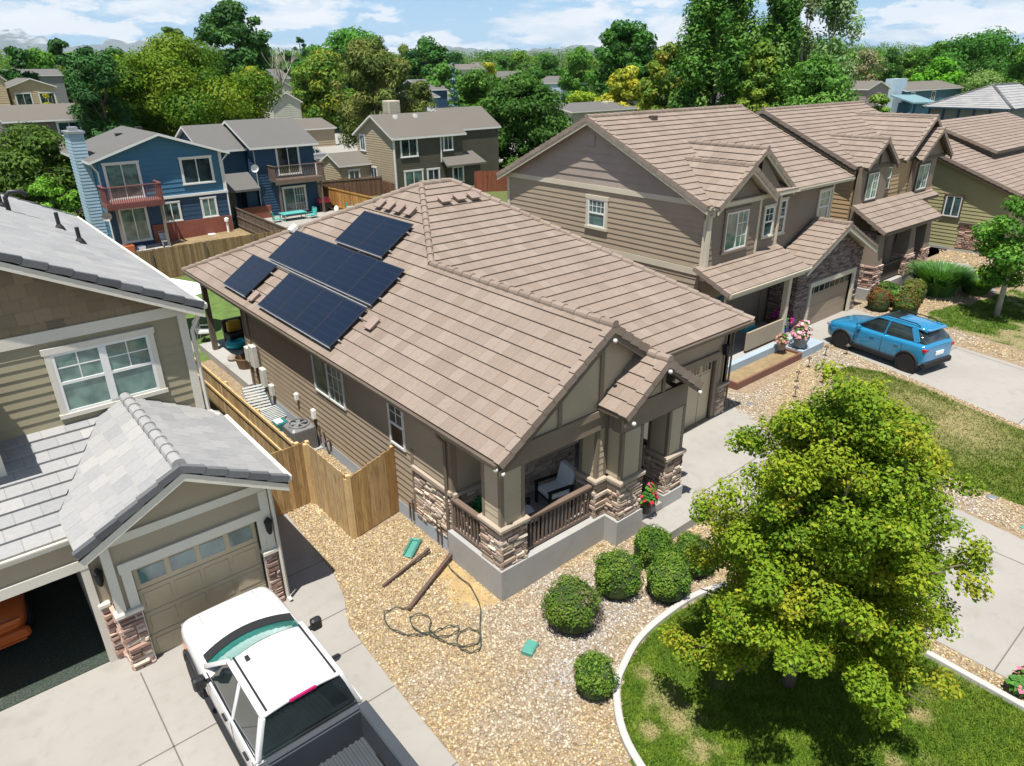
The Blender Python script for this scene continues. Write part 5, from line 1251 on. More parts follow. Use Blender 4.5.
dp.build('deck_post', M_plain('grey_post', (.2, .18, .15), .8), H7, split=True)
ch = MB(); siding(ch, [(8.2, 51.0, 0), (8.95, 51.0, 0), (8.95, 51.0, 6.95), (8.2, 51.0, 6.95)], (0, -1, 0), .2, .02); siding(ch, [(8.2, 51.0, 0), (8.2, 52.8, 0), (8.2, 52.8, 6.95), (8.2, 51.0, 6.95)], (-1, 0, 0), .2, .02); ch.box(8.22, 8.95, 51.02, 52.8, 0, 6.95)
cho = ch.build('chimney', M_plain('light_blue_siding', (.30, .42, .50), .65), H7)
cc_ = MB(); cc_.box(8.1, 9.05, 50.9, 52.9, 6.95, 7.08); cc_.box(8.35, 8.8, 51.4, 52.3, 7.08, 7.3); cc_.build('chimney_cap', m_metal, cho)
sd = MB(); sd.mesh([(8.9+.30*math.cos(a)-.1, 49.25+.12*math.cos(a)*.4, 2.2+.28*math.sin(a)) for a in [k*math.pi/8 for k in range(16)]]+[(8.84, 49.38, 2.16)], [(k, (k+1) % 16, 16) for k in range(16)]); sd.tube([(8.9, 49.3, 2.2), (8.95, 49.55, 2.1)], .03, 6); sd.build('satellite_dish', M_plain('dish_grey', (.45, .46, .46), .5), H7)
g7 = MB(); g7.tube([(8.6, 49.2, 5.35), (8.8, 49.5, 5.0), (8.95, 49.55, 4.8), (8.95, 49.55, .2)], .05, 6); g7.tube([(16.7, 49.2, 5.3), (16.4, 49.5, 4.9), (16.38, 49.55, .2)], .05, 6); g7.build('downspout', m_white, H7, split=True)
for x in (11.6, 12.9):
    v = MB(); z = 5.62+(x-9)*.33 if x < 12.7 else 6.7; v.box(x-.2, x+.2, 54.2, 54.6, 6.4 if x < 12 else 6.75, 6.62 if x < 12 else 6.95); v.build('roof_vent', m_dark, H7)
# lean-to wing and the darker twin
H8 = simple_house('navy blue two-storey house with a brown upper balcony and patio table in front', 19.6, 24.2, 52.2, 60, .1, 5.45, 6.95, 'x', m_navy, m_shing, .35, m_white)
l8 = MB(); siding(l8, [(19.58, 52.17, .1), (19.62, 52.17, .1), (19.62, 52.17, 5.4), (19.58, 52.17, 5.4)], (0, -1, 0)); l8.build('corner_board', m_white, H8)
window(H8, (21.3, 52.17, 3.25), (1, 0, 0), (0, -1, 0), 1.65, 2.0, 'slide', .09, m_white, m_glassd, m_white, name='sliding_door')
window(H8, (21.4, 52.17, .5), (1, 0, 0), (0, -1, 0), 1.7, 1.75, 'slide', .09, m_white, m_glass, m_white, [(.5, 1, 0, 1, 4, 3)], name='sliding_door')
b8 = MB(); b8.box(20.4, 24.3, 50.9, 52.1, 2.9, 3.0); b8.box(20.4, 24.3, 50.86, 50.92, 2.7, 3.02)
for i in range(30): b8.beam((20.45+i*.131, 50.9, 3.0), (20.45+i*.131, 50.9, 3.95), .04, .04)
for i in range(9): b8.beam((20.43, 50.95+i*.13, 3.0), (20.43, 50.95+i*.13, 3.95), .04, .04); b8.beam((24.27, 50.95+i*.13, 3.0), (24.27, 50.95+i*.13, 3.95), .04, .04)
for a, b_ in (((20.4, 50.9), (24.3, 50.9)), ((20.43, 50.9), (20.43, 52.1)), ((24.27, 50.9), (24.27, 52.1))): b8.beam((*a, 4.0), (*b_, 4.0), .11, .05)
b8.box(20.6, 20.74, 50.95, 51.1, 0, 2.9); b8.box(23.9, 24.04, 50.95, 51.1, 0, 2.9); b8.build('balcony_deck', m_rail, H8)
q8 = MB(); q8.box(17.9, 20.2, 51.9, 52.12, .1, 1.2); q8.build('brick_wall', m_brick, H8)
H9 = simple_house('low navy link between the two blue houses, with a grey shingle porch roof', 16.6, 19.5, 53.6, 60, 0, 5.3, 6.7, 'x', m_navy, m_shing, .3, m_white)
e9 = MB(); e9.prism([(16.5, 51.6, 2.55), (19.5, 51.6, 2.55), (19.5, 53.6, 3.5), (16.5, 53.6, 3.5)], (0, 0, -.15)); e9.build('porch_roof', m_shing, H9)
e9 = MB(); e9.box(17.2, 18.3, 53.5, 53.57, .1, 2.2); e9.build('door', m_mush, H9); e9 = MB(); e9.box(16.55, 19.4, 52.0, 53.55, 0, 2.3) if False else e9.box(18.7, 19.5, 52.4, 53.5, 0, 2.5); e9.build('wall', m_navy, H9)
sd = MB(); sd.mesh([(19.5+.30*math.cos(a)-.1, 51.85+.12*math.cos(a)*.4, 3.9+.28*math.sin(a)) for a in [k*math.pi/8 for k in range(16)]]+[(19.44, 51.98, 3.86)], [(k, (k+1) % 16, 16) for k in range(16)]); sd.tube([(19.5, 51.9, 3.9), (19.62, 52.15, 3.8)], .03, 6); sd.build('satellite_dish', m_wlight, H8)
# tan house with the rooftop cooler
m_dkgrn = M_plain('dark_olive_siding', (.075, .07, .05), .75)
H10 = simple_house('two-storey tan house with a rooftop cooler and dark olive rear wall', 32.7, 40.0, 54.6, 61.0, .3, 5.1, 6.7, 'x', m_tan, m_shing2, .3, m_white)
d10 = MB(); siding(d10, [(32.75, 54.575, .3), (37.6, 54.575, .3), (37.6, 54.575, 5.0), (32.75, 54.575, 5.0)], (0, -1, 0), .2, .012); siding(d10, [(37.6, 54.575, .3), (40, 54.575, .3), (40, 54.575, 5.0), (37.6, 54.575, 5.0)], (0, -1, 0), .2, .012); d10.build('rear_wall', m_dkgrn, H10)
window(H10, (33.4, 54.55, 3.35), (1, 0, 0), (0, -1, 0), 1.6, 1.45, 'slide', .1, m_white, m_glassd, m_white); window(H10, (33.6, 54.55, .6), (1, 0, 0), (0, -1, 0), 1.8, 1.5, 'slide', .1, m_white, m_glass, m_white, name='sliding_door'); window(H10, (36.0, 54.55, .7), (1, 0, 0), (0, -1, 0), 1.2, 1.35, 'slide', .1, m_white, m_glassd, m_white)
window(H10, (37.9, 54.55, 3.6), (1, 0, 0), (0, -1, 0), .9, 1.25, 'slide', .1, m_white, m_glassd, m_white); window(H10, (38.4, 54.0, .8), (1, 0, 0), (0, -1, 0), 1.1, 1.3, 'slide', .1, m_white, m_glass, m_white)
window(H10, (32.68, 60.3, 3.6), (0, -1, 0), (-1, 0, 0), .8, 1.3, 'slide', .1, m_white, m_glass, m_white); window(H10, (32.68, 58.8, .9), (0, -1, 0), (-1, 0, 0), 1.0, 1.3, 'slide', .1, m_white, m_glass, m_white)
l10 = MB(); l10.prism([(37.5, 53.6, 2.35), (42.0, 53.6, 2.35), (41.4, 55.0, 3.3), (37.6, 55.0, 3.3)], (0, 0, -.15)); l10.build('porch_roof', m_shing2, H10)
w10 = MB(); w10.box(38.0, 41.6, 54.05, 54.55, .3, 2.4); w10.build('wall', m_dkgrn, H10)
c10 = MB(); c10.bbox(34.9, 36.1, 58.6, 59.7, 6.5, 7.75, .03)
for k in range(8): c10.box(34.97, 36.03, 58.57, 58.6, 6.75+k*.12, 6.81+k*.12); c10.box(34.87, 34.9, 58.7, 59.6, 6.75+k*.12, 6.81+k*.12)
c10.build('rooftop_cooler', m_cream, H10)
t10 = MB(); t10.box(32.62, 32.78, 54.5, 54.62, .3, 5.0); t10.box(37.5, 37.62, 54.5, 54.58, 2.6, 5.0); t10.tube([(32.5, 54.3, 4.95), (32.65, 54.48, 4.6), (32.65, 54.48, .4)], .05, 6); t10.build('trim', m_white, H10, split=True)
for x in (34.6, 36.7): v = MB(); v.box(x-.15, x+.15, 57.0, 57.3, 6.3, 6.62); v.build('roof_vent', m_wlight, H10)
H11 = simple_house('low shingled tan house between the rooftop-cooler house and the leafy trees', 40.3, 45.5, 56.2, 62, .3, 5.3, 6.9, 'x', m_tan, m_shing2, .25, m_white)
d11 = MB(); d11.box(40.9, 45.5, 56.1, 56.17, .3, 5.1); d11.build('rear_wall', m_dkgrn, H11)
H12 = simple_house('small single-storey tan annex left of the tan house with the rooftop cooler', 29.6, 32.6, 58.8, 62.5, .3, 2.7, 3.5, 'x', m_tan, m_shing2, .2, m_white)
window(H12, (30.4, 58.77, .9), (1, 0, 0), (0, -1, 0), 1.0, 1.2, 'slide', .09, m_white, m_glass, m_white)
# ================================================================== small far houses
def far_house(label, px0, px1, pe, pr_, Y, axis, wm, rm, depth=9, wins=(), g=0, trim=None, ov=.3, sid=.3):
    a, b = at(px0, pe, Y), at(px1, pe, Y); ez = (a.z+b.z)/2; mid = (px0+px1)/2; rz_ = at(mid, pr_, Y+(depth/2 if axis == 'x' else 0)).z
    rz_ = max(rz_, ez+.7)
    H = simple_house(label, a.x, b.x, Y, Y+depth, g, ez, rz_, axis, wm, rm, ov, trim, sid=sid)
    for (u, v0, w_, h_) in wins: window(H, (a.x+u*(b.x-a.x), Y-.03, ez-v0-h_), (1, 0, 0), (0, -1, 0), w_, h_, 'slide', .12, m_white, m_glassd, m_white)
    return H
m_tanw = M_plain('pale_tan_siding', (.46, .36, .22), .75, var=.05); m_beig = M_plain('pale_beige_siding', (.52, .49, .42), .75, var=.05); m_brng = M_plain('grey_brown_siding', (.145, .125, .11), .75); m_lblue = M_plain('pale_blue_siding', (.42, .52, .60), .7); m_teal = M_plain('slate_blue_siding', (.06, .13, .17), .7); m_greenish = M_plain('sage_siding', (.40, .41, .33), .75)
far_house('grey-brown two-storey house with long shingled roof, behind the dark bushy tree at the left edge', 4, 85, 119, 104, 84, 'x', m_brng, m_shing2, 10, ((.63, .35, 1.9, 1.2),))
hL = far_house('low shingled house with a two-pane window between bushy tree and blue chimney', 30, 78, 152, 138, 66, 'x', m_brng, m_shing2, 9, ((.5, .25, 1.8, 1.1),))
far_house('tan two-storey house with two white-framed windows at the left edge, half behind a dark pine', 8, 54, 86, 78, 130, 'y', m_tanw, m_shing2, 12, ((.1, 1.0, 1.9, 1.8), (.62, 1.0, 1.9, 1.8)))
far_house('narrow tan house end cut by the left edge of the photo', -14, 3, 78, 70, 125, 'y', m_tanw, m_shing2, 12)
far_house('house with a pale roof far behind the tan house at the left edge', 18, 62, 75, 69, 190, 'x', m_greyw, m_shing, 12)
far_house('low sage house with a shallow gable far off at the left', 13, 30, 72, 67, 230, 'y', m_greenish, m_shing2, 12)
far_house('long low white-walled house far off at the left under the tree line', 22, 66, 64, 60, 320, 'x', m_beig, m_shing, 14)
far_house('dark-walled house far off at the left edge under the tree line', -6, 11, 72.5, 69, 260, 'x', m_brng, m_shing, 14)
far_house('sage-sided gabled house beyond the blue houses with an attached garage', 272, 300, 101, 92, 112, 'y', m_greenish, m_shing2, 12)
far_house('flat-walled house wing with a grey roof beside the sage-sided gabled house', 247, 273, 103, 92, 116, 'x', m_greenish, m_shing2, 10, ((.55, .6, 1.5, 1.6),))
far_house('low tan garage with a wide door by the parked silver car', 293, 334, 128, 118, 98, 'x', m_tan, m_shing2, 9)
far_house('white gabled house far beyond the sage-sided house', 267, 294, 88, 79.5, 170, 'y', m_beig, m_shing2, 12)
far_house('grey-roofed house behind the bare tree', 258, 290, 78, 69, 210, 'x', m_beig, m_shing, 14)
far_house('navy-walled house with a grey roof left of the blue spruce', 424, 447, 89, 79, 120, 'x', m_navy, m_shing, 10)
fh = far_house('small white-doored garage wing in front of the navy-walled house', 414, 438, 96.5, 90, 112, 'x', m_teal, m_shing, 7)
qa, qb = at(427, 104, 111.9), at(436, 104, 111.9); b = MB(); b.box(qa.x, qb.x, 111.85, 111.95, 0, qa.z); b.build('garage_door', m_white, fh)
far_house('tan-roofed house among the trees left of the yellow tree top, far off in the centre', 455, 487, 68.5, 64, 190, 'x', m_beig, m_shing2, 12)
far_house('white house with a dark window strip among far trees in the centre', 484, 503, 67, 62, 230, 'x', m_beig, m_shing, 12, ((.3, .6, 2.6, 1.2),))
far_house('grey-gabled house end among far trees right of centre', 512, 528, 78, 71, 180, 'y', m_beig, m_shing, 12, ((.3, .7, 2.2, 1.5),))
far_house('small blue-grey gabled house with white trim peeking out left of the tall dark tree', 568, 586, 82.5, 76, 150, 'y', m_lblue, m_shing, 12, ((.25, 1.3, 2.0, 1.6),))
hc = far_house('house with two square tan chimneys and blue roof panels behind the tan-roofed gable', 572, 642, 109, 101, 66, 'x', m_beig, m_shing, 9)
for px in (608, 634):
    q = at(px, 104, 69); b = MB(); b.bbox(q.x-.6, q.x+.6, 68.6, 69.6, q.z-1.2, q.z+.35, .03); b.build('chimney', m_cream, hc)
q = at(614, 103.5, 70.2); b = MB(); b.obox((q.x-2.4, 70.3, q.z-.15), (5.2, 0, 0), (0, .9, .25), (0, 0, .06)); b.build('solar_panel', m_cell, hc)
h = far_house('slate-blue two-storey house with a pale chimney, beyond the brown roofs at right', 906, 962, 88.5, 80.5, 62, 'x', m_teal, m_shing2, 9, ((.1, .5, 1.6, 2.2), (.45, .5, 1.6, 2.2)))
q0, q1 = at(894, 80, 63), at(905, 80, 63); b = MB(); b.box(q0.x-4, q0.x-.5, 62.6, 66, 0, q0.z-1.5) if False else b.box(q0.x, q1.x, 62.5, 64.5, 0, q0.z+.2); b.build('chimney', m_lblue, h)
q = at(915, 98, 59); b = MB(); b.prism([(q.x-4, 57.5, q.z-.6), (q.x+7, 57.5, q.z-.9), (q.x+7, 61.9, q.z+.4), (q.x-4, 61.9, q.z+.6)], (0, 0, -.25)); b.build('porch_roof', M_plain('teal_metal_roof', (.16, .27, .30), .5), h)
b = MB(); b.box(q.x-3.6, q.x-3.0, 57.8, 58.2, 0, q.z-.8); b.cut(); b.box(q.x+.2, q.x+6.6, 58.6, 61.9, 0, q.z-.9); b.build('porch_wall', m_blue, h)
far_house('mauve gabled house half hidden by trees left of the slate-blue house', 868, 889, 88, 81, 60, 'y', M_plain('mauve_siding', (.3, .24, .23), .75), m_shing2, 9, ((.6, 1.2, 1.0, 1.6),))
far_house('reddish-roofed house at the far right edge behind the grey stucco house', 998, 1034, 79, 72, 70, 'x', M_plain('dark_grey_siding', (.14, .14, .14), .75), M_shingle('reddish_shingle', (.3, .22, .19), (.2, .14, .12)), 9)
far_house('grey gable peeking between the tall trees and the tan roof ridge', 742, 757, 101, 92.5, 62, 'y', M_plain('mid_grey_siding', (.3, .31, .33), .75), m_shing, 8)
far_house('white house corner glimpsed behind the yellow tree', 645, 662, 92, 85.5, 95, 'x', m_beig, m_shing, 9, ((.5, .6, 1.6, 2.0),))

# ================================================================== fences
m_newwood = M_plain('new_cedar_board', (.55, .39, .19), .75, var=.12, fscale=14, fine=.12)
m_oldwood = M_plain('weathered_fence', (.13, .10, .075), .85, var=.2, fscale=14, fine=.15)
m_brwood = M_plain('brown_stained_fence', (.21, .135, .075), .8, var=.15, fine=.15, fscale=12)
m_redwood = M_plain('red_stained_fence', (.16, .05, .035), .75, var=.1); m_orwood = M_plain('orange_cedar_fence', (.42, .21, .06), .75, var=.15)
def M_board(name, cols, knots=True):
    t = NT(name); a = t.n('ShaderNodeVertexColor', layer_name='Col'); P = t.pos()
    mp = t.n('ShaderNodeMapping'); mp.inputs['Scale'].default_value = (9, 9, 1.1); t.l(P, mp.inputs[0])
    n = t.noise(mp.outputs[0], 2.2, 5, .65).outputs[0]
    c = t.mix(t.ramp(n, [(.45, 0.0), (.75, 1.0)]), a.outputs[0], tuple(cols)); t.bump(n, .3, .01); return t.set(c, .8, 0, .2)
m_bnew = M_board('cedar_fence_board', (.20, .115, .045)); m_bold = M_board('grey_fence_board', (.06, .045, .035))
def board_fence(label, p, q, z1, cols, mat, railm, g=0, bw=.14, rails=None, side=1, slope=(0, 0), group=None, dog=False, jit=.015, post=True, th=.02):
    P_, Q_ = V((*p, 0)), V((*q, 0)); L = (Q_-P_).length; d = (Q_-P_)/L; n = V((-d.y, d.x, 0))*side
    f = thing('wooden_fence', label, 'fence', (*((P_+Q_)/2)[:2], g), group=group)
    m = MB(); k = int(L/bw)
    for i in range(k):
        a = P_+d*(i*L/k+.004); zt = z1+slope[0]+(slope[1]-slope[0])*i/k+random.uniform(-jit, jit); kf = random.uniform(.78, 1.18); c = tuple(v*kf for v in random.choice(cols))
        o = a+V((0, 0, g+.03))+n*random.uniform(0, .006); m.obox(o, d*(L/k-.008), -n*th, V((0, 0, zt-.03)), 0, c)
    m.build('boards', mat, f)
    if rails:
        r = MB()
        for zr in rails: r.beam(P_+n*.022+V((0, 0, g+zr+slope[0])), Q_+n*.022+V((0, 0, g+zr+slope[1])), .032, .085)
        r.build('rail', railm, f)
    if post:
        nP = max(1, int(L/2.4))
        for i in range(nP+1):
            a = P_+d*(L*i/nP); b = MB(); b.box(a.x-.05-n.x*.07, a.x+.05-n.x*.07, a.y-.05-n.y*.07, a.y+.05-n.y*.07, g-.1, g+z1+slope[0]+(slope[1]-slope[0])*i/nP-.03); b.build('post', railm, f)
    return f
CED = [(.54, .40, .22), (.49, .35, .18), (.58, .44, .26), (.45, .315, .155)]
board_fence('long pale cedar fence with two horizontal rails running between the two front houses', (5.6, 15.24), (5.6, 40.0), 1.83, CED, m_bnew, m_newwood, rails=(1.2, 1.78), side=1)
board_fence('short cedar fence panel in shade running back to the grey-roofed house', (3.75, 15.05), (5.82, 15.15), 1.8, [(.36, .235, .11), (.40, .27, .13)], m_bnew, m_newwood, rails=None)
board_fence('sunlit cedar fence panel facing the driveway strip, between two corners', (5.85, 13.05), (5.85, 15.2), 1.8, CED, m_bnew, m_newwood, side=1)
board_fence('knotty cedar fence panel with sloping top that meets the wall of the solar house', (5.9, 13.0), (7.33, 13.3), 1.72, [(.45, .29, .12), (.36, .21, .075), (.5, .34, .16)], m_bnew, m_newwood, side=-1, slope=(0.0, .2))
board_fence('tall brown slat fence between the dirt yard and the solar house back lawn', (6, 40.3), (17.2, 40.3), 1.75, [(.26, .18, .1), (.2, .13, .07), (.3, .21, .12)], m_bnew, m_oldwood, rails=(.4, 1.6), side=1, bw=.1)
board_fence('old dark plank fence between the two blue houses yards', (16.9, 50.4), (16.6, 40.4), 1.7, [(.12, .09, .07), (.15, .115, .085)], m_bold, m_oldwood, rails=(.5, 1.1, 1.68), side=-1, bw=.16)
board_fence('orange cedar fence beside the patio of the navy house', (25.2, 53.6), (25.6, 42), 1.75, [(.45, .22, .06), (.38, .18, .05), (.5, .27, .09)], m_bnew, m_orwood, g=.15, rails=(.4, 1.7), side=-1)
board_fence('brown board fence behind the orange cedar fence', (25.0, 56.5), (31.5, 55.0), 1.7, [(.13, .07, .045), (.16, .085, .05)], m_bold, m_oldwood, g=.2, rails=(1.6,), side=-1)
board_fence('red-brown fence beyond the solar house roof, left of the big tan gable', (44.5, 47.2), (38.3, 50.6), 1.85, [(.2, .055, .035), (.165, .045, .03)], m_bnew, m_redwood, g=.25, rails=None, side=1, bw=.2)
board_fence('low brown fence under the tan house side windows', (31.9, 53.8), (31.9, 62), 1.1, [(.2, .1, .06), (.16, .08, .05)], m_bold, m_oldwood, g=.3)

# ================================================================== concrete edging round the lawn
ed = MB()
cv = arc([(5.9, 1.6), (6.22, 3.6), (6.62, 5.02), (7.28, 5.86), (7.9, 6.2), (8.6, 6.42), (9.5, 6.47), (10.5, 6.37), (11.45, 5.9), (12.1, 4.85), (12.26, 3.5), (12.26, 2.1), (12.2, -3)], 6)
L_, R_ = [], []
rings = []
for i, p in enumerate(cv):
    d = (cv[min(i+1, len(cv)-1)]-cv[max(i-1, 0)]).normalized(); n = V((-d.y, d.x, 0)); z = gz(p.x)
    rings.append([p+n*.07+V((0, 0, z-.05)), p+n*.065+V((0, 0, z+.085)), p+n*.045+V((0, 0, z+.1)), p-n*.045+V((0, 0, z+.1)), p-n*.065+V((0, 0, z+.085)), p-n*.07+V((0, 0, z-.05))])
ed.ring(rings); props(ed.build('lawn_edging', M_concrete('white_edging_concrete', (.44, .43, .41), .12)), 'white concrete edging strip curving round the front lawn under the maple', 'edging')

# ================================================================== vehicles
def rrect(w, h, r, n=5):
    return None
def wheel(parent, x, y, z, R, W, side, tyre, rim, spokes=5, name='wheel'):
    s = 1 if side > 0 else -1; m = MB()
    m.lathe((x, y, z), [(R*.62, -W/2), (R*.9, -W/2), (R, -W*.36), (R, W*.36), (R*.9, W/2), (R*.62, W/2)], 28, axis='x'); t_ = m.build(name, tyre, parent, smooth=False, local=True)
    r = MB(); r.lathe((x, y, z), [(R*.64, -W*.3), (R*.64, W*.3)], 24, axis='x', cap=False); r.lathe((x+s*W*.18, y, z), [(.001, 0), (R*.6, 0)], 24, axis='x', cap=False) if False else None
    for k in range(spokes):
        a = 2*math.pi*k/spokes+.3; c = V((0, math.cos(a), math.sin(a))); tn = V((0, -math.sin(a), math.cos(a)))
        r.hexa([V((x+s*W*.36, y, z))+c*R*.08-tn*R*.09, V((x+s*W*.36, y, z))+c*R*.64-tn*R*.06, V((x+s*W*.36, y, z))+c*R*.64+tn*R*.06, V((x+s*W*.36, y, z))+c*R*.08+tn*R*.09,
                V((x+s*W*.46, y, z))+c*R*.08-tn*R*.08, V((x+s*W*.44, y, z))+c*R*.64-tn*R*.05, V((x+s*W*.44, y, z))+c*R*.64+tn*R*.05, V((x+s*W*.46, y, z))+c*R*.08+tn*R*.08])
    r.lathe((x, y, z), [(.001, s*W*.48), (R*.13, s*W*.48), (R*.13, s*W*.3)], 12, axis='x'); r.lathe((x, y, z), [(R*.64, s*W*.47), (R*.585, s*W*.47), (R*.585, s*W*.3), (R*.64, s*W*.3)], 24, axis='x', cap=False)
    r.lathe((x, y, z), [(.001, s*W*.12), (R*.45, s*W*.12), (R*.45, 0)], 20, axis='x')
    r.build('rim', rim, t_, local=True, smooth=False)
    return t_
def M_paint(name, col, rough=.25, metal=0, coat=.6, flake=0):
    t = NT(name); n = t.noise(t.pos(), 1.2, 3).outputs[0]
    c = t.mix(t.math('MULTIPLY', n, .2), col, tuple(x*.88 for x in col)); t.set(c, rough, metal, .5, coat); t.b.inputs['Coat Roughness'].default_value = .05; return t.mat
m_wpaint = M_paint('white_truck_paint', (.62, .62, .625), .2); m_bpaint = M_paint('bright_blue_paint', (.022, .23, .44), .16, .2, 1.0); m_opaint = M_paint('orange_paint', (.5, .11, .02), .3)
m_carg = M_glass('car_glass', (.01, .014, .016), (.02, .035, .035), 1.0, .03); m_tealg = M_glass('teal_windscreen', (.02, .22, .19), (.05, .34, .29), 1.5, .06)
m_chrome = M_plain('chrome', (.6, .6, .6), .2, .9); m_redl = M_plain('red_lens', (.35, .01, .02), .2); m_magl = M_plain('magenta_red_lens', (.45, .02, .12), .25); m_lens = M_plain('clear_lens', (.25, .26, .28), .15)

def loft(name, stations, mat, parent, sub=2, crease=None, mats=None):
    """smooth shell from mirrored half-sections: each station (y, [(x,z)...] from the bottom centre line out and up to the top centre)"""
    m = MB(); rings = []
    for y, half in stations:
        rings.append([V((x, y, z)) for x, z in half]+[V((-x, y, z)) for x, z in reversed(half) if abs(x) > 1e-6])
    m.ring(rings, 0, True); o = m.build(name, mat, parent, smooth=True, local=True, weld=True)
    md = o.modifiers.new('Sub', 'SUBSURF'); md.levels = sub; md.render_levels = sub
    return o

# --- white crew-cab pickup: local x right, y forward (nose), z up
T = thing('pickup_truck', 'white crew-cab pickup parked nose-in before the closed garage door, dark open bed', 'pickup truck', (2.43, 7.62, .012), 0)
TW = .89
def hs(w, zb, zs, zt, wt=None, wb=None):   # half section of a body: bottom, sill, side, shoulder, top
    wt = wt or w*.9
    return [(0, zb), (w*.8, zb), (w*.97, zb+.08), (w, zb+.25), (w, zs-.1), (w*.985, zs-.02), (wt, zt-.015), (wt*.75, zt), (0, zt+.012)]
# nose, wings and bonnet up to the windscreen
loft('body', [(3.98, hs(.70, .5, .78, .86, .62)), (3.96, hs(.76, .42, .95, 1.04, .68)), (3.86, hs(.85, .36, 1.02, 1.13, .76)), (3.55, hs(.885, .34, 1.05, 1.17, .80)), (3.05, hs(.89, .34, 1.07, 1.20, .82)), (2.62, hs(.89, .34, 1.08, 1.22, .83)), (2.56, hs(.89, .34, 1.08, 1.21, .83)), (2.0, hs(.89, .34, 1.08, 1.16, .84)), (.3, hs(.89, .34, 1.08, 1.16, .84)), (.12, hs(.89, .34, 1.08, 1.16, .84)), (.1, hs(.89, .34, 1.07, 1.15, .84))], m_wpaint, T)
# bonnet bulge crease
b = MB()
for s in (-1, 1): b.tube([(s*.50, 3.78, 1.125), (s*.53, 3.2, 1.19), (s*.56, 2.68, 1.215)], [.015, .03, .02], 8)
b.build('bonnet_ridge', m_wpaint, T, local=True, smooth=True)
# cab greenhouse: roof skin, pillars and glass
R0 = [( -.60, 1.62), (.60, 1.62)]
cabr = MB()
yb, yr0, yr1, yf = .12, .2, 1.62, 2.66        # rear base, roof rear, roof front, windscreen base
xb, xr_ = .83, .605; zb, zr_ = 1.12, 1.83
def roofpt(u, v): # u -1..1 across, v 0..1 front to back
    return V((u*(xr_+.03*(1-abs(2*v-1))), yr1+(yr0-yr1)*v-.07*u*u*(1-v), zr_+.05*(1-u*u)+.02*(1-(2*v-1)**2)))
nu, nv = 10, 8; vs = [roofpt(-1+2*i/nu, j/nv) for j in range(nv+1) for i in range(nu+1)]
fs = [(j*(nu+1)+i, j*(nu+1)+i+1, (j+1)*(nu+1)+i+1, (j+1)*(nu+1)+i) for j in range(nv) for i in range(nu)]
cabr.mesh([v for v in vs], [tuple(reversed(f)) for f in fs]); cabr.mesh([v-V((0, 0, .05)) for v in vs], fs)
for i in range(nu): cabr.poly([vs[i], vs[i+1], vs[i+1]-V((0, 0, .05)), vs[i]-V((0, 0, .05))]); k = nv*(nu+1); cabr.poly([vs[k+i+1], vs[k+i], vs[k+i]-V((0, 0, .05)), vs[k+i+1]-V((0, 0, .05))])
for j in range(nv):
    for e in (0, nu): a, c = vs[j*(nu+1)+e], vs[(j+1)*(nu+1)+e]; cabr.poly([a, c, c-V((0, 0, .05)), a-V((0, 0, .05))])
for s in (-1, 1):
    def pil(p, q, w, h): cabr.beam(p, q, w, h, 0, (0, 1, 0))
    pil((s*.81, 2.44, 1.17), (s*.62, 1.6, 1.80), .07, .08); pil((s*.835, 1.12, 1.12), (s*.635, 1.05, 1.80), .05, .09); pil((s*.82, .17, 1.12), (s*.62, .24, 1.80), .07, .12)
    cabr.beam((s*.62, 1.6, 1.80), (s*.62, .2, 1.80), .07, .07)
    cabr.beam((s*.84, 2.4, 1.12), (s*.84, .14, 1.12), .09, .06)
cab = cabr.build('cab', m_wpaint, T, smooth=True, local=True, weld=True)
md = cab.modifiers.new('Bev', 'BEVEL'); md.width = .015; md.segments = 2; md.limit_method = 'ANGLE'; md.angle_limit = rad(50)
# windscreen, side and rear glass
g = MB(); n = 12; top = []; bot = []
for i in range(n+1):
    u = -1+2*i/n; top.append(V((u*.585, yr1+.03-.07*u*u, zr_+.045-.05*u*u-.02))); bot.append(V((u*.775, yf-.03-.2*u*u, 1.245-.03*u*u)))
for i in range(n): g.poly([bot[i], bot[i+1], top[i+1], top[i]])
g.build('windscreen', m_tealg, T, smooth=True, local=True)
g = MB()
for s in (-1, 1):
    g.poly([(s*.828, 2.15, 1.15), (s*.838, 1.14, 1.15), (s*.645, 1.08, 1.79), (s*.638, 1.62, 1.79)]); g.poly([(s*.838, 1.08, 1.15), (s*.822, .2, 1.15), (s*.635, .27, 1.79), (s*.645, 1.02, 1.79)])
g.build('side_window', m_carg, T, local=True, split=True)
g = MB(); g.poly([(-.78, .10, 1.16), (.78, .10, 1.16), (.60, .185, 1.80), (-.60, .185, 1.80)]); g.build('rear_window', m_carg, T, local=True)
b = MB()
for i in range(n): b.hexa([bot[i]+V((0, .0, -.03)), bot[i+1]+V((0, 0, -.03)), bot[i+1]+V((0, .2, -.01)), bot[i]+V((0, .2, -.01)), bot[i]+V((0, .0, .02)), bot[i+1]+V((0, 0, .02)), bot[i+1]+V((0, .2, .025)), bot[i]+V((0, .2, .025))])
b.build('wiper_cowl', m_dark, T, local=True)
b = MB(); b.box(-.22, .2, .17, .205, 1.845, 1.885); b.build('brake_light', m_magl, T, local=True)
b = MB(); b.box(-.42, -.36, 1.32, 1.4, 1.88, 1.93); b.build('roof_antenna', m_dark, T, local=True)
b = MB()
for s in (-1, 1): b.beam((s*.545, 1.55, 1.868), (s*.545, .25, 1.866), .03, .022); b.beam((s*.64, 1.6, 1.81), (s*.64, .22, 1.81), .03, .03); b.beam((s*.842, 2.3, 1.145), (s*.842, .16, 1.145), .02, .022)
b.build('roof_moulding', m_dark, T, local=True, split=True)
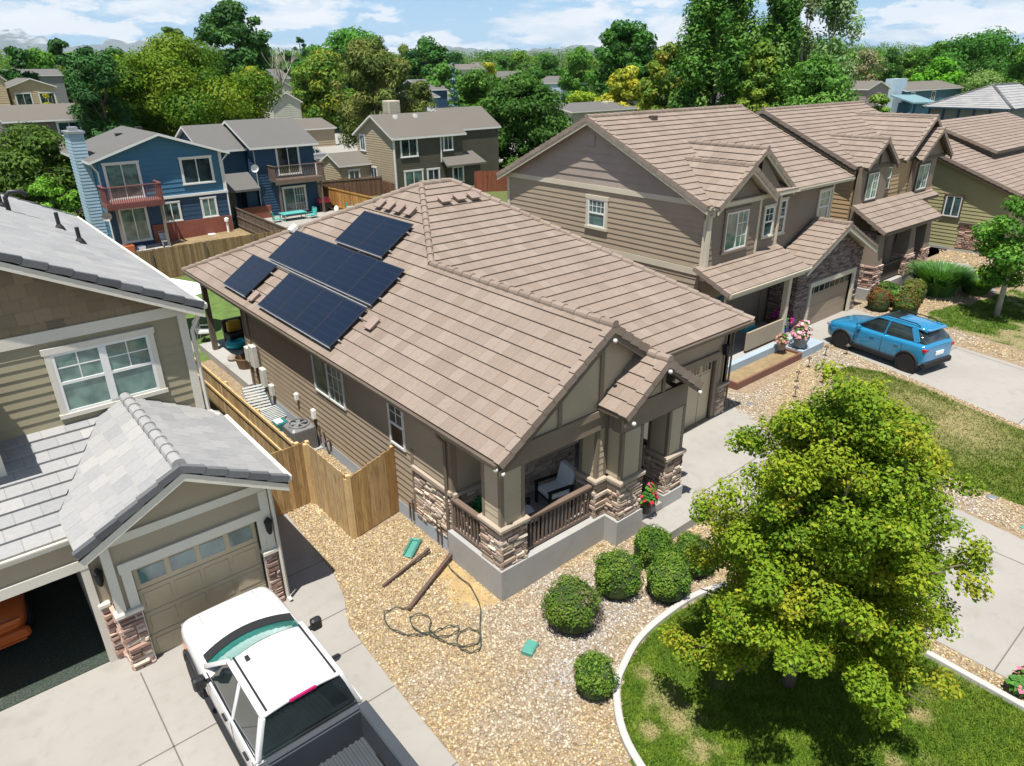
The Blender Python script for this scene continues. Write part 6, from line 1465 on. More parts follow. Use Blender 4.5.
# bed
bd = MB(); zt = 1.17
for s in (-1, 1):
    x0, x1 = (.76*s, .89*s) if s > 0 else (-.89, -.76)
    bd.bbox(min(x0, x1), max(x0, x1), -1.75, .06, .38, zt, .03)
bd.bbox(-.89, .89, -.02, .06, .4, zt+.02, .02); bd.bbox(-.86, .86, -1.82, -1.74, .5, zt, .02)
bed = bd.build('bed', m_wpaint, T, local=True)
li = MB(); li.box(-.76, .76, -1.74, -.02, .55, .60)
for i in range(15): li.bbox(-.72+i*.098, -.72+i*.098+.055, -1.73, -.03, .60, .625, .008)
for s in (-1, 1): li.box(min(s*.72, s*.765), max(s*.72, s*.765), -1.74, -.02, .6, zt+.012); li.bbox(min(s*.73, s*.9), max(s*.73, s*.9), -1.76, .04, zt+.003, zt+.03, .012)
li.box(-.76, .76, -.075, -.02, .6, zt); li.bbox(-.74, .74, -.05, .05, zt+.02, zt+.045, .01); li.box(-.76, .76, -1.74, -1.7, .6, zt)
li.build('bed_liner', M_plain('grey_bed_liner', (.042, .05, .06), .6), bed, local=True)
for s in (-1, 1):
    b = MB(); b.bbox(min(s*.93, s*1.12), max(s*.93, s*1.12), 2.0, 2.14, 1.14, 1.36, .03); b.beam((s*.86, 2.1, 1.16), (s*.98, 2.07, 1.2), .07, .05); b.build('mirror', m_dark, T, local=True)
    for y in (1.3, .4): b = MB(); b.beam((s*.905, y, .98), (s*.905, y+.17, .98), .035, .03); b.build('door_handle', m_dark, T, local=True)
    b = MB(); b.bbox(min(s*.80, s*.93), max(s*.80, s*.93), .35, 2.6, .3, .37, .015); b.build('running_board', m_dark, T, local=True)
    b = MB(); b.bbox(min(s*.55, s*.80), max(s*.55, s*.80), 3.84, 3.955, .82, 1.0, .02); b.build('headlight', m_lens, T, local=True)
    b = MB(); b.box(min(s*.892, s*.9), max(s*.892, s*.9), 3.35, 3.55, .85, .9); b.build('side_marker', M_plain('amber_lens', (.6, .2, .02), .3), T, local=True)
    for y in (3.2, -.75):
        b = MB(); ar = [V((s*.9, y+.47*math.cos(a), .4+.47*math.sin(a))) for a in [math.pi*k/14 for k in range(15)]]; b.tube(ar, .03, 6); b.build('wheel_arch', m_dark, T, local=True)
        b = MB(); b.lathe((s*.80, y, .4), [(.44, -.02), (.44, .0955)] if s > 0 else [(.44, -.0955), (.44, .02)], 24, axis='x'); b.build('wheel_well', m_black, T, local=True)
        wheel(T, s*.815, y, .385, .385, .24, s, m_black, m_metal, 6)
    b = MB()
    for y in (2.28, 1.1, .22): b.box(min(s*.887, s*.893), max(s*.887, s*.893), y-.006, y+.006, .45, 1.1)
    b.build('door_seam', m_dark, T, local=True)
b = MB(); b.bbox(-.78, .78, 3.92, 4.06, .42, .62, .04); b.build('bumper', m_chrome, T, local=True)
b = MB(); b.bbox(-.52, .52, 3.88, 3.975, .68, .98, .02); b.build('grille', m_dark, T, local=True)

# --- bright blue compact SUV
S = thing('suv', 'bright blue compact SUV with black wheels parked on the driveway of the stone-fronted house', 'car', (0, 0, 0))
hd = V((.50, 2.58, 0)).normalized(); S.rotation_euler = (0, 0, math.atan2(-hd.x, hd.y)); rt = V((hd.y, -hd.x, 0))
mid = (V((25.92, 11.1, 0))+V((25.42, 8.5, 0)))/2+rt*.80; S.location = (mid.x, mid.y, .312)
W_ = .91
def sh_(w, zb, zs, zt, wt): return [(0, zb), (w*.82, zb), (w*.96, zb+.06), (w*.99, zb+.3), (w, zs-.12), (w*.975, zs), (wt, zt-.02), (wt*.6, zt), (0, zt+.01)]
loft('body', [(2.17, sh_(.55, .42, .62, .72, .5)), (2.14, sh_(.70, .32, .70, .82, .6)), (2.0, sh_(.84, .26, .82, .94, .68)), (1.6, sh_(.905, .24, .92, 1.01, .74)), (1.1, sh_(.915, .24, .97, 1.06, .78)), (.85, sh_(.915, .24, .99, 1.08, .80)), (.0, sh_(.915, .24, 1.01, 1.09, .80)), (-1.0, sh_(.92, .24, 1.04, 1.12, .80)), (-1.52, sh_(.91, .26, 1.06, 1.14, .79)), (-1.76, sh_(.88, .3, 1.05, 1.14, .77)), (-1.87, sh_(.82, .36, 1.0, 1.1, .72)), (-1.9, sh_(.74, .42, .9, 1.0, .66))], m_bpaint, S)
def gh(w, zb, zt, wt): return [(0, zb), (w, zb), (w-.01, zb+.1), ((w+wt)/2+.015, (zb+zt)/2+.08), (wt, zt-.06), (wt*.82, zt-.008), (0, zt+.015)]
loft('glasshouse', [(.98, gh(.74, 1.0, 1.06, .70)), (.92, gh(.76, 1.0, 1.10, .70)), (.35, gh(.79, 1.0, 1.50, .60)), (.12, gh(.80, 1.0, 1.58, .585)), (-.5, gh(.80, 1.0, 1.62, .585)), (-1.1, gh(.79, 1.02, 1.60, .575)), (-1.5, gh(.77, 1.04, 1.54, .56)), (-1.74, gh(.74, 1.04, 1.22, .66)), (-1.8, gh(.72, 1.03, 1.10, .66))], m_carg, S)
rs = MB(); prof = [(.22, 1.565), (.0, 1.612), (-.5, 1.645), (-1.0, 1.64), (-1.38, 1.605), (-1.62, 1.56)]
nu = 8; vs = [V((-.57*(1 if j < 5 else .95)+1.14*(1 if j < 5 else .95)*i/nu, y, z-.055*((2*i/nu-1)**4)-.012*((2*i/nu-1)**2))) for j, (y, z) in enumerate(prof) for i in range(nu+1)]
rs.mesh(vs, [(j*(nu+1)+i, j*(nu+1)+i+1, (j+1)*(nu+1)+i+1, (j+1)*(nu+1)+i) for j in range(len(prof)-1) for i in range(nu)])
ro = rs.build('roof', m_bpaint, S, smooth=True, local=True); md = ro.modifiers.new('Sol', 'SOLIDIFY'); md.thickness = .05; md.offset = .2
for s in (-1, 1):
    b = MB(); b.beam((s*.765, .86, 1.1), (s*.605, .2, 1.545), .05, .06); b.beam((s*.81, -.30, 1.08), (s*.635, -.32, 1.56), .035, .07); b.beam((s*.76, -1.5, 1.12), (s*.60, -1.2, 1.56), .05, .2, 0, (0, 1, 0)); b.beam((s*.60, .22, 1.55), (s*.58, -1.58, 1.55), .05, .045); b.build('pillar', m_bpaint if s else m_dark, S, local=True, bevel=.01)
    b = MB(); b.tube([(s*.54, .05, 1.64), (s*.53, -.1, 1.69), (s*.52, -1.2, 1.685), (s*.52, -1.35, 1.62)], .02, 6); b.build('roof_rail', m_black, S, local=True)
    b = MB(); b.bbox(min(s*.90, s*1.06), max(s*.90, s*1.06), .58, .72, 1.02, 1.17, .03); b.beam((s*.82, .66, 1.04), (s*.93, .65, 1.07), .06, .04); b.build('mirror', m_bpaint, S, local=True)
    for y in (1.30, -1.32):
        b = MB(); ar = [V((s*.905, y+.40*math.cos(a), .34+.40*math.sin(a))) for a in [math.pi*k/16 for k in range(17)]]; b.tube(ar, .045, 6); b.build('wheel_arch', m_black, S, local=True)
        b = MB(); b.lathe((s*.82, y, .34), [(.385, -.2), (.385, .1)] if s > 0 else [(.385, -.1), (.385, .2)], 24, axis='x'); b.build('wheel_well', m_black, S, local=True)
        wheel(S, s*.825, y, .34, .34, .22, s, m_black, M_plain('dark_alloy', (.09, .09, .095), .35, .6), 5)
    b = MB(); b.bbox(min(s*.86, s*.925), max(s*.86, s*.925), -.88, .88, .25, .40, .02); b.build('sill_cladding', m_black, S, local=True)
    for y in (.0, -.95): b = MB(); b.beam((s*.925, y, .88), (s*.925, y+.17, .88), .03, .03); b.build('door_handle', m_bpaint, S, local=True)
    b = MB()
    for y in (.82, -.28, -1.06): b.box(min(s*.912, s*.9195), max(s*.912, s*.9195), y-.005, y+.005, .42, 1.0)
    b.build('door_seam', m_dark, S, local=True)
    b = MB(); b.bbox(min(s*.55, s*.86), max(s*.55, s*.86), -1.89, -1.66, .88, .99, .03); b.build('tail_light', m_redl, S, local=True)
    b = MB(); b.bbox(min(s*.5, s*.8), max(s*.5, s*.8), 1.95, 2.12, .72, .82, .02); b.build('headlight', m_lens, S, local=True)
b = MB(); b.bbox(-.36, .36, -.42, .02, 1.655, 1.668, .01); b.build('sunroof', m_carg, S, local=True)
b = MB(); b.bbox(-.52, .52, -1.7, -1.55, 1.535, 1.57, .015); b.build('spoiler', m_bpaint, S, local=True)
b = MB(); b.bbox(-.8, .8, -1.96, -1.78, .3, .5, .04); b.build('bumper', m_black, S, local=True)
b = MB(); b.bbox(-.22, .22, -1.935, -1.9, .68, .82, .008); b.build('number_plate', m_wlight, S, local=True)
b = MB(); b.bbox(-.5, .5, 2.08, 2.18, .42, .66, .02); b.build('grille', m_black, S, local=True)

# --- orange car nose inside the open garage
Oc = thing('car', 'orange car with a white-tipped bumper inside the open left garage', 'car', (-1.33, 14.75, .03))
loft('body', [(-.62, sh_(.6, .42, .6, .68, .5)), (-.55, sh_(.78, .32, .68, .8, .6)), (-.2, sh_(.86, .26, .8, .9, .7)), (.5, sh_(.88, .24, .9, .98, .74)), (1.4, sh_(.88, .24, .95, 1.05, .76)), (2.6, sh_(.88, .24, .95, 1.05, .76))], m_opaint, Oc)
b = MB(); b.bbox(-.8, .8, -.75, -.55, .32, .48, .05); b.build('bumper', m_opaint, Oc, local=True)
b = MB(); b.beam((-.7, -.66, .72), (.7, -.66, .72), .05, .05); b.beam((-.7, -.72, .28), (.7, -.72, .28), .05, .04); b.build('trim_bar', m_opaint, Oc, local=True)
b = MB(); b.lathe((-.62, -.72, .4), [(.02, -.05), (.07, 0), (.02, .05)], 10, axis='y'); b.build('fog_light', m_wlight, Oc, local=True)
loft('glasshouse', [(.9, gh(.72, .95, 1.0, .68)), (1.5, gh(.74, .95, 1.35, .6)), (2.4, gh(.74, .95, 1.4, .58))], m_carg, Oc)
for s in (-1, 1): wheel(Oc, s*.78, .1, .33, .33, .2, s, m_black, m_metal)

def simple_car(label, x, y, rz_, paint, g=0.0, cat='car', name='parked_car', grp=None):
    c = thing(name, label, cat, (x, y, g), rz_, grp)
    loft('body', [(2.2, sh_(.6, .4, .65, .75, .5)), (2.1, sh_(.8, .3, .78, .9, .66)), (1.2, sh_(.9, .25, .95, 1.04, .78)), (-1.8, sh_(.9, .25, 1.0, 1.1, .78)), (-2.2, sh_(.82, .35, .95, 1.05, .7))], paint, c, 1)
    loft('glasshouse', [(.95, gh(.74, 1.0, 1.06, .7)), (.2, gh(.78, 1.0, 1.62, .6)), (-1.7, gh(.76, 1.0, 1.62, .58)), (-2.1, gh(.72, 1.0, 1.1, .66))], m_carg, c, 1)
    b = MB(); b.bbox(-.6, .6, -1.8, .15, 1.6, 1.68, .03)
    for s in (-1, 1):
        b.beam((s*.76, .85, 1.1), (s*.62, .15, 1.6), .07, .07)
        for yy in (-.3, -1.2): b.beam((s*.8, yy, 1.05), (s*.62, yy, 1.6), .05, .12)
    b.build('roof', paint, c, local=True)
    for s in (-1, 1):
        for yy in (1.35, -1.35): wheel(c, s*.8, yy, .34, .34, .22, s, m_black, m_metal)
    return c
m_silver = M_paint('silver_paint', (.55, .57, .6), .3, .4)
q = P0 = atd(315, 160, 88); simple_car('silver estate car parked on pale concrete by the low tan garage', 37.9, 82.2, rad(-62), m_silver, .3)
# ================================================================== things in the yards
# air conditioner
ac = thing('air_conditioner', 'grey square air conditioning unit with a round fan grille by the solar house wall', 'air conditioner', (6.72, 17.75, .03))
b = MB(); b.bbox(6.4, 7.05, 17.4, 18.05, .06, .74, .05)
for i in range(14):
    for (xx, yy, dx, dy) in ((6.43+i*.045, 17.385, .02, .02), (6.385, 17.43+i*.045, .02, .02)): b.box(xx, xx+dx, yy, yy+dy, .1, .68)
b.build('cabinet', M_plain('grey_ac_metal', (.22, .225, .23), .5, .3), ac)
b = MB(); b.lathe((6.725, 17.725, .74), [(.29, 0), (.29, .035), (.25, .045), (.25, .0)], 24, cap=False); b.build('fan_ring', m_metal, ac)
b = MB(); b.lathe((6.725, 17.725, .745), [(.002, 0), (.245, 0)], 24, cap=False); b.build('fan_well', m_black, ac)
b = MB()
for k in range(5):
    a = k*1.2566; c, s = math.cos(a), math.sin(a); b.hexa([(6.725+c*.05-s*.03, 17.725+s*.05+c*.03, .75), (6.725+c*.22-s*.08, 17.725+s*.22+c*.08, .75), (6.725+c*.22+s*.06, 17.725+s*.22-c*.06, .765), (6.725+c*.05+s*.03, 17.725+s*.05-c*.03, .765)]+[(6.725+c*.05-s*.03, 17.725+s*.05+c*.03, .757), (6.725+c*.22-s*.08, 17.725+s*.22+c*.08, .757), (6.725+c*.22+s*.06, 17.725+s*.22-c*.06, .772), (6.725+c*.05+s*.03, 17.725+s*.05-c*.03, .772)])
b.lathe((6.725, 17.725, .75), [(.07, 0), (.07, .03), (.02, .045)], 12); b.build('fan', m_metal, ac)
b = MB(); b.box(6.3, 7.15, 17.3, 18.15, -.02, .06); b.build('pad', m_conc2, ac)
for o_ in ac.children: o_.data.transform(Matrix.Scale(1.1, 4))
ac.location = (6.87, 18.05, .03)
# slatted loungers folded beside the fence
m_slat = M_plain('pale_grey_slat', (.34, .37, .37), .6); m_slatd = M_plain('teal_grey_frame', (.09, .13, .14), .6)
def lattice(label, x, y, L, W, rz_, tilt):
    t_ = thing('slatted_lounger', label, 'lounger', (x, y, .06), rz_, 'slatted loungers by the fence')
    b = MB(); c, s = math.cos(tilt), math.sin(tilt); f = lambda u, v, h=0: V((u, v*c-h*s, v*s+h*c+.05))
    n = 9
    for i in range(n): b.obox(f(-W/2, i*L/n), f(W/2, i*L/n)-f(-W/2, i*L/n), f(0, L/n*.55)-f(0, 0), f(0, 0, .02)-f(0, 0))
    b.build('slats', m_slat, t_, local=True)
    b = MB()
    for u in (-W/2, W/2-.05): b.obox(f(u, 0, -.04), V((.05, 0, 0)), f(0, L)-f(0, 0), f(0, 0, .035)-f(0, 0))
    b.build('frame', m_slatd, t_, local=True)
lattice('pale slatted lounger back leaning upright, farther of the two by the long cedar fence', 6.88, 21.1, 1.1, .7, rad(-8), rad(30))
lattice('pale slatted lounger lying flat, nearer of the two by the long cedar fence', 6.93, 20.1, .75, .9, rad(8), rad(12))
bk = thing('storage_tub', 'small dark teal tub with white lid beside the slatted loungers', 'tub', (6.9, 19.6, .04)); b = MB(); b.bbox(6.7, 7.1, 19.4, 19.8, .04, .3, .03); b.build('tub', M_plain('teal_plastic', (.02, .14, .15), .4), bk); b = MB(); b.bbox(6.72, 6.95, 19.45, 19.75, .3, .34, .02); b.build('lid', m_wlight, bk)
# splash block, downspout extensions, hose, valve boxes
def splash(name, label, cat, x, y, rz_, L, W, mat):
    t_ = thing(name, label, cat, (x, y, gz(x)+.03), rz_); b = MB(); b.bbox(-W/2, W/2, -L/2, L/2, 0, .04, .02)
    b.bbox(-W/2, -W/2+.05, -L/2, L/2, .03, .1, .015); b.bbox(W/2-.05, W/2, -L/2, L/2, .03, .1, .015); b.bbox(-W/2, W/2, L/2-.06, L/2, .03, .1, .015); b.build('tray', mat, t_, local=True); return t_
m_teal2 = M_plain('teal_green_plastic', (.08, .27, .22), .5)
q = P_ = None
splash('splash_block', 'teal green splash block tray against the foundation, left of the brown drain pipes', 'splash block', 6.72, 11.75, rad(-52), .62, .26, m_teal2)
vb = thing('valve_box', 'teal green rectangular valve box lid set in the gravel below the round shrubs', 'valve box', (6.77, 7.64, .0), rad(25)); b = MB(); b.bbox(-.17, .17, -.12, .12, -.02, .1, .015); b.build('box_body', m_teal2, vb, local=True); b = MB(); b.bbox(-.15, .15, -.10, .10, .1, .112, .008); b.build('lid', m_teal2, vb, local=True)
for lab, x, y in (('round green valve cover in the gravel strip beside the far driveway edge', 17.9, 2.6), ('small white utility cover on the right lawn edge', 18.75, 3.6), ('small white utility cover in the gravel by the raised planter', 18.9, 10.6)):
    vc = thing('valve_cover', lab, 'valve cover', (x, y, gz(x))); b = MB(); b.lathe((0, 0, 0), [(.12, -.02), (.12, .03), (.10, .04), (.01, .045)], 18); b.build('lid', m_teal2 if 'green' in lab else m_metal, vc, local=True)
m_pipe = M_plain('brown_downspout_pipe', (.105, .068, .056), .5)
def gpipe(label, p, q, w):
    t_ = thing('drain_pipe', label, 'pipe', (p[0], p[1], p[2]), group=None); b = MB(); b.beam(p, q, w, w*.8); b.build('pipe', m_pipe, t_); b = MB(); b.beam(V(p)+(V(q)-V(p))*.0, V(p)+(V(q)-V(p)).normalized()*.14, w*1.25, w); b.build('elbow', m_pipe, t_)
gpipe('longer brown drain pipe lying on gravel from the house corner downspout', (7.2, 10.86, .16), (5.55, 10.06, .08), .075)
gpipe('thinner brown drain pipe lying on gravel behind the longer one', (6.95, 11.38, .14), (5.52, 11.05, .06), .055)
hs_ = thing('garden_hose', 'thin dark green hose lying in loose loops on the gravel', 'hose', (5.8, 9.0, .05)); b = MB()
pts = []
ctl = [P for P in [(7.05, 10.85), (6.95, 10.4), (6.95, 9.8), (6.72, 9.15), (6.38, 8.72), (6.2, 8.45), (6.0, 8.25), (5.8, 8.32), (5.75, 8.6), (5.95, 8.85), (6.2, 8.78), (6.25, 8.55), (6.05, 8.4), (5.78, 8.55), (5.6, 8.85), (5.48, 9.2), (5.35, 9.5), (5.45, 9.85), (5.7, 9.75), (5.72, 9.5), (5.55, 9.3), (5.62, 9.0), (5.9, 8.9), (6.05, 9.0), (5.85, 9.15), (5.6, 9.2), (5.35, 9.3), (5.1, 9.55), (4.98, 9.95), (5.12, 10.3), (5.4, 10.25), (5.6, 10.05)]]
for i, p in enumerate(arc(ctl, 8)): pts.append((p.x, p.y, .075+.02*math.sin(i*.9)))
b.tube(pts, .012, 6); b.build('hose_line', M_plain('dark_green_hose', (.045, .06, .05), .5), hs_)

# porch chairs
def pchair(label, x, y, rz_):
    t_ = thing('porch_chair', label, 'chair', (x, y, .76), rz_, 'porch chairs'); b = MB()
    for sx in (-.3, .3):
        for sy in (-.3, .3): b.box(sx-.03, sx+.03, sy-.03, sy+.03, 0, .58)
        b.box(sx-.04, sx+.04, -.35, .35, .56, .6)
    b.box(-.3, .3, -.3, .3, .3, .36); b.build('frame', m_black, t_, local=True)
    b = MB(); b.bbox(-.27, .27, -.3, .28, .36, .48, .03); b.build('seat_cushion', M_plain('pale_cushion', (.75, .78, .8), .85), t_, local=True)
    b = MB(); b.obox((-.27, .22, .45), (.54, 0, 0), (0, .12, .02), (0, .14, .5)); b.build('back_cushion', M_plain('grey_cushion', (.7, .73, .76), .85), t_, local=True, bevel=.02)
pchair('porch chair with pale cushion beside the corner stone column', 8.5, 9.85, rad(75)); pchair('porch chair with pale cushion in the middle of the porch, behind the front railing', 9.75, 10.15, rad(-100))
# flower pots
def foliage(name, mat, parent, pts, n, size, cols, up=.5, seed=1, asp=.55, coh=1.05, rnd=.42, shell=2.2, jit=(.78, 1.22), gain=1.5):
    """leaf-sized faces spread through ellipsoid clumps: pts = [(x, y, z, rx, ry, rz), ...]"""
    r = np.random.default_rng(seed); C_ = np.array(pts, float); vol = (C_[:, 3]*C_[:, 4]*C_[:, 5])**(2/3); k = r.choice(len(C_), n, p=vol/vol.sum())
    d = r.normal(size=(n, 3)); d /= np.linalg.norm(d, axis=1, keepdims=True); rr = r.random(n)**(1/shell)
    p = C_[k, :3]+d*rr[:, None]*C_[k, 3:6]
    nr = d*coh+r.normal(size=(n, 3))*rnd+np.array([0, 0, up]); nr /= np.linalg.norm(nr, axis=1, keepdims=True)
    t = np.cross(nr, r.normal(size=(n, 3))); t /= np.linalg.norm(t, axis=1, keepdims=True); b = np.cross(nr, t)
    s = (size*r.uniform(.6, 1.4, n))[:, None]; w = s*asp
    fold = nr*s*.12
    vs = np.stack([p-t*s, p+b*w+fold, p+t*s-fold*.5, p-b*w+fold], 1).reshape(-1, 3)
    cl = np.array(cols); ck = r.integers(0, len(cl), len(C_)); jt = r.random(n) < .3
    ci = np.where(jt, r.integers(0, len(cl), n), ck[k]); c = cl[ci]*r.uniform(*jit, (n, 1))*gain
    return np_mesh(name, vs, np.arange(n*4).reshape(-1, 4), mat, parent, cols=c)
m_leaf = M_attr('leaves', .6, .14, trans=.3); m_needle = M_attr('needles', .7, .2, trans=.12); m_petal = M_attr('petals', .6, .3, trans=.2)
m_bark = M_plain('bark', (.13, .10, .075), .9, var=.25, scale=4, bump=.5); m_pbark = M_plain('pale_bark', (.34, .31, .26), .9, var=.2, scale=3, bump=.4); m_inner = None
def pot(label, x, y, z, r, h, potm, cols, flowers, n=260, nf=60, fs=.035, name='flower_pot', ls=.06):
    t_ = thing(name, label, 'flower pot', (x, y, z)); b = MB(); b.lathe((x, y, z), [(r*.7, 0), (r, h*.9), (r*1.08, h*.92), (r*1.08, h), (r*.9, h), (r*.85, h*.85)], 16); b.build('pot', potm, t_)
    foliage('leaves', m_leaf, t_, [(x, y, z+h+r*.5, r*1.3, r*1.3, r*1.0), (x+r*.5, y, z+h+r*1.3, r*.8, r*.8, r*.9)], n, ls, cols, seed=int(abs(x*100+y*13)))
    if flowers: foliage('flowers', m_petal, t_, [(x, y, z+h+r*.7, r*1.5, r*1.5, r*1.1), (x+r*.6, y+.05, z+h+r*1.6, r*.8, r*.8, r*.7)], nf, fs, flowers, seed=int(abs(x*77+y*7)), shell=6, asp=.9, gain=1.0)
    return t_
GRN = [(.05, .14, .02), (.08, .2, .03), (.03, .1, .02)]
pot('tall pot of red and pink flowers on the porch step', 11.42, 8.72, .55, .2, .3, m_dark, GRN, [(.6, .03, .06), (.7, .1, .2), (.55, .02, .05)], 700, 90, .05, ls=.07)
pot('green leafy plant in a small pot inside the porch rail', 7.75, 10.5, .76, .2, .45, m_dark, [(.02, .12, .04), (.03, .2, .06)], None, 300, 0)
# the raised planter and slab by the next house
pl = thing('raised_planter', 'long rust-edged raised bed of dry soil beside the next house', 'planter', (21.2, 12, .3)); b = MB()
for (x0, x1, y0, y1) in ((19.5, 23.7, 11.5, 11.58), (19.5, 19.58, 11.58, 12.3), (23.62, 23.7, 11.58, 12.3)): b.box(x0, x1, y0, y1, .2, .56)
b.build('edging', M_plain('rust_brown_edging', (.17, .08, .055), .8, var=.15), pl); b = MB(); b.box(19.58, 23.62, 11.58, 12.3, .2, .48); b.build('soil', m_dirt, pl)
b = MB(); b.box(19.5, 24.9, 12.3, 12.54, .2, .74); b.box(23.71, 25.3, 11.5, 12.3, .2, .6); b.build('slab', M_plain('blue_grey_slab', (.30, .37, .43), .7, var=.1), pl)
pot('round pot of white and pink flowers on the blue-grey slab', 24.0, 11.8, .66, .28, .35, M_plain('grey_pot', (.2, .24, .26), .6), GRN, [(.75, .7, .72), (.7, .3, .4), (.8, .75, .75)], 300, 160, .06)
pot('pink flower pot at the end of the raised planter', 23.2, 12.1, .66, .18, .25, m_mush, GRN, [(.65, .3, .35), (.55, .25, .25)], 200, 60, .06)
pot('magenta flowers in the shade at the porch corner of the next house', 25.0, 13.2, .62, .3, .35, m_dark, GRN, [(.5, .02, .3), (.6, .05, .4)], 200, 220, .07)
pot('purple-blue pot plant standing by the porch post of the next house', 24.6, 12.85, .62, .16, .4, M_plain('blue_pot', (.03, .05, .3), .4), GRN, [(.3, .2, .6)], 100, 30)
pot('pink-flowered plant in the gravel at the right edge beside the white edging', 12.55, 1.15, .17, .16, .15, m_bark, [(.06, .16, .03), (.09, .2, .05)], [(.7, .12, .2), (.75, .2, .3)], 300, 20, .05, ls=.1)
tl = thing('teal_cushion', 'teal cushion on the bench in the shaded porch of the next house', 'cushion', (22.6, 13.2, 1.2)); b = MB(); b.bbox(22.35, 23.0, 13.1, 13.5, 1.22, 1.5, .08); b.build('cushion', M_plain('teal_fabric', (.03, .2, .24), .8), tl)
for i, (x, y) in enumerate(((21.6, 10.5), (23.1, 10.9), (24.6, 11.05), (25.35, 10.6), (22.2, 9.9), (20.4, 9.9))):
    t_ = thing('path_light', ['first', 'second', 'third', 'fourth', 'fifth', 'sixth'][i]+' thin bronze path light standing in the gravel before the raised planter, counted '+'by nearness to the solar house' if False else ['bronze path light nearest the middle of the raised planter', 'bronze path light before the right end of the raised planter', 'bronze path light before the blue-grey slab', 'bronze path light beside the front of the blue car', 'bronze path light between the planter and the right lawn, middle one', 'bronze path light nearest the solar house garage'][i], 'path light', (x, y, .3), group='path lights in the gravel'); b = MB(); b.tube([(x, y, .28), (x, y, .68)], .014, 6); b.build('stake', m_dkbrown, t_); b = MB(); b.lathe((x, y, .68), [(.09, 0), (.03, .07), (.01, .08)], 10); b.build('lamp_head', m_dkbrown, t_)
# back patio: chairs, blue ball, yellow cushion, umbrella
m_umb = M_plain('white_canvas', (.75, .74, .7), .85)
um = thing('patio_umbrella', 'white canvas patio umbrella behind the roof corner of the solar house', 'umbrella', (7.0, 31.0, 0)); b = MB(); c = (7.0, 31.0, 2.0)
ring = [[V((7.0+1.7*rr*math.cos(k*math.pi/4), 31.0+1.7*rr*math.sin(k*math.pi/4), 2.55-.65*rr)) for k in range(8)] for rr in (1.0, .5, .04)]; b.ring(ring, 0, False); b.ring([[p-V((0, 0, .03)) for p in R] for R in ring], 0, False); b.build('canopy', m_umb, um); b = MB(); b.tube([(7, 31, 0), (7, 31, 2.55)], .025, 8); b.lathe((7, 31, 0), [(.25, 0), (.25, .06), (.05, .1)], 12); b.build('pole', m_metal, um)
def patio_chair(label, x, y, z, rz_, fr, cu, grp):
    t_ = thing('patio_chair', label, 'chair', (x, y, z), rz_, grp); b = MB()
    for sx in (-.26, .26):
        b.tube([(sx, -.26, 0), (sx, -.26, .6), (sx, .2, .62), (sx, .3, .95)], .018, 6); b.tube([(sx, .26, 0), (sx, .2, .62)], .018, 6)
    b.beam((-.26, -.26, .4), (.26, -.26, .4), .03, .03); b.beam((-.26, .3, .95), (.26, .3, .95), .03, .03); b.build('frame', fr, t_, local=True)
    b = MB(); b.bbox(-.25, .25, -.26, .24, .4, .45, .02); b.obox((-.25, .22, .44), (.5, 0, 0), (0, .03, 0), (0, .09, .5)); b.build('sling', cu, t_, local=True)
patio_chair('grey metal chair at the edge of the rear patio', 7.75, 29.2, .02, rad(60), m_metal, M_plain('grey_sling', (.4, .41, .42), .7), None)
pc_ = patio_chair
bb = thing('beach_ball', 'turquoise inflatable ring on the rear patio slab', 'inflatable', (8.25, 26.9, .3)); b = MB(); R1 = [];
b.tube([(8.25+.3*math.cos(a), 26.9+.3*math.sin(a), .45) for a in [2*math.pi*k/20 for k in range(21)]], .13, 10, cap=False); b.build('ring', M_plain('turquoise_vinyl', (.02, .45, .55), .3), bb, smooth=True)
bb = thing('cushion', 'yellow cushion on the dark seat of the rear patio', 'cushion', (8.45, 27.6, .8)); b = MB(); b.bbox(8.2, 8.75, 27.5, 27.7, .75, 1.2, .06); b.build('pillow', M_plain('yellow_fabric', (.6, .42, .05), .8), bb)
bb = thing('patio_sofa', 'dark wicker seat on the rear patio slab behind the post', 'sofa', (8.8, 27.4, .3)); b = MB(); b.bbox(8.1, 9.9, 27.1, 27.9, .3, .72, .04); b.bbox(8.1, 9.9, 27.75, 27.95, .72, 1.2, .04); b.build('seat', m_dark, bb)
bb = thing('wicker_basket', 'round brown wicker basket on the rear patio slab near the meters', 'basket', (7.75, 24.6, .3)); b = MB(); b.lathe((7.75, 24.6, .3), [(.28, 0), (.36, .4), (.34, .42), (.3, .1), (.01, .08)], 16); b.build('basket', M_plain('wicker', (.16, .1, .06), .8), bb)
for lab, x, y, s in (('low tan stone ornament on the rear patio slab, nearest the edge', 7.6, 25.6, .16), ('low dark ornament on the rear patio slab behind the wicker basket', 8.1, 25.4, .2)):
    bb = thing('ornament', lab, 'ornament', (x, y, .3)); b = MB(); b.lathe((x, y, .3), [(s, 0), (s*1.2, s*.6), (s*.7, s*1.3), (s*.2, s*1.6)], 10); b.build('figure', m_mush if 'tan' in lab else m_dark, bb)
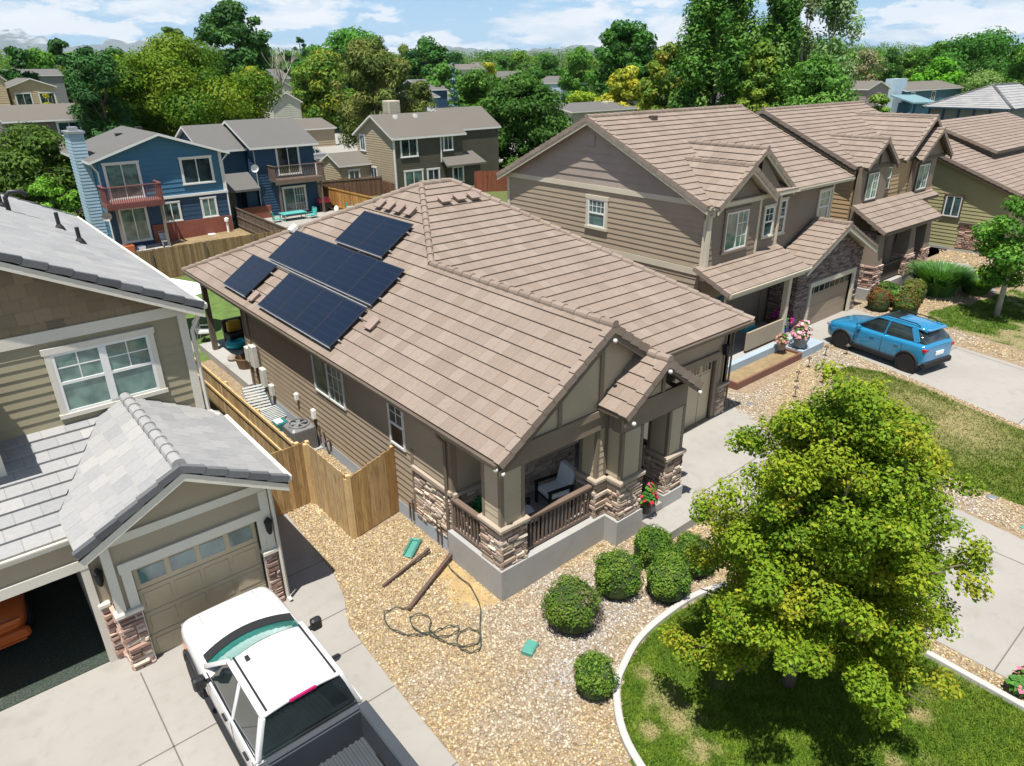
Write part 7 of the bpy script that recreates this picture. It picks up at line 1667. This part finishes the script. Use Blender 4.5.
# patio of the navy house
m_aqua = M_plain('aqua_furniture', (.08, .36, .33), .5)
tb_ = thing('patio_table', 'aqua rectangular patio table in front of the navy house', 'table', (21.0, 50.0, .1)); b = MB(); b.box(20.1, 21.9, 49.5, 50.5, .78, .83); b.build('tabletop', m_aqua, tb_)
for sx, sy in ((20.2, 49.6), (21.8, 49.6), (20.2, 50.4), (21.8, 50.4)): b = MB(); b.tube([(sx, sy, .1), (sx, sy, .78)], .03, 6); b.build('leg', m_aqua, tb_)
patio_chair('aqua patio chair at the right end of the aqua table', 22.3, 49.6, .1, rad(-80), m_aqua, m_aqua, None); patio_chair('aqua patio chair at the left end of the aqua table', 19.7, 49.9, .1, rad(80), m_aqua, m_aqua, None)
gr = thing('barbecue_grill', 'black barbecue with a red cover by the navy house', 'barbecue', (24.3, 51.6, .1)); b = MB(); b.bbox(23.8, 24.8, 51.3, 51.9, .5, .95, .04); b.build('body', m_dark, gr); b = MB(); b.bbox(23.85, 24.75, 51.3, 51.9, .95, 1.35, .12); b.build('cover', M_plain('red_cover', (.5, .03, .07), .5), gr)
for sx in (23.9, 24.7): b = MB(); b.box(sx-.03, sx+.03, 51.4, 51.8, .1, .5); b.build('leg', m_dark, gr)
gt_ = thing('gas_tank', 'white gas cylinder beside the red-covered barbecue', 'gas cylinder', (25.0, 51.0, .1)); b = MB(); b.lathe((25.0, 51.0, .1), [(.16, 0), (.19, .08), (.19, .42), (.12, .52), (.05, .54), (.05, .6)], 14); b.build('tank', m_wlight, gt_, smooth=True)
sld = thing('toy_slide', 'small aqua toy slide on the patio of the navy house, beside the orange fence', 'toy slide', (25.0, 47.6, .1)); b = MB(); b.prism([(24.6, 46.6, .12), (24.6, 48.2, 1.0), (24.6, 48.5, 1.0), (24.6, 48.5, .9), (24.6, 48.2, .9), (24.6, 46.6, .06)], (.5, 0, 0)); b.build('chute', M_plain('mint_plastic', (.2, .55, .45), .4), sld); b = MB(); b.box(24.6, 24.68, 48.5, 48.56, .1, 1.3); b.box(25.02, 25.1, 48.5, 48.56, .1, 1.3); b.build('ladder', m_aqua, sld)
bn = thing('storage_bin', 'grey-green bin standing against the orange cedar fence', 'bin', (24.7, 46.0, .1)); b = MB(); b.bbox(24.4, 25.1, 45.7, 46.4, .1, 1.1, .04); b.build('bin', M_plain('grey_green_bin', (.12, .18, .17), .6), bn); b = MB(); b.bbox(24.36, 25.14, 45.66, 46.44, 1.1, 1.2, .04); b.build('lid', m_dark, bn)
# below the red balcony
st = thing('push_chair', 'folded grey pushchair below the red balcony of the blue house', 'pushchair', (11.6, 48.3, 0)); b = MB()
for sx in (11.4, 11.8): b.tube([(sx, 48.0, .12), (sx, 48.5, .55), (sx, 48.75, 1.0)], .02, 6); b.tube([(sx, 48.6, .12), (sx, 48.2, .5)], .02, 6)
b.tube([(11.4, 48.75, 1.0), (11.8, 48.75, 1.0)], .025, 6); b.build('frame', m_metal, st); b = MB(); b.obox((11.4, 48.2, .4), (.4, 0, 0), (0, .35, .05), (0, -.02, .05)); b.obox((11.4, 48.5, .45), (.4, 0, 0), (0, .05, 0), (0, .15, .45)); b.build('seat', m_metal, st)
for sx in (11.38, 11.82):
    for sy in (48.0, 48.6): b = MB(); b.lathe((sx, sy, .12), [(.12, -.03), (.12, .03)], 14, axis='x'); b.build('wheel', m_black, st)
for lab, x, y, m, s in (('orange toy box below the red balcony', 9.3, 48.3, m_opaint, .4), ('white bucket below the red balcony beside the sliding door', 10.2, 48.6, m_wlight, .22), ('white utility box on the dirt by the brick base of the blue house', 14.8, 49.2, m_wlight, .22)):
    bx = thing('toy_box' if 'toy' in lab else ('bucket' if 'bucket' in lab else 'utility_box'), lab, 'box', (x, y, 0)); b = MB(); b.ring([[(x+a*s*.8, y+c*s*.8, 0) for a, c in ((-1, -1), (1, -1), (1, 1), (-1, 1))], [(x+a*s, y+c*s, s*1.3) for a, c in ((-1, -1), (1, -1), (1, 1), (-1, 1))]]); b.build('box', m, bx, bevel=.02)
po = thing('vent_post', 'white vent post beside the brick base of the blue house', 'post', (15.9, 49.1, 0)); b = MB(); b.tube([(15.9, 49.1, 0), (15.9, 49.1, 1.0)], .08, 8); b.lathe((15.9, 49.1, 1.0), [(.16, 0), (.16, .18), (.04, .26)], 10); b.build('post', m_wlight, po)

# ================================================================== clipped round shrubs
SH = [(.075, .15, .018), (.105, .19, .024), (.05, .115, .014), (.14, .21, .03)]
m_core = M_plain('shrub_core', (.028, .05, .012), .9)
def shrub(label, x, y, rx, ry, h, cols=SH, dens=1.0, size=.032, seed=1, core=True, cat='shrub', flat=1.0, extra=None):
    g = gz(x); t_ = thing('shrub', label, cat, (x, y, g)); r = np.random.default_rng(seed)
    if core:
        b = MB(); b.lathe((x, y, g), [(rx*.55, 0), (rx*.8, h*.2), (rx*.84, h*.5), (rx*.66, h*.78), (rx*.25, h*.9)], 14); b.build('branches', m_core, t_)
    cl = [(x, y, g+h*.48, rx*.88, ry*.88, h*.46)]
    for _ in range(22):
        a = r.uniform(0, 6.28); e = r.uniform(-.3, 1.2); cl.append((x+rx*.68*math.cos(a)*math.cos(e), y+ry*.68*math.sin(a)*math.cos(e), g+h*.5+h*.36*math.sin(e), rx*r.uniform(.26, .46), ry*r.uniform(.26, .46), h*r.uniform(.14, .25)))
    n = int(9000*dens*rx*h/(.6*.9)); foliage('leaves', m_leaf, t_, cl, n, size*.75, cols, seed=seed, shell=7, up=.4, gain=1.25)
    return t_
S0 = [(.08, .14, .018), (.11, .18, .024), (.17, .145, .085), (.06, .12, .014)]
shrub('biggest round shrub with a bald greyish patch, nearest the porch corner', 7.9, 7.62, .62, .6, 1.0, S0, seed=3)
foliage('bare_twigs', m_needle, bpy.data.objects['shrub'], [(8.3, 7.32, .42, .2, .2, .25), (8.05, 7.16, .3, .2, .15, .2), (8.38, 7.6, .4, .14, .2, .2)], 900, .03, [(.22, .19, .16), (.28, .25, .22), (.16, .13, .1)], seed=33, asp=.2, gain=1.0)
shrub('round dark green shrub behind the bald-patched one, left of the pair by the porch front', 9.25, 7.65, .56, .55, 1.0, seed=4)
shrub('round bright shrub closest to the flower pot and porch step', 10.55, 7.75, .50, .5, .88, seed=5)
shrub('round shrub beside the white edging, touching the maple branches', 9.95, 6.86, .52, .5, .95, seed=6)
shrub('smallest round shrub standing alone against the curving white edging', 7.0, 6.15, .42, .42, .78, seed=7)
shrub('low round shrub mostly hidden behind the maple near the white edging', 11.0, 6.95, .5, .5, .8, seed=8)
shrub('small bright shrub in front of the porch step landing', 11.5, 7.45, .3, .3, .4, seed=9)
RED = [(.16, .075, .03), (.2, .12, .03), (.08, .1, .02), (.13, .06, .02)]
shrub('russet rounded shrub beside the far garage, left one', 31.55, 12.25, .56, .52, 1.0, RED, size=.06, seed=10, dens=.5)
shrub('russet and green shrub in the gravel behind the blue car, nearer one', 31.75, 11.2, .62, .58, 1.05, RED+[(.06, .12, .02)], size=.06, seed=11, dens=.5)
shrub('olive bush against the porch of the brown house', 33.4, 12.7, .55, .5, .85, [(.06, .12, .02), (.1, .13, .03), (.04, .09, .015)], size=.07, seed=12, dens=.5)
shrub('yellow-green bush between the russet shrubs and the ornamental grass', 33.9, 11.75, .6, .55, 1.05, [(.12, .15, .03), (.08, .13, .02), (.15, .14, .04)], size=.07, seed=13, dens=.5)
def tuft(label, x, y, R_, h, n, cols, seed):
    t_ = thing('ornamental_grass', label, 'grass clump', (x, y, gz(x))); r = np.random.default_rng(seed); a = r.uniform(0, 6.283, n); rr = R_*.45*np.sqrt(r.random(n)); hh = h*r.uniform(.6, 1.1, n); lean = r.uniform(.2, .75, n)*R_*.8
    p0 = np.column_stack([x+rr*np.cos(a), y+rr*np.sin(a), np.full(n, gz(x))]); o = np.column_stack([np.cos(a), np.sin(a), np.zeros(n)]); tn = np.column_stack([-np.sin(a), np.cos(a), np.zeros(n)])*.02
    p1 = p0+o*lean[:, None]*.4+np.column_stack([np.zeros(n), np.zeros(n), hh*.7]); p2 = p0+o*lean[:, None]*1.15+np.column_stack([np.zeros(n), np.zeros(n), hh])
    vs = np.stack([p0-tn, p0+tn, p1+tn, p1-tn, p1-tn, p1+tn, p2+tn*.3, p2-tn*.3], 1).reshape(-1, 3); c = np.array(cols)[r.integers(0, len(cols), n)]*r.uniform(.7, 1.3, (n, 1))
    np_mesh('blades', vs, np.arange(n*8).reshape(-1, 4), m_leaf, t_, cols=np.repeat(c, 2, axis=0))
tuft('big feathery green ornamental grass clump before the brown house porch', 36.0, 11.5, 1.5, 1.25, 5000, [(.08, .2, .05), (.11, .24, .06), (.06, .16, .04)], 3)
tuft('lower green ornamental grass clump beside the young tree', 37.6, 10.4, 1.1, .7, 2000, [(.07, .17, .03), (.1, .2, .04)], 4)
tuft('spiky pale green grass clump between the russet shrubs', 32.8, 12.0, .7, .6, 900, [(.12, .24, .05), (.08, .18, .03)], 5)

# ================================================================== trees
def tree(label, x, y, z0, H, R_, crown0, cols, n, leaf, seed, cat='tree', name='tree', trunk=.18, bark=None, clumps=40, cr=.3, mat=None, shape='round', lean=(0, 0), up=.5, asp=.55, group=None, limbs=5, sq=1.0):
    t_ = thing(name, label, cat, (x, y, z0), group=group); r = np.random.default_rng(seed); zc0 = z0+crown0; hc = H-crown0; bk = bark or m_bark
    P_ = []
    def prof(u):
        if shape == 'round': return (max(0, 1-(2*u-1)**2))**.5
        if shape == 'cone': return max(.04, 1-u)*(1 if u > .08 else .7)
        if shape == 'oval': return (max(0, 1-(2*u-1)**2))**.5*(1-.35*u)+.12*(u < .9)
        if shape == 'wide': return min(1, (max(0, 1-(1.9*u-.85)**2))**.45)
        if shape == 'column': return .55+.45*math.sin(math.pi*min(1, u*1.1+.05)) if u < .97 else .3
        return 1
    for k in range(clumps):
        u = r.random()**.85; a = r.uniform(0, 6.283); rr = R_*prof(u)*(r.random()**.4)*.86; s = R_*cr*r.uniform(.65, 1.35)*(1 if shape != 'cone' else (.35+.8*(1-u)))
        P_.append((x+lean[0]*u+rr*math.cos(a), y+lean[1]*u+rr*math.sin(a), zc0+hc*u, s, s, s*.62*sq))
    cr_o = foliage('crown', mat or m_leaf, t_, P_, n, leaf, cols, seed=seed+1, up=up, asp=asp, shell=3.0)
    b = MB(); top = V((x+lean[0]*.5, y+lean[1]*.5, zc0+hc*.55))
    b.tube([(x, y, z0-.1), (x+.02*trunk, y, z0+crown0*.6), (x, y, zc0+hc*.15), top, (x+lean[0], y+lean[1], z0+H*.93)], [trunk*1.25, trunk, trunk*.85, trunk*.45, trunk*.1], 8)
    for k in range(limbs):
        c = P_[k*len(P_)//max(1, limbs)]; s0 = V((x, y, zc0+hc*min(.5, max(.02, (c[2]-zc0)/hc-.25)))); b.tube([s0, s0.lerp(V(c[:3]), .5)+V((0, 0, -.06*R_)), V(c[:3])], [trunk*.5, trunk*.3, trunk*.08], 6)
    b.build('trunk', bk, t_, smooth=True)
    return t_
# the maple in front
def maple():
    x, y, z0 = 9.75, 3.95, .05; t_ = thing('maple_tree', 'big yellow-green maple on the front lawn casting a dark shadow', 'tree', (x, y, z0)); r = np.random.default_rng(5)
    P_ = []; br = []
    for k in range(60):
        a = k*2.39996+r.uniform(-.3, .3); u = ((k+.5)/60); el = rad(-5+88*u)+r.uniform(-.1, .1); Lb = (2.1+.2*u)*r.uniform(.84, 1.08)
        st_ = V((x-.3-.1*u, y-.28-.1*u, z0+1.75+2.15*u)); d = V((math.cos(a)*math.cos(el), math.sin(a)*math.cos(el), math.sin(el))); e = st_+d*Lb; m = st_+d*Lb*.5+V((0, 0, -.08)); br.append((st_, m, e))
        for tt, rs in ((.4, .30), (.6, .34), (.8, .32), (.93, .26)):
            c = st_.lerp(e, tt); n = 2
            for q_ in range(n):
                o = V(r.normal(0, .22, 3)); P_.append((c.x+o.x, c.y+o.y, c.z+o.z*.7+.1, rs*r.uniform(.7, 1.25), rs*r.uniform(.7, 1.25), rs*r.uniform(.55, .95)))
    cols = [(.115, .19, .012), (.155, .23, .014), (.085, .155, .010), (.19, .24, .015), (.225, .235, .017), (.125, .205, .012), (.185, .245, .016)]
    for k in range(8): a = k*2.4; P_.append((x-.35+1.15*math.cos(a)*(.5+.5*(k%3)/2), y-.3+1.15*math.sin(a)*(.5+.5*(k%3)/2), z0+2.3+3.3*k/8, .6, .6, .5))
    foliage('crown', m_leaf, t_, P_, 210000, .032, cols, seed=8, up=.85, asp=.6, shell=2.4, coh=.7, rnd=.5, jit=(.65, 1.3), gain=1.22)
    b = MB(); b.tube([(x, y, z0-.1), (x-.12, y-.1, z0+.7), (x-.3, y-.28, z0+1.6), (x-.36, y-.34, z0+3.4), (x-.4, y-.38, z0+5.4)], [.13, .10, .09, .05, .012], 10)
    for s_, m, e in br: b.tube([s_, m, e], [.04, .028, .008], 6)
    b.build('trunk', m_bark, t_, smooth=True)
maple()
MG = [(.045, .13, .015), (.065, .165, .02), (.03, .095, .012), (.085, .185, .025)]
YG = [(.075, .135, .010), (.055, .115, .009), (.105, .15, .010), (.038, .09, .008), (.09, .145, .010)]
DG = [(.02, .07, .015), (.03, .09, .02), (.014, .05, .012)]
YEL = [(.27, .26, .02), (.22, .24, .025), (.32, .28, .025), (.16, .2, .022)]
PINE = [(.06, .095, .018), (.085, .115, .022), (.045, .075, .016), (.11, .12, .03)]
tree('young broad-leaved tree on the far lawn at the right edge', 34.5, 8.5, .3, 5.5, 2.0, 1.5, [(.06, .16, .02), (.09, .2, .025), (.045, .125, .016), (.11, .22, .03)], 14000, .09, 21, clumps=60, trunk=.11, bark=m_pbark, lean=(.9, -.7))
def px_tree(label, px, top, D, R_px, base_crown, cols, n, seed, shape='round', leaf=None, z0=None, **kw):
    """stand a tree D metres away under a direction in the picture; its top reaches the given height"""
    q = atd(px, top, D); g = gz(q.x) if z0 is None else z0; H = q.z-g; R_ = R_px/F_PX*D*.98
    return tree(label, q.x, q.y, g, H, R_, H*base_crown, cols, n, leaf or R_*.06, seed, shape=shape, **kw)
px_tree('dark bushy tree at the left edge beside the grey tiled roof', 26, 134, 60, 44, .08, [(.045, .085, .014), (.065, .115, .018), (.03, .06, .01)], 13000, 31, 'wide', clumps=70, leaf=.15)
px_tree('small bright green bush between the bushy tree and the blue house chimney', 48, 181, 56, 21, .05, [(.09, .2, .02), (.12, .25, .03)], 4000, 32, 'round', clumps=26, leaf=.12)
px_tree('dark green pine standing left of the big spreading yellow-green tree', 88, 43, 84, 26, .1, DG, 14000, 33, 'oval', clumps=80, leaf=.22, mat=m_needle, asp=.3)
px_tree('very large spreading yellow-green tree behind the blue house', 172, 49, 92, 78, .16, YG, 60000, 34, 'wide', clumps=75, cr=.25, leaf=.17, trunk=.45, limbs=10)
px_tree('tall dark green cottonwood rising into the sky left of the bare tree', 229, 6, 170, 37, .25, [(.03, .085, .018), (.045, .11, .025), (.02, .06, .014)], 14000, 35, 'oval', clumps=75, cr=.24, leaf=.42, trunk=.5)
px_tree('thin leafy-topped tree left of the tall cottonwood', 169, 26, 150, 14, .4, [(.06, .11, .03), (.08, .12, .04)], 2200, 36, 'column', clumps=26, leaf=.4)
px_tree('small yellow tree beneath the bare tree', 252, 68, 150, 17, .1, YEL, 4000, 37, 'round', clumps=26, leaf=.3)
px_tree('yellow bush in front of the tan house at the left edge', 50, 91, 115, 10, .1, YEL, 2200, 371, 'round', clumps=18, leaf=.25)
px_tree('leafy green tree left of the big olive pine', 322, 56, 135, 34, .12, [(.07, .15, .02), (.10, .17, .025), (.05, .11, .015), (.15, .17, .02)], 14000, 38, 'oval', clumps=70, leaf=.3)
px_tree('bright green round tree far behind the olive pine', 352, 33, 230, 34, .1, [(.045, .14, .015), (.06, .17, .02)], 9000, 39, 'round', clumps=50, leaf=.5)
px_tree('big olive-brown pine behind the tan house with the rooftop cooler', 371, 40, 88, 46, .1, PINE, 26000, 40, 'oval', clumps=130, cr=.22, leaf=.28, mat=m_needle, asp=.22, trunk=.35)
px_tree('lower olive pine boughs right of the rooftop cooler', 421, 84, 98, 19, .08, PINE, 6000, 41, 'oval', clumps=40, leaf=.25, mat=m_needle, asp=.22)
px_tree('slim blue spruce standing right of the navy-walled house', 453, 61, 88, 10, .05, [(.09, .17, .17), (.12, .21, .2), (.06, .12, .12)], 5000, 42, 'cone', clumps=60, leaf=.24, mat=m_needle, asp=.25)
px_tree('leafy tree just right of the blue spruce', 477, 74, 96, 28, .1, [(.05, .12, .018), (.07, .155, .022), (.035, .085, .012)], 11000, 43, 'round', clumps=60, leaf=.24)
px_tree('large dark leafy tree behind the tan house with the rooftop cooler', 522, 80, 78, 52, .06, [(.035, .09, .014), (.05, .115, .018), (.025, .065, .011)], 26000, 44, 'wide', clumps=120, cr=.23, leaf=.2)
px_tree('dark round tree far beyond in the centre of the treeline', 427, 41, 260, 27, .08, DG+[(.04, .12, .02)], 7000, 45, 'round', clumps=40, leaf=.6)
px_tree('yellow-topped tree in the far centre among tan-roofed houses', 488, 63, 165, 13, .1, YEL+[(.2, .25, .03)], 2500, 46, 'round', clumps=20, leaf=.3)
px_tree('tall rounded dark tree right of centre against the sky', 627, 26, 140, 33, .1, [(.03, .095, .016), (.045, .125, .02), (.02, .065, .012)], 14000, 47, 'round', clumps=75, cr=.25, leaf=.34, trunk=.4)
px_tree('yellow tree in front of the tall rounded dark tree', 627, 67, 105, 26, .08, YEL+[(.28, .28, .03)], 9000, 48, 'round', clumps=46, leaf=.24)
px_tree('low yellow-green bushes left of the yellow tree', 583, 90, 125, 21, .05, [(.17, .24, .02), (.13, .2, .02)], 4500, 49, 'wide', clumps=32, leaf=.22)
px_tree('leafy tree with an orange tinge left of the poplars', 672, 48, 92, 30, .08, [(.09, .15, .02), (.13, .17, .02), (.2, .17, .03), (.05, .11, .015)], 12000, 50, 'oval', clumps=62, leaf=.22)
PO = [(.045, .12, .018), (.065, .15, .024), (.03, .09, .014), (.10, .18, .04)]
px_tree('widest tall poplar, leftmost of the row of poplars', 727, -34, 82, 42, .06, PO, 46000, 51, 'column', clumps=210, cr=.19, leaf=.19, trunk=.3, sq=3.0)
px_tree('second tall poplar with a narrow dense crown', 788, -34, 84, 22, .06, PO, 24000, 52, 'column', clumps=120, cr=.27, leaf=.19, trunk=.26, sq=3.0)
px_tree('thin sparse poplar with a bare grey trunk showing', 812, -12, 88, 12, .3, [(.13, .16, .09), (.09, .13, .05)], 2600, 53, 'column', clumps=34, cr=.36, leaf=.19, bark=m_pbark, trunk=.22, sq=2.6)
px_tree('rightmost tall poplar with an airy pale crown', 843, -26, 90, 24, .25, [(.12, .2, .08), (.07, .15, .04), (.16, .23, .12)], 9000, 54, 'column', clumps=70, cr=.3, leaf=.19, bark=m_pbark, trunk=.24, sq=2.6)
px_tree('bushy green tree at the foot of the poplars behind the brown roof', 818, 58, 76, 38, .04, [(.06, .15, .025), (.085, .18, .03), (.04, .1, .016)], 15000, 55, 'wide', clumps=80, leaf=.18)
px_tree('yellow-green bush between the two poplars', 765, 42, 78, 22, .04, [(.09, .16, .02), (.14, .19, .025), (.06, .12, .018)], 9000, 56, 'oval', clumps=50, leaf=.19)
px_tree('pale grey-green scrubby tree right of the poplars', 868, 52, 165, 20, .05, [(.16, .17, .09), (.1, .14, .05), (.2, .18, .11)], 5000, 57, 'oval', clumps=40, leaf=.24)
px_tree('bushes behind the brown roof ridge by the pale chimney', 880, 93, 52, 19, .05, [(.09, .17, .025), (.13, .2, .04)], 6000, 58, 'wide', clumps=46, leaf=.14)
px_tree('bright dense round tree above the slate-blue house', 941, 63, 195, 21, .08, [(.07, .2, .012), (.09, .24, .016), (.05, .15, .01)], 7000, 59, 'wide', clumps=46, leaf=.42)
px_tree('dark broad tree on the skyline right of the poplars', 992, 37, 230, 46, .06, [(.03, .1, .014), (.045, .13, .02)], 14000, 60, 'wide', clumps=80, cr=.22, leaf=.4)
px_tree('pale feathery tree between the slate-blue house and the grey stucco house', 984, 76, 190, 30, .06, [(.12, .2, .05), (.16, .23, .08), (.08, .15, .03)], 11000, 61, 'wide', clumps=66, leaf=.22)
px_tree('dark upright conifer on the skyline under the mountains at the left', 57, 39, 230, 14, .1, DG, 3500, 62, 'oval', clumps=34, leaf=.5, mat=m_needle)
px_tree('dark tree at the left edge under the mountains', 6, 46, 170, 17, .05, DG+[(.03, .09, .02)], 4500, 63, 'round', clumps=34, leaf=.4)
px_tree('slim lone tree on the skyline between the bare tree and the olive pine', 299, 37, 260, 6, .55, [(.05, .12, .06)], 900, 64, 'round', clumps=12, leaf=.5)
px_tree('dark green tree behind the navy-walled house', 445, 68, 150, 22, .08, [(.06, .15, .02), (.05, .13, .02), (.08, .17, .03)], 6000, 65, 'round', clumps=40, leaf=.35)
px_tree('green tree behind the white gabled house', 303, 62, 190, 18, .08, [(.05, .13, .02), (.07, .16, .03)], 4500, 66, 'round', clumps=34, leaf=.42)
# a bare tree
def bare(label, px, top, D, seed):
    q = atd(px, top, D); r = random.Random(seed); t_ = thing('bare_tree', label, 'tree', (q.x, q.y, gz(q.x))); b = MB()
    def br(p, d, L, rad_, k):
        e = p+d*L; b.tube([p, p.lerp(e, .5)+V((r.uniform(-.1, .1)*L*.3, r.uniform(-.1, .1)*L*.3, 0)), e], [rad_, rad_*.8, rad_*.6], 5)
        if k:
            for _ in range(3): dd = (d+V((r.uniform(-.55, .55), r.uniform(-.55, .55), r.uniform(-.1, .4)))).normalized(); br(p.lerp(e, r.uniform(.6, 1)), dd, L*r.uniform(.5, .72), rad_*.55, k-1)
    br(V((q.x, q.y, 0)), V((.03, 0, 1)), q.z*.42, .32, 4); b.build('trunk', m_pbark, t_)
bare('leafless pale grey tree standing in front of the wooded horizon, left of centre', 271, 27, 140, 4)
# rounded trees of the far belt: a few kinds, copied
def belt():
    r = random.Random(23); kinds = []
    for k, (cols, shp) in enumerate(((MG, 'round'), ([(.035, .10, .016), (.05, .13, .02), (.028, .08, .012)], 'wide'), ([(.08, .17, .02), (.11, .2, .028), (.06, .14, .018)], 'round'), (DG, 'oval'), ([(.055, .14, .02), (.075, .17, .025)], 'wide'), ([(.13, .17, .03), (.10, .15, .025)], 'round'))):
        kinds.append((cols, shp))
    first = {}
    spots = [(px, D) for px in range(-14, 1046, 19) for D in (r.uniform(190, 400),)]
    for i, (px, D) in enumerate(spots):
        px += r.uniform(-9, 9); tp = r.uniform(54, 63) if px < 150 else r.uniform(49, 61) if px < 700 else r.uniform(46, 57); k = r.choice([0, 0, 1, 1, 2, 3, 4, 5]); q = atd(px, tp, D); H = q.z
        lab = 'one of the many rounded green trees of the distant belt under the skyline'; grp = 'rounded trees of the distant belt'
        if k not in first:
            first[k] = tree(lab, q.x, q.y, 0, 14, 6.2, .8, kinds[k][0], 5200, .42, 300+k, shape=kinds[k][1], clumps=34, cr=.34, group=grp, trunk=.3, limbs=3); o = first[k]
        else: o = copy_tree(first[k])
        o['label'] = lab; o.location = (q.x, q.y, 0); s = H/14*1.04; w_ = r.uniform(.65, 1.15)*(D/260)**.5; o.scale = (w_, w_, s); o.rotation_euler = (0, 0, r.uniform(0, 6.28))
belt()
# the wooded horizon: one mass nobody could count
def wood():
    r = np.random.default_rng(77)
    for (D0, D1, n, lo, hi, cnt, lf) in ((260, 380, 150, 53, 61, 150000, .36), (380, 560, 220, 49, 57, 130000, .5), (560, 1000, 260, 48, 55, 90000, .85)):
        P_ = []
        for _ in range(n):
            px = r.uniform(-60, 1090); D = r.uniform(D0, D1); tp = r.uniform(lo, hi)-(5 if 780 < px else 0)+2*math.sin(px*.02); q = atd(px, tp, D); R_ = r.uniform(4, 7)*(D/250)**.4
            for k in range(3): P_.append((q.x+r.normal(0, R_*.5), q.y+r.normal(0, R_*.5), max(2, q.z-R_*.6-k*R_*.9), R_, R_, R_*.7))
        o = foliage('woodland', m_leaf, None, P_, cnt, lf, [(.035, .10, .018), (.05, .13, .022), (.025, .07, .014), (.08, .14, .025), (.045, .09, .03), (.11, .14, .03)], seed=79, up=.5, shell=5, coh=1.5, rnd=.3, jit=(.88, 1.12)); o['kind'] = 'stuff'
wood()
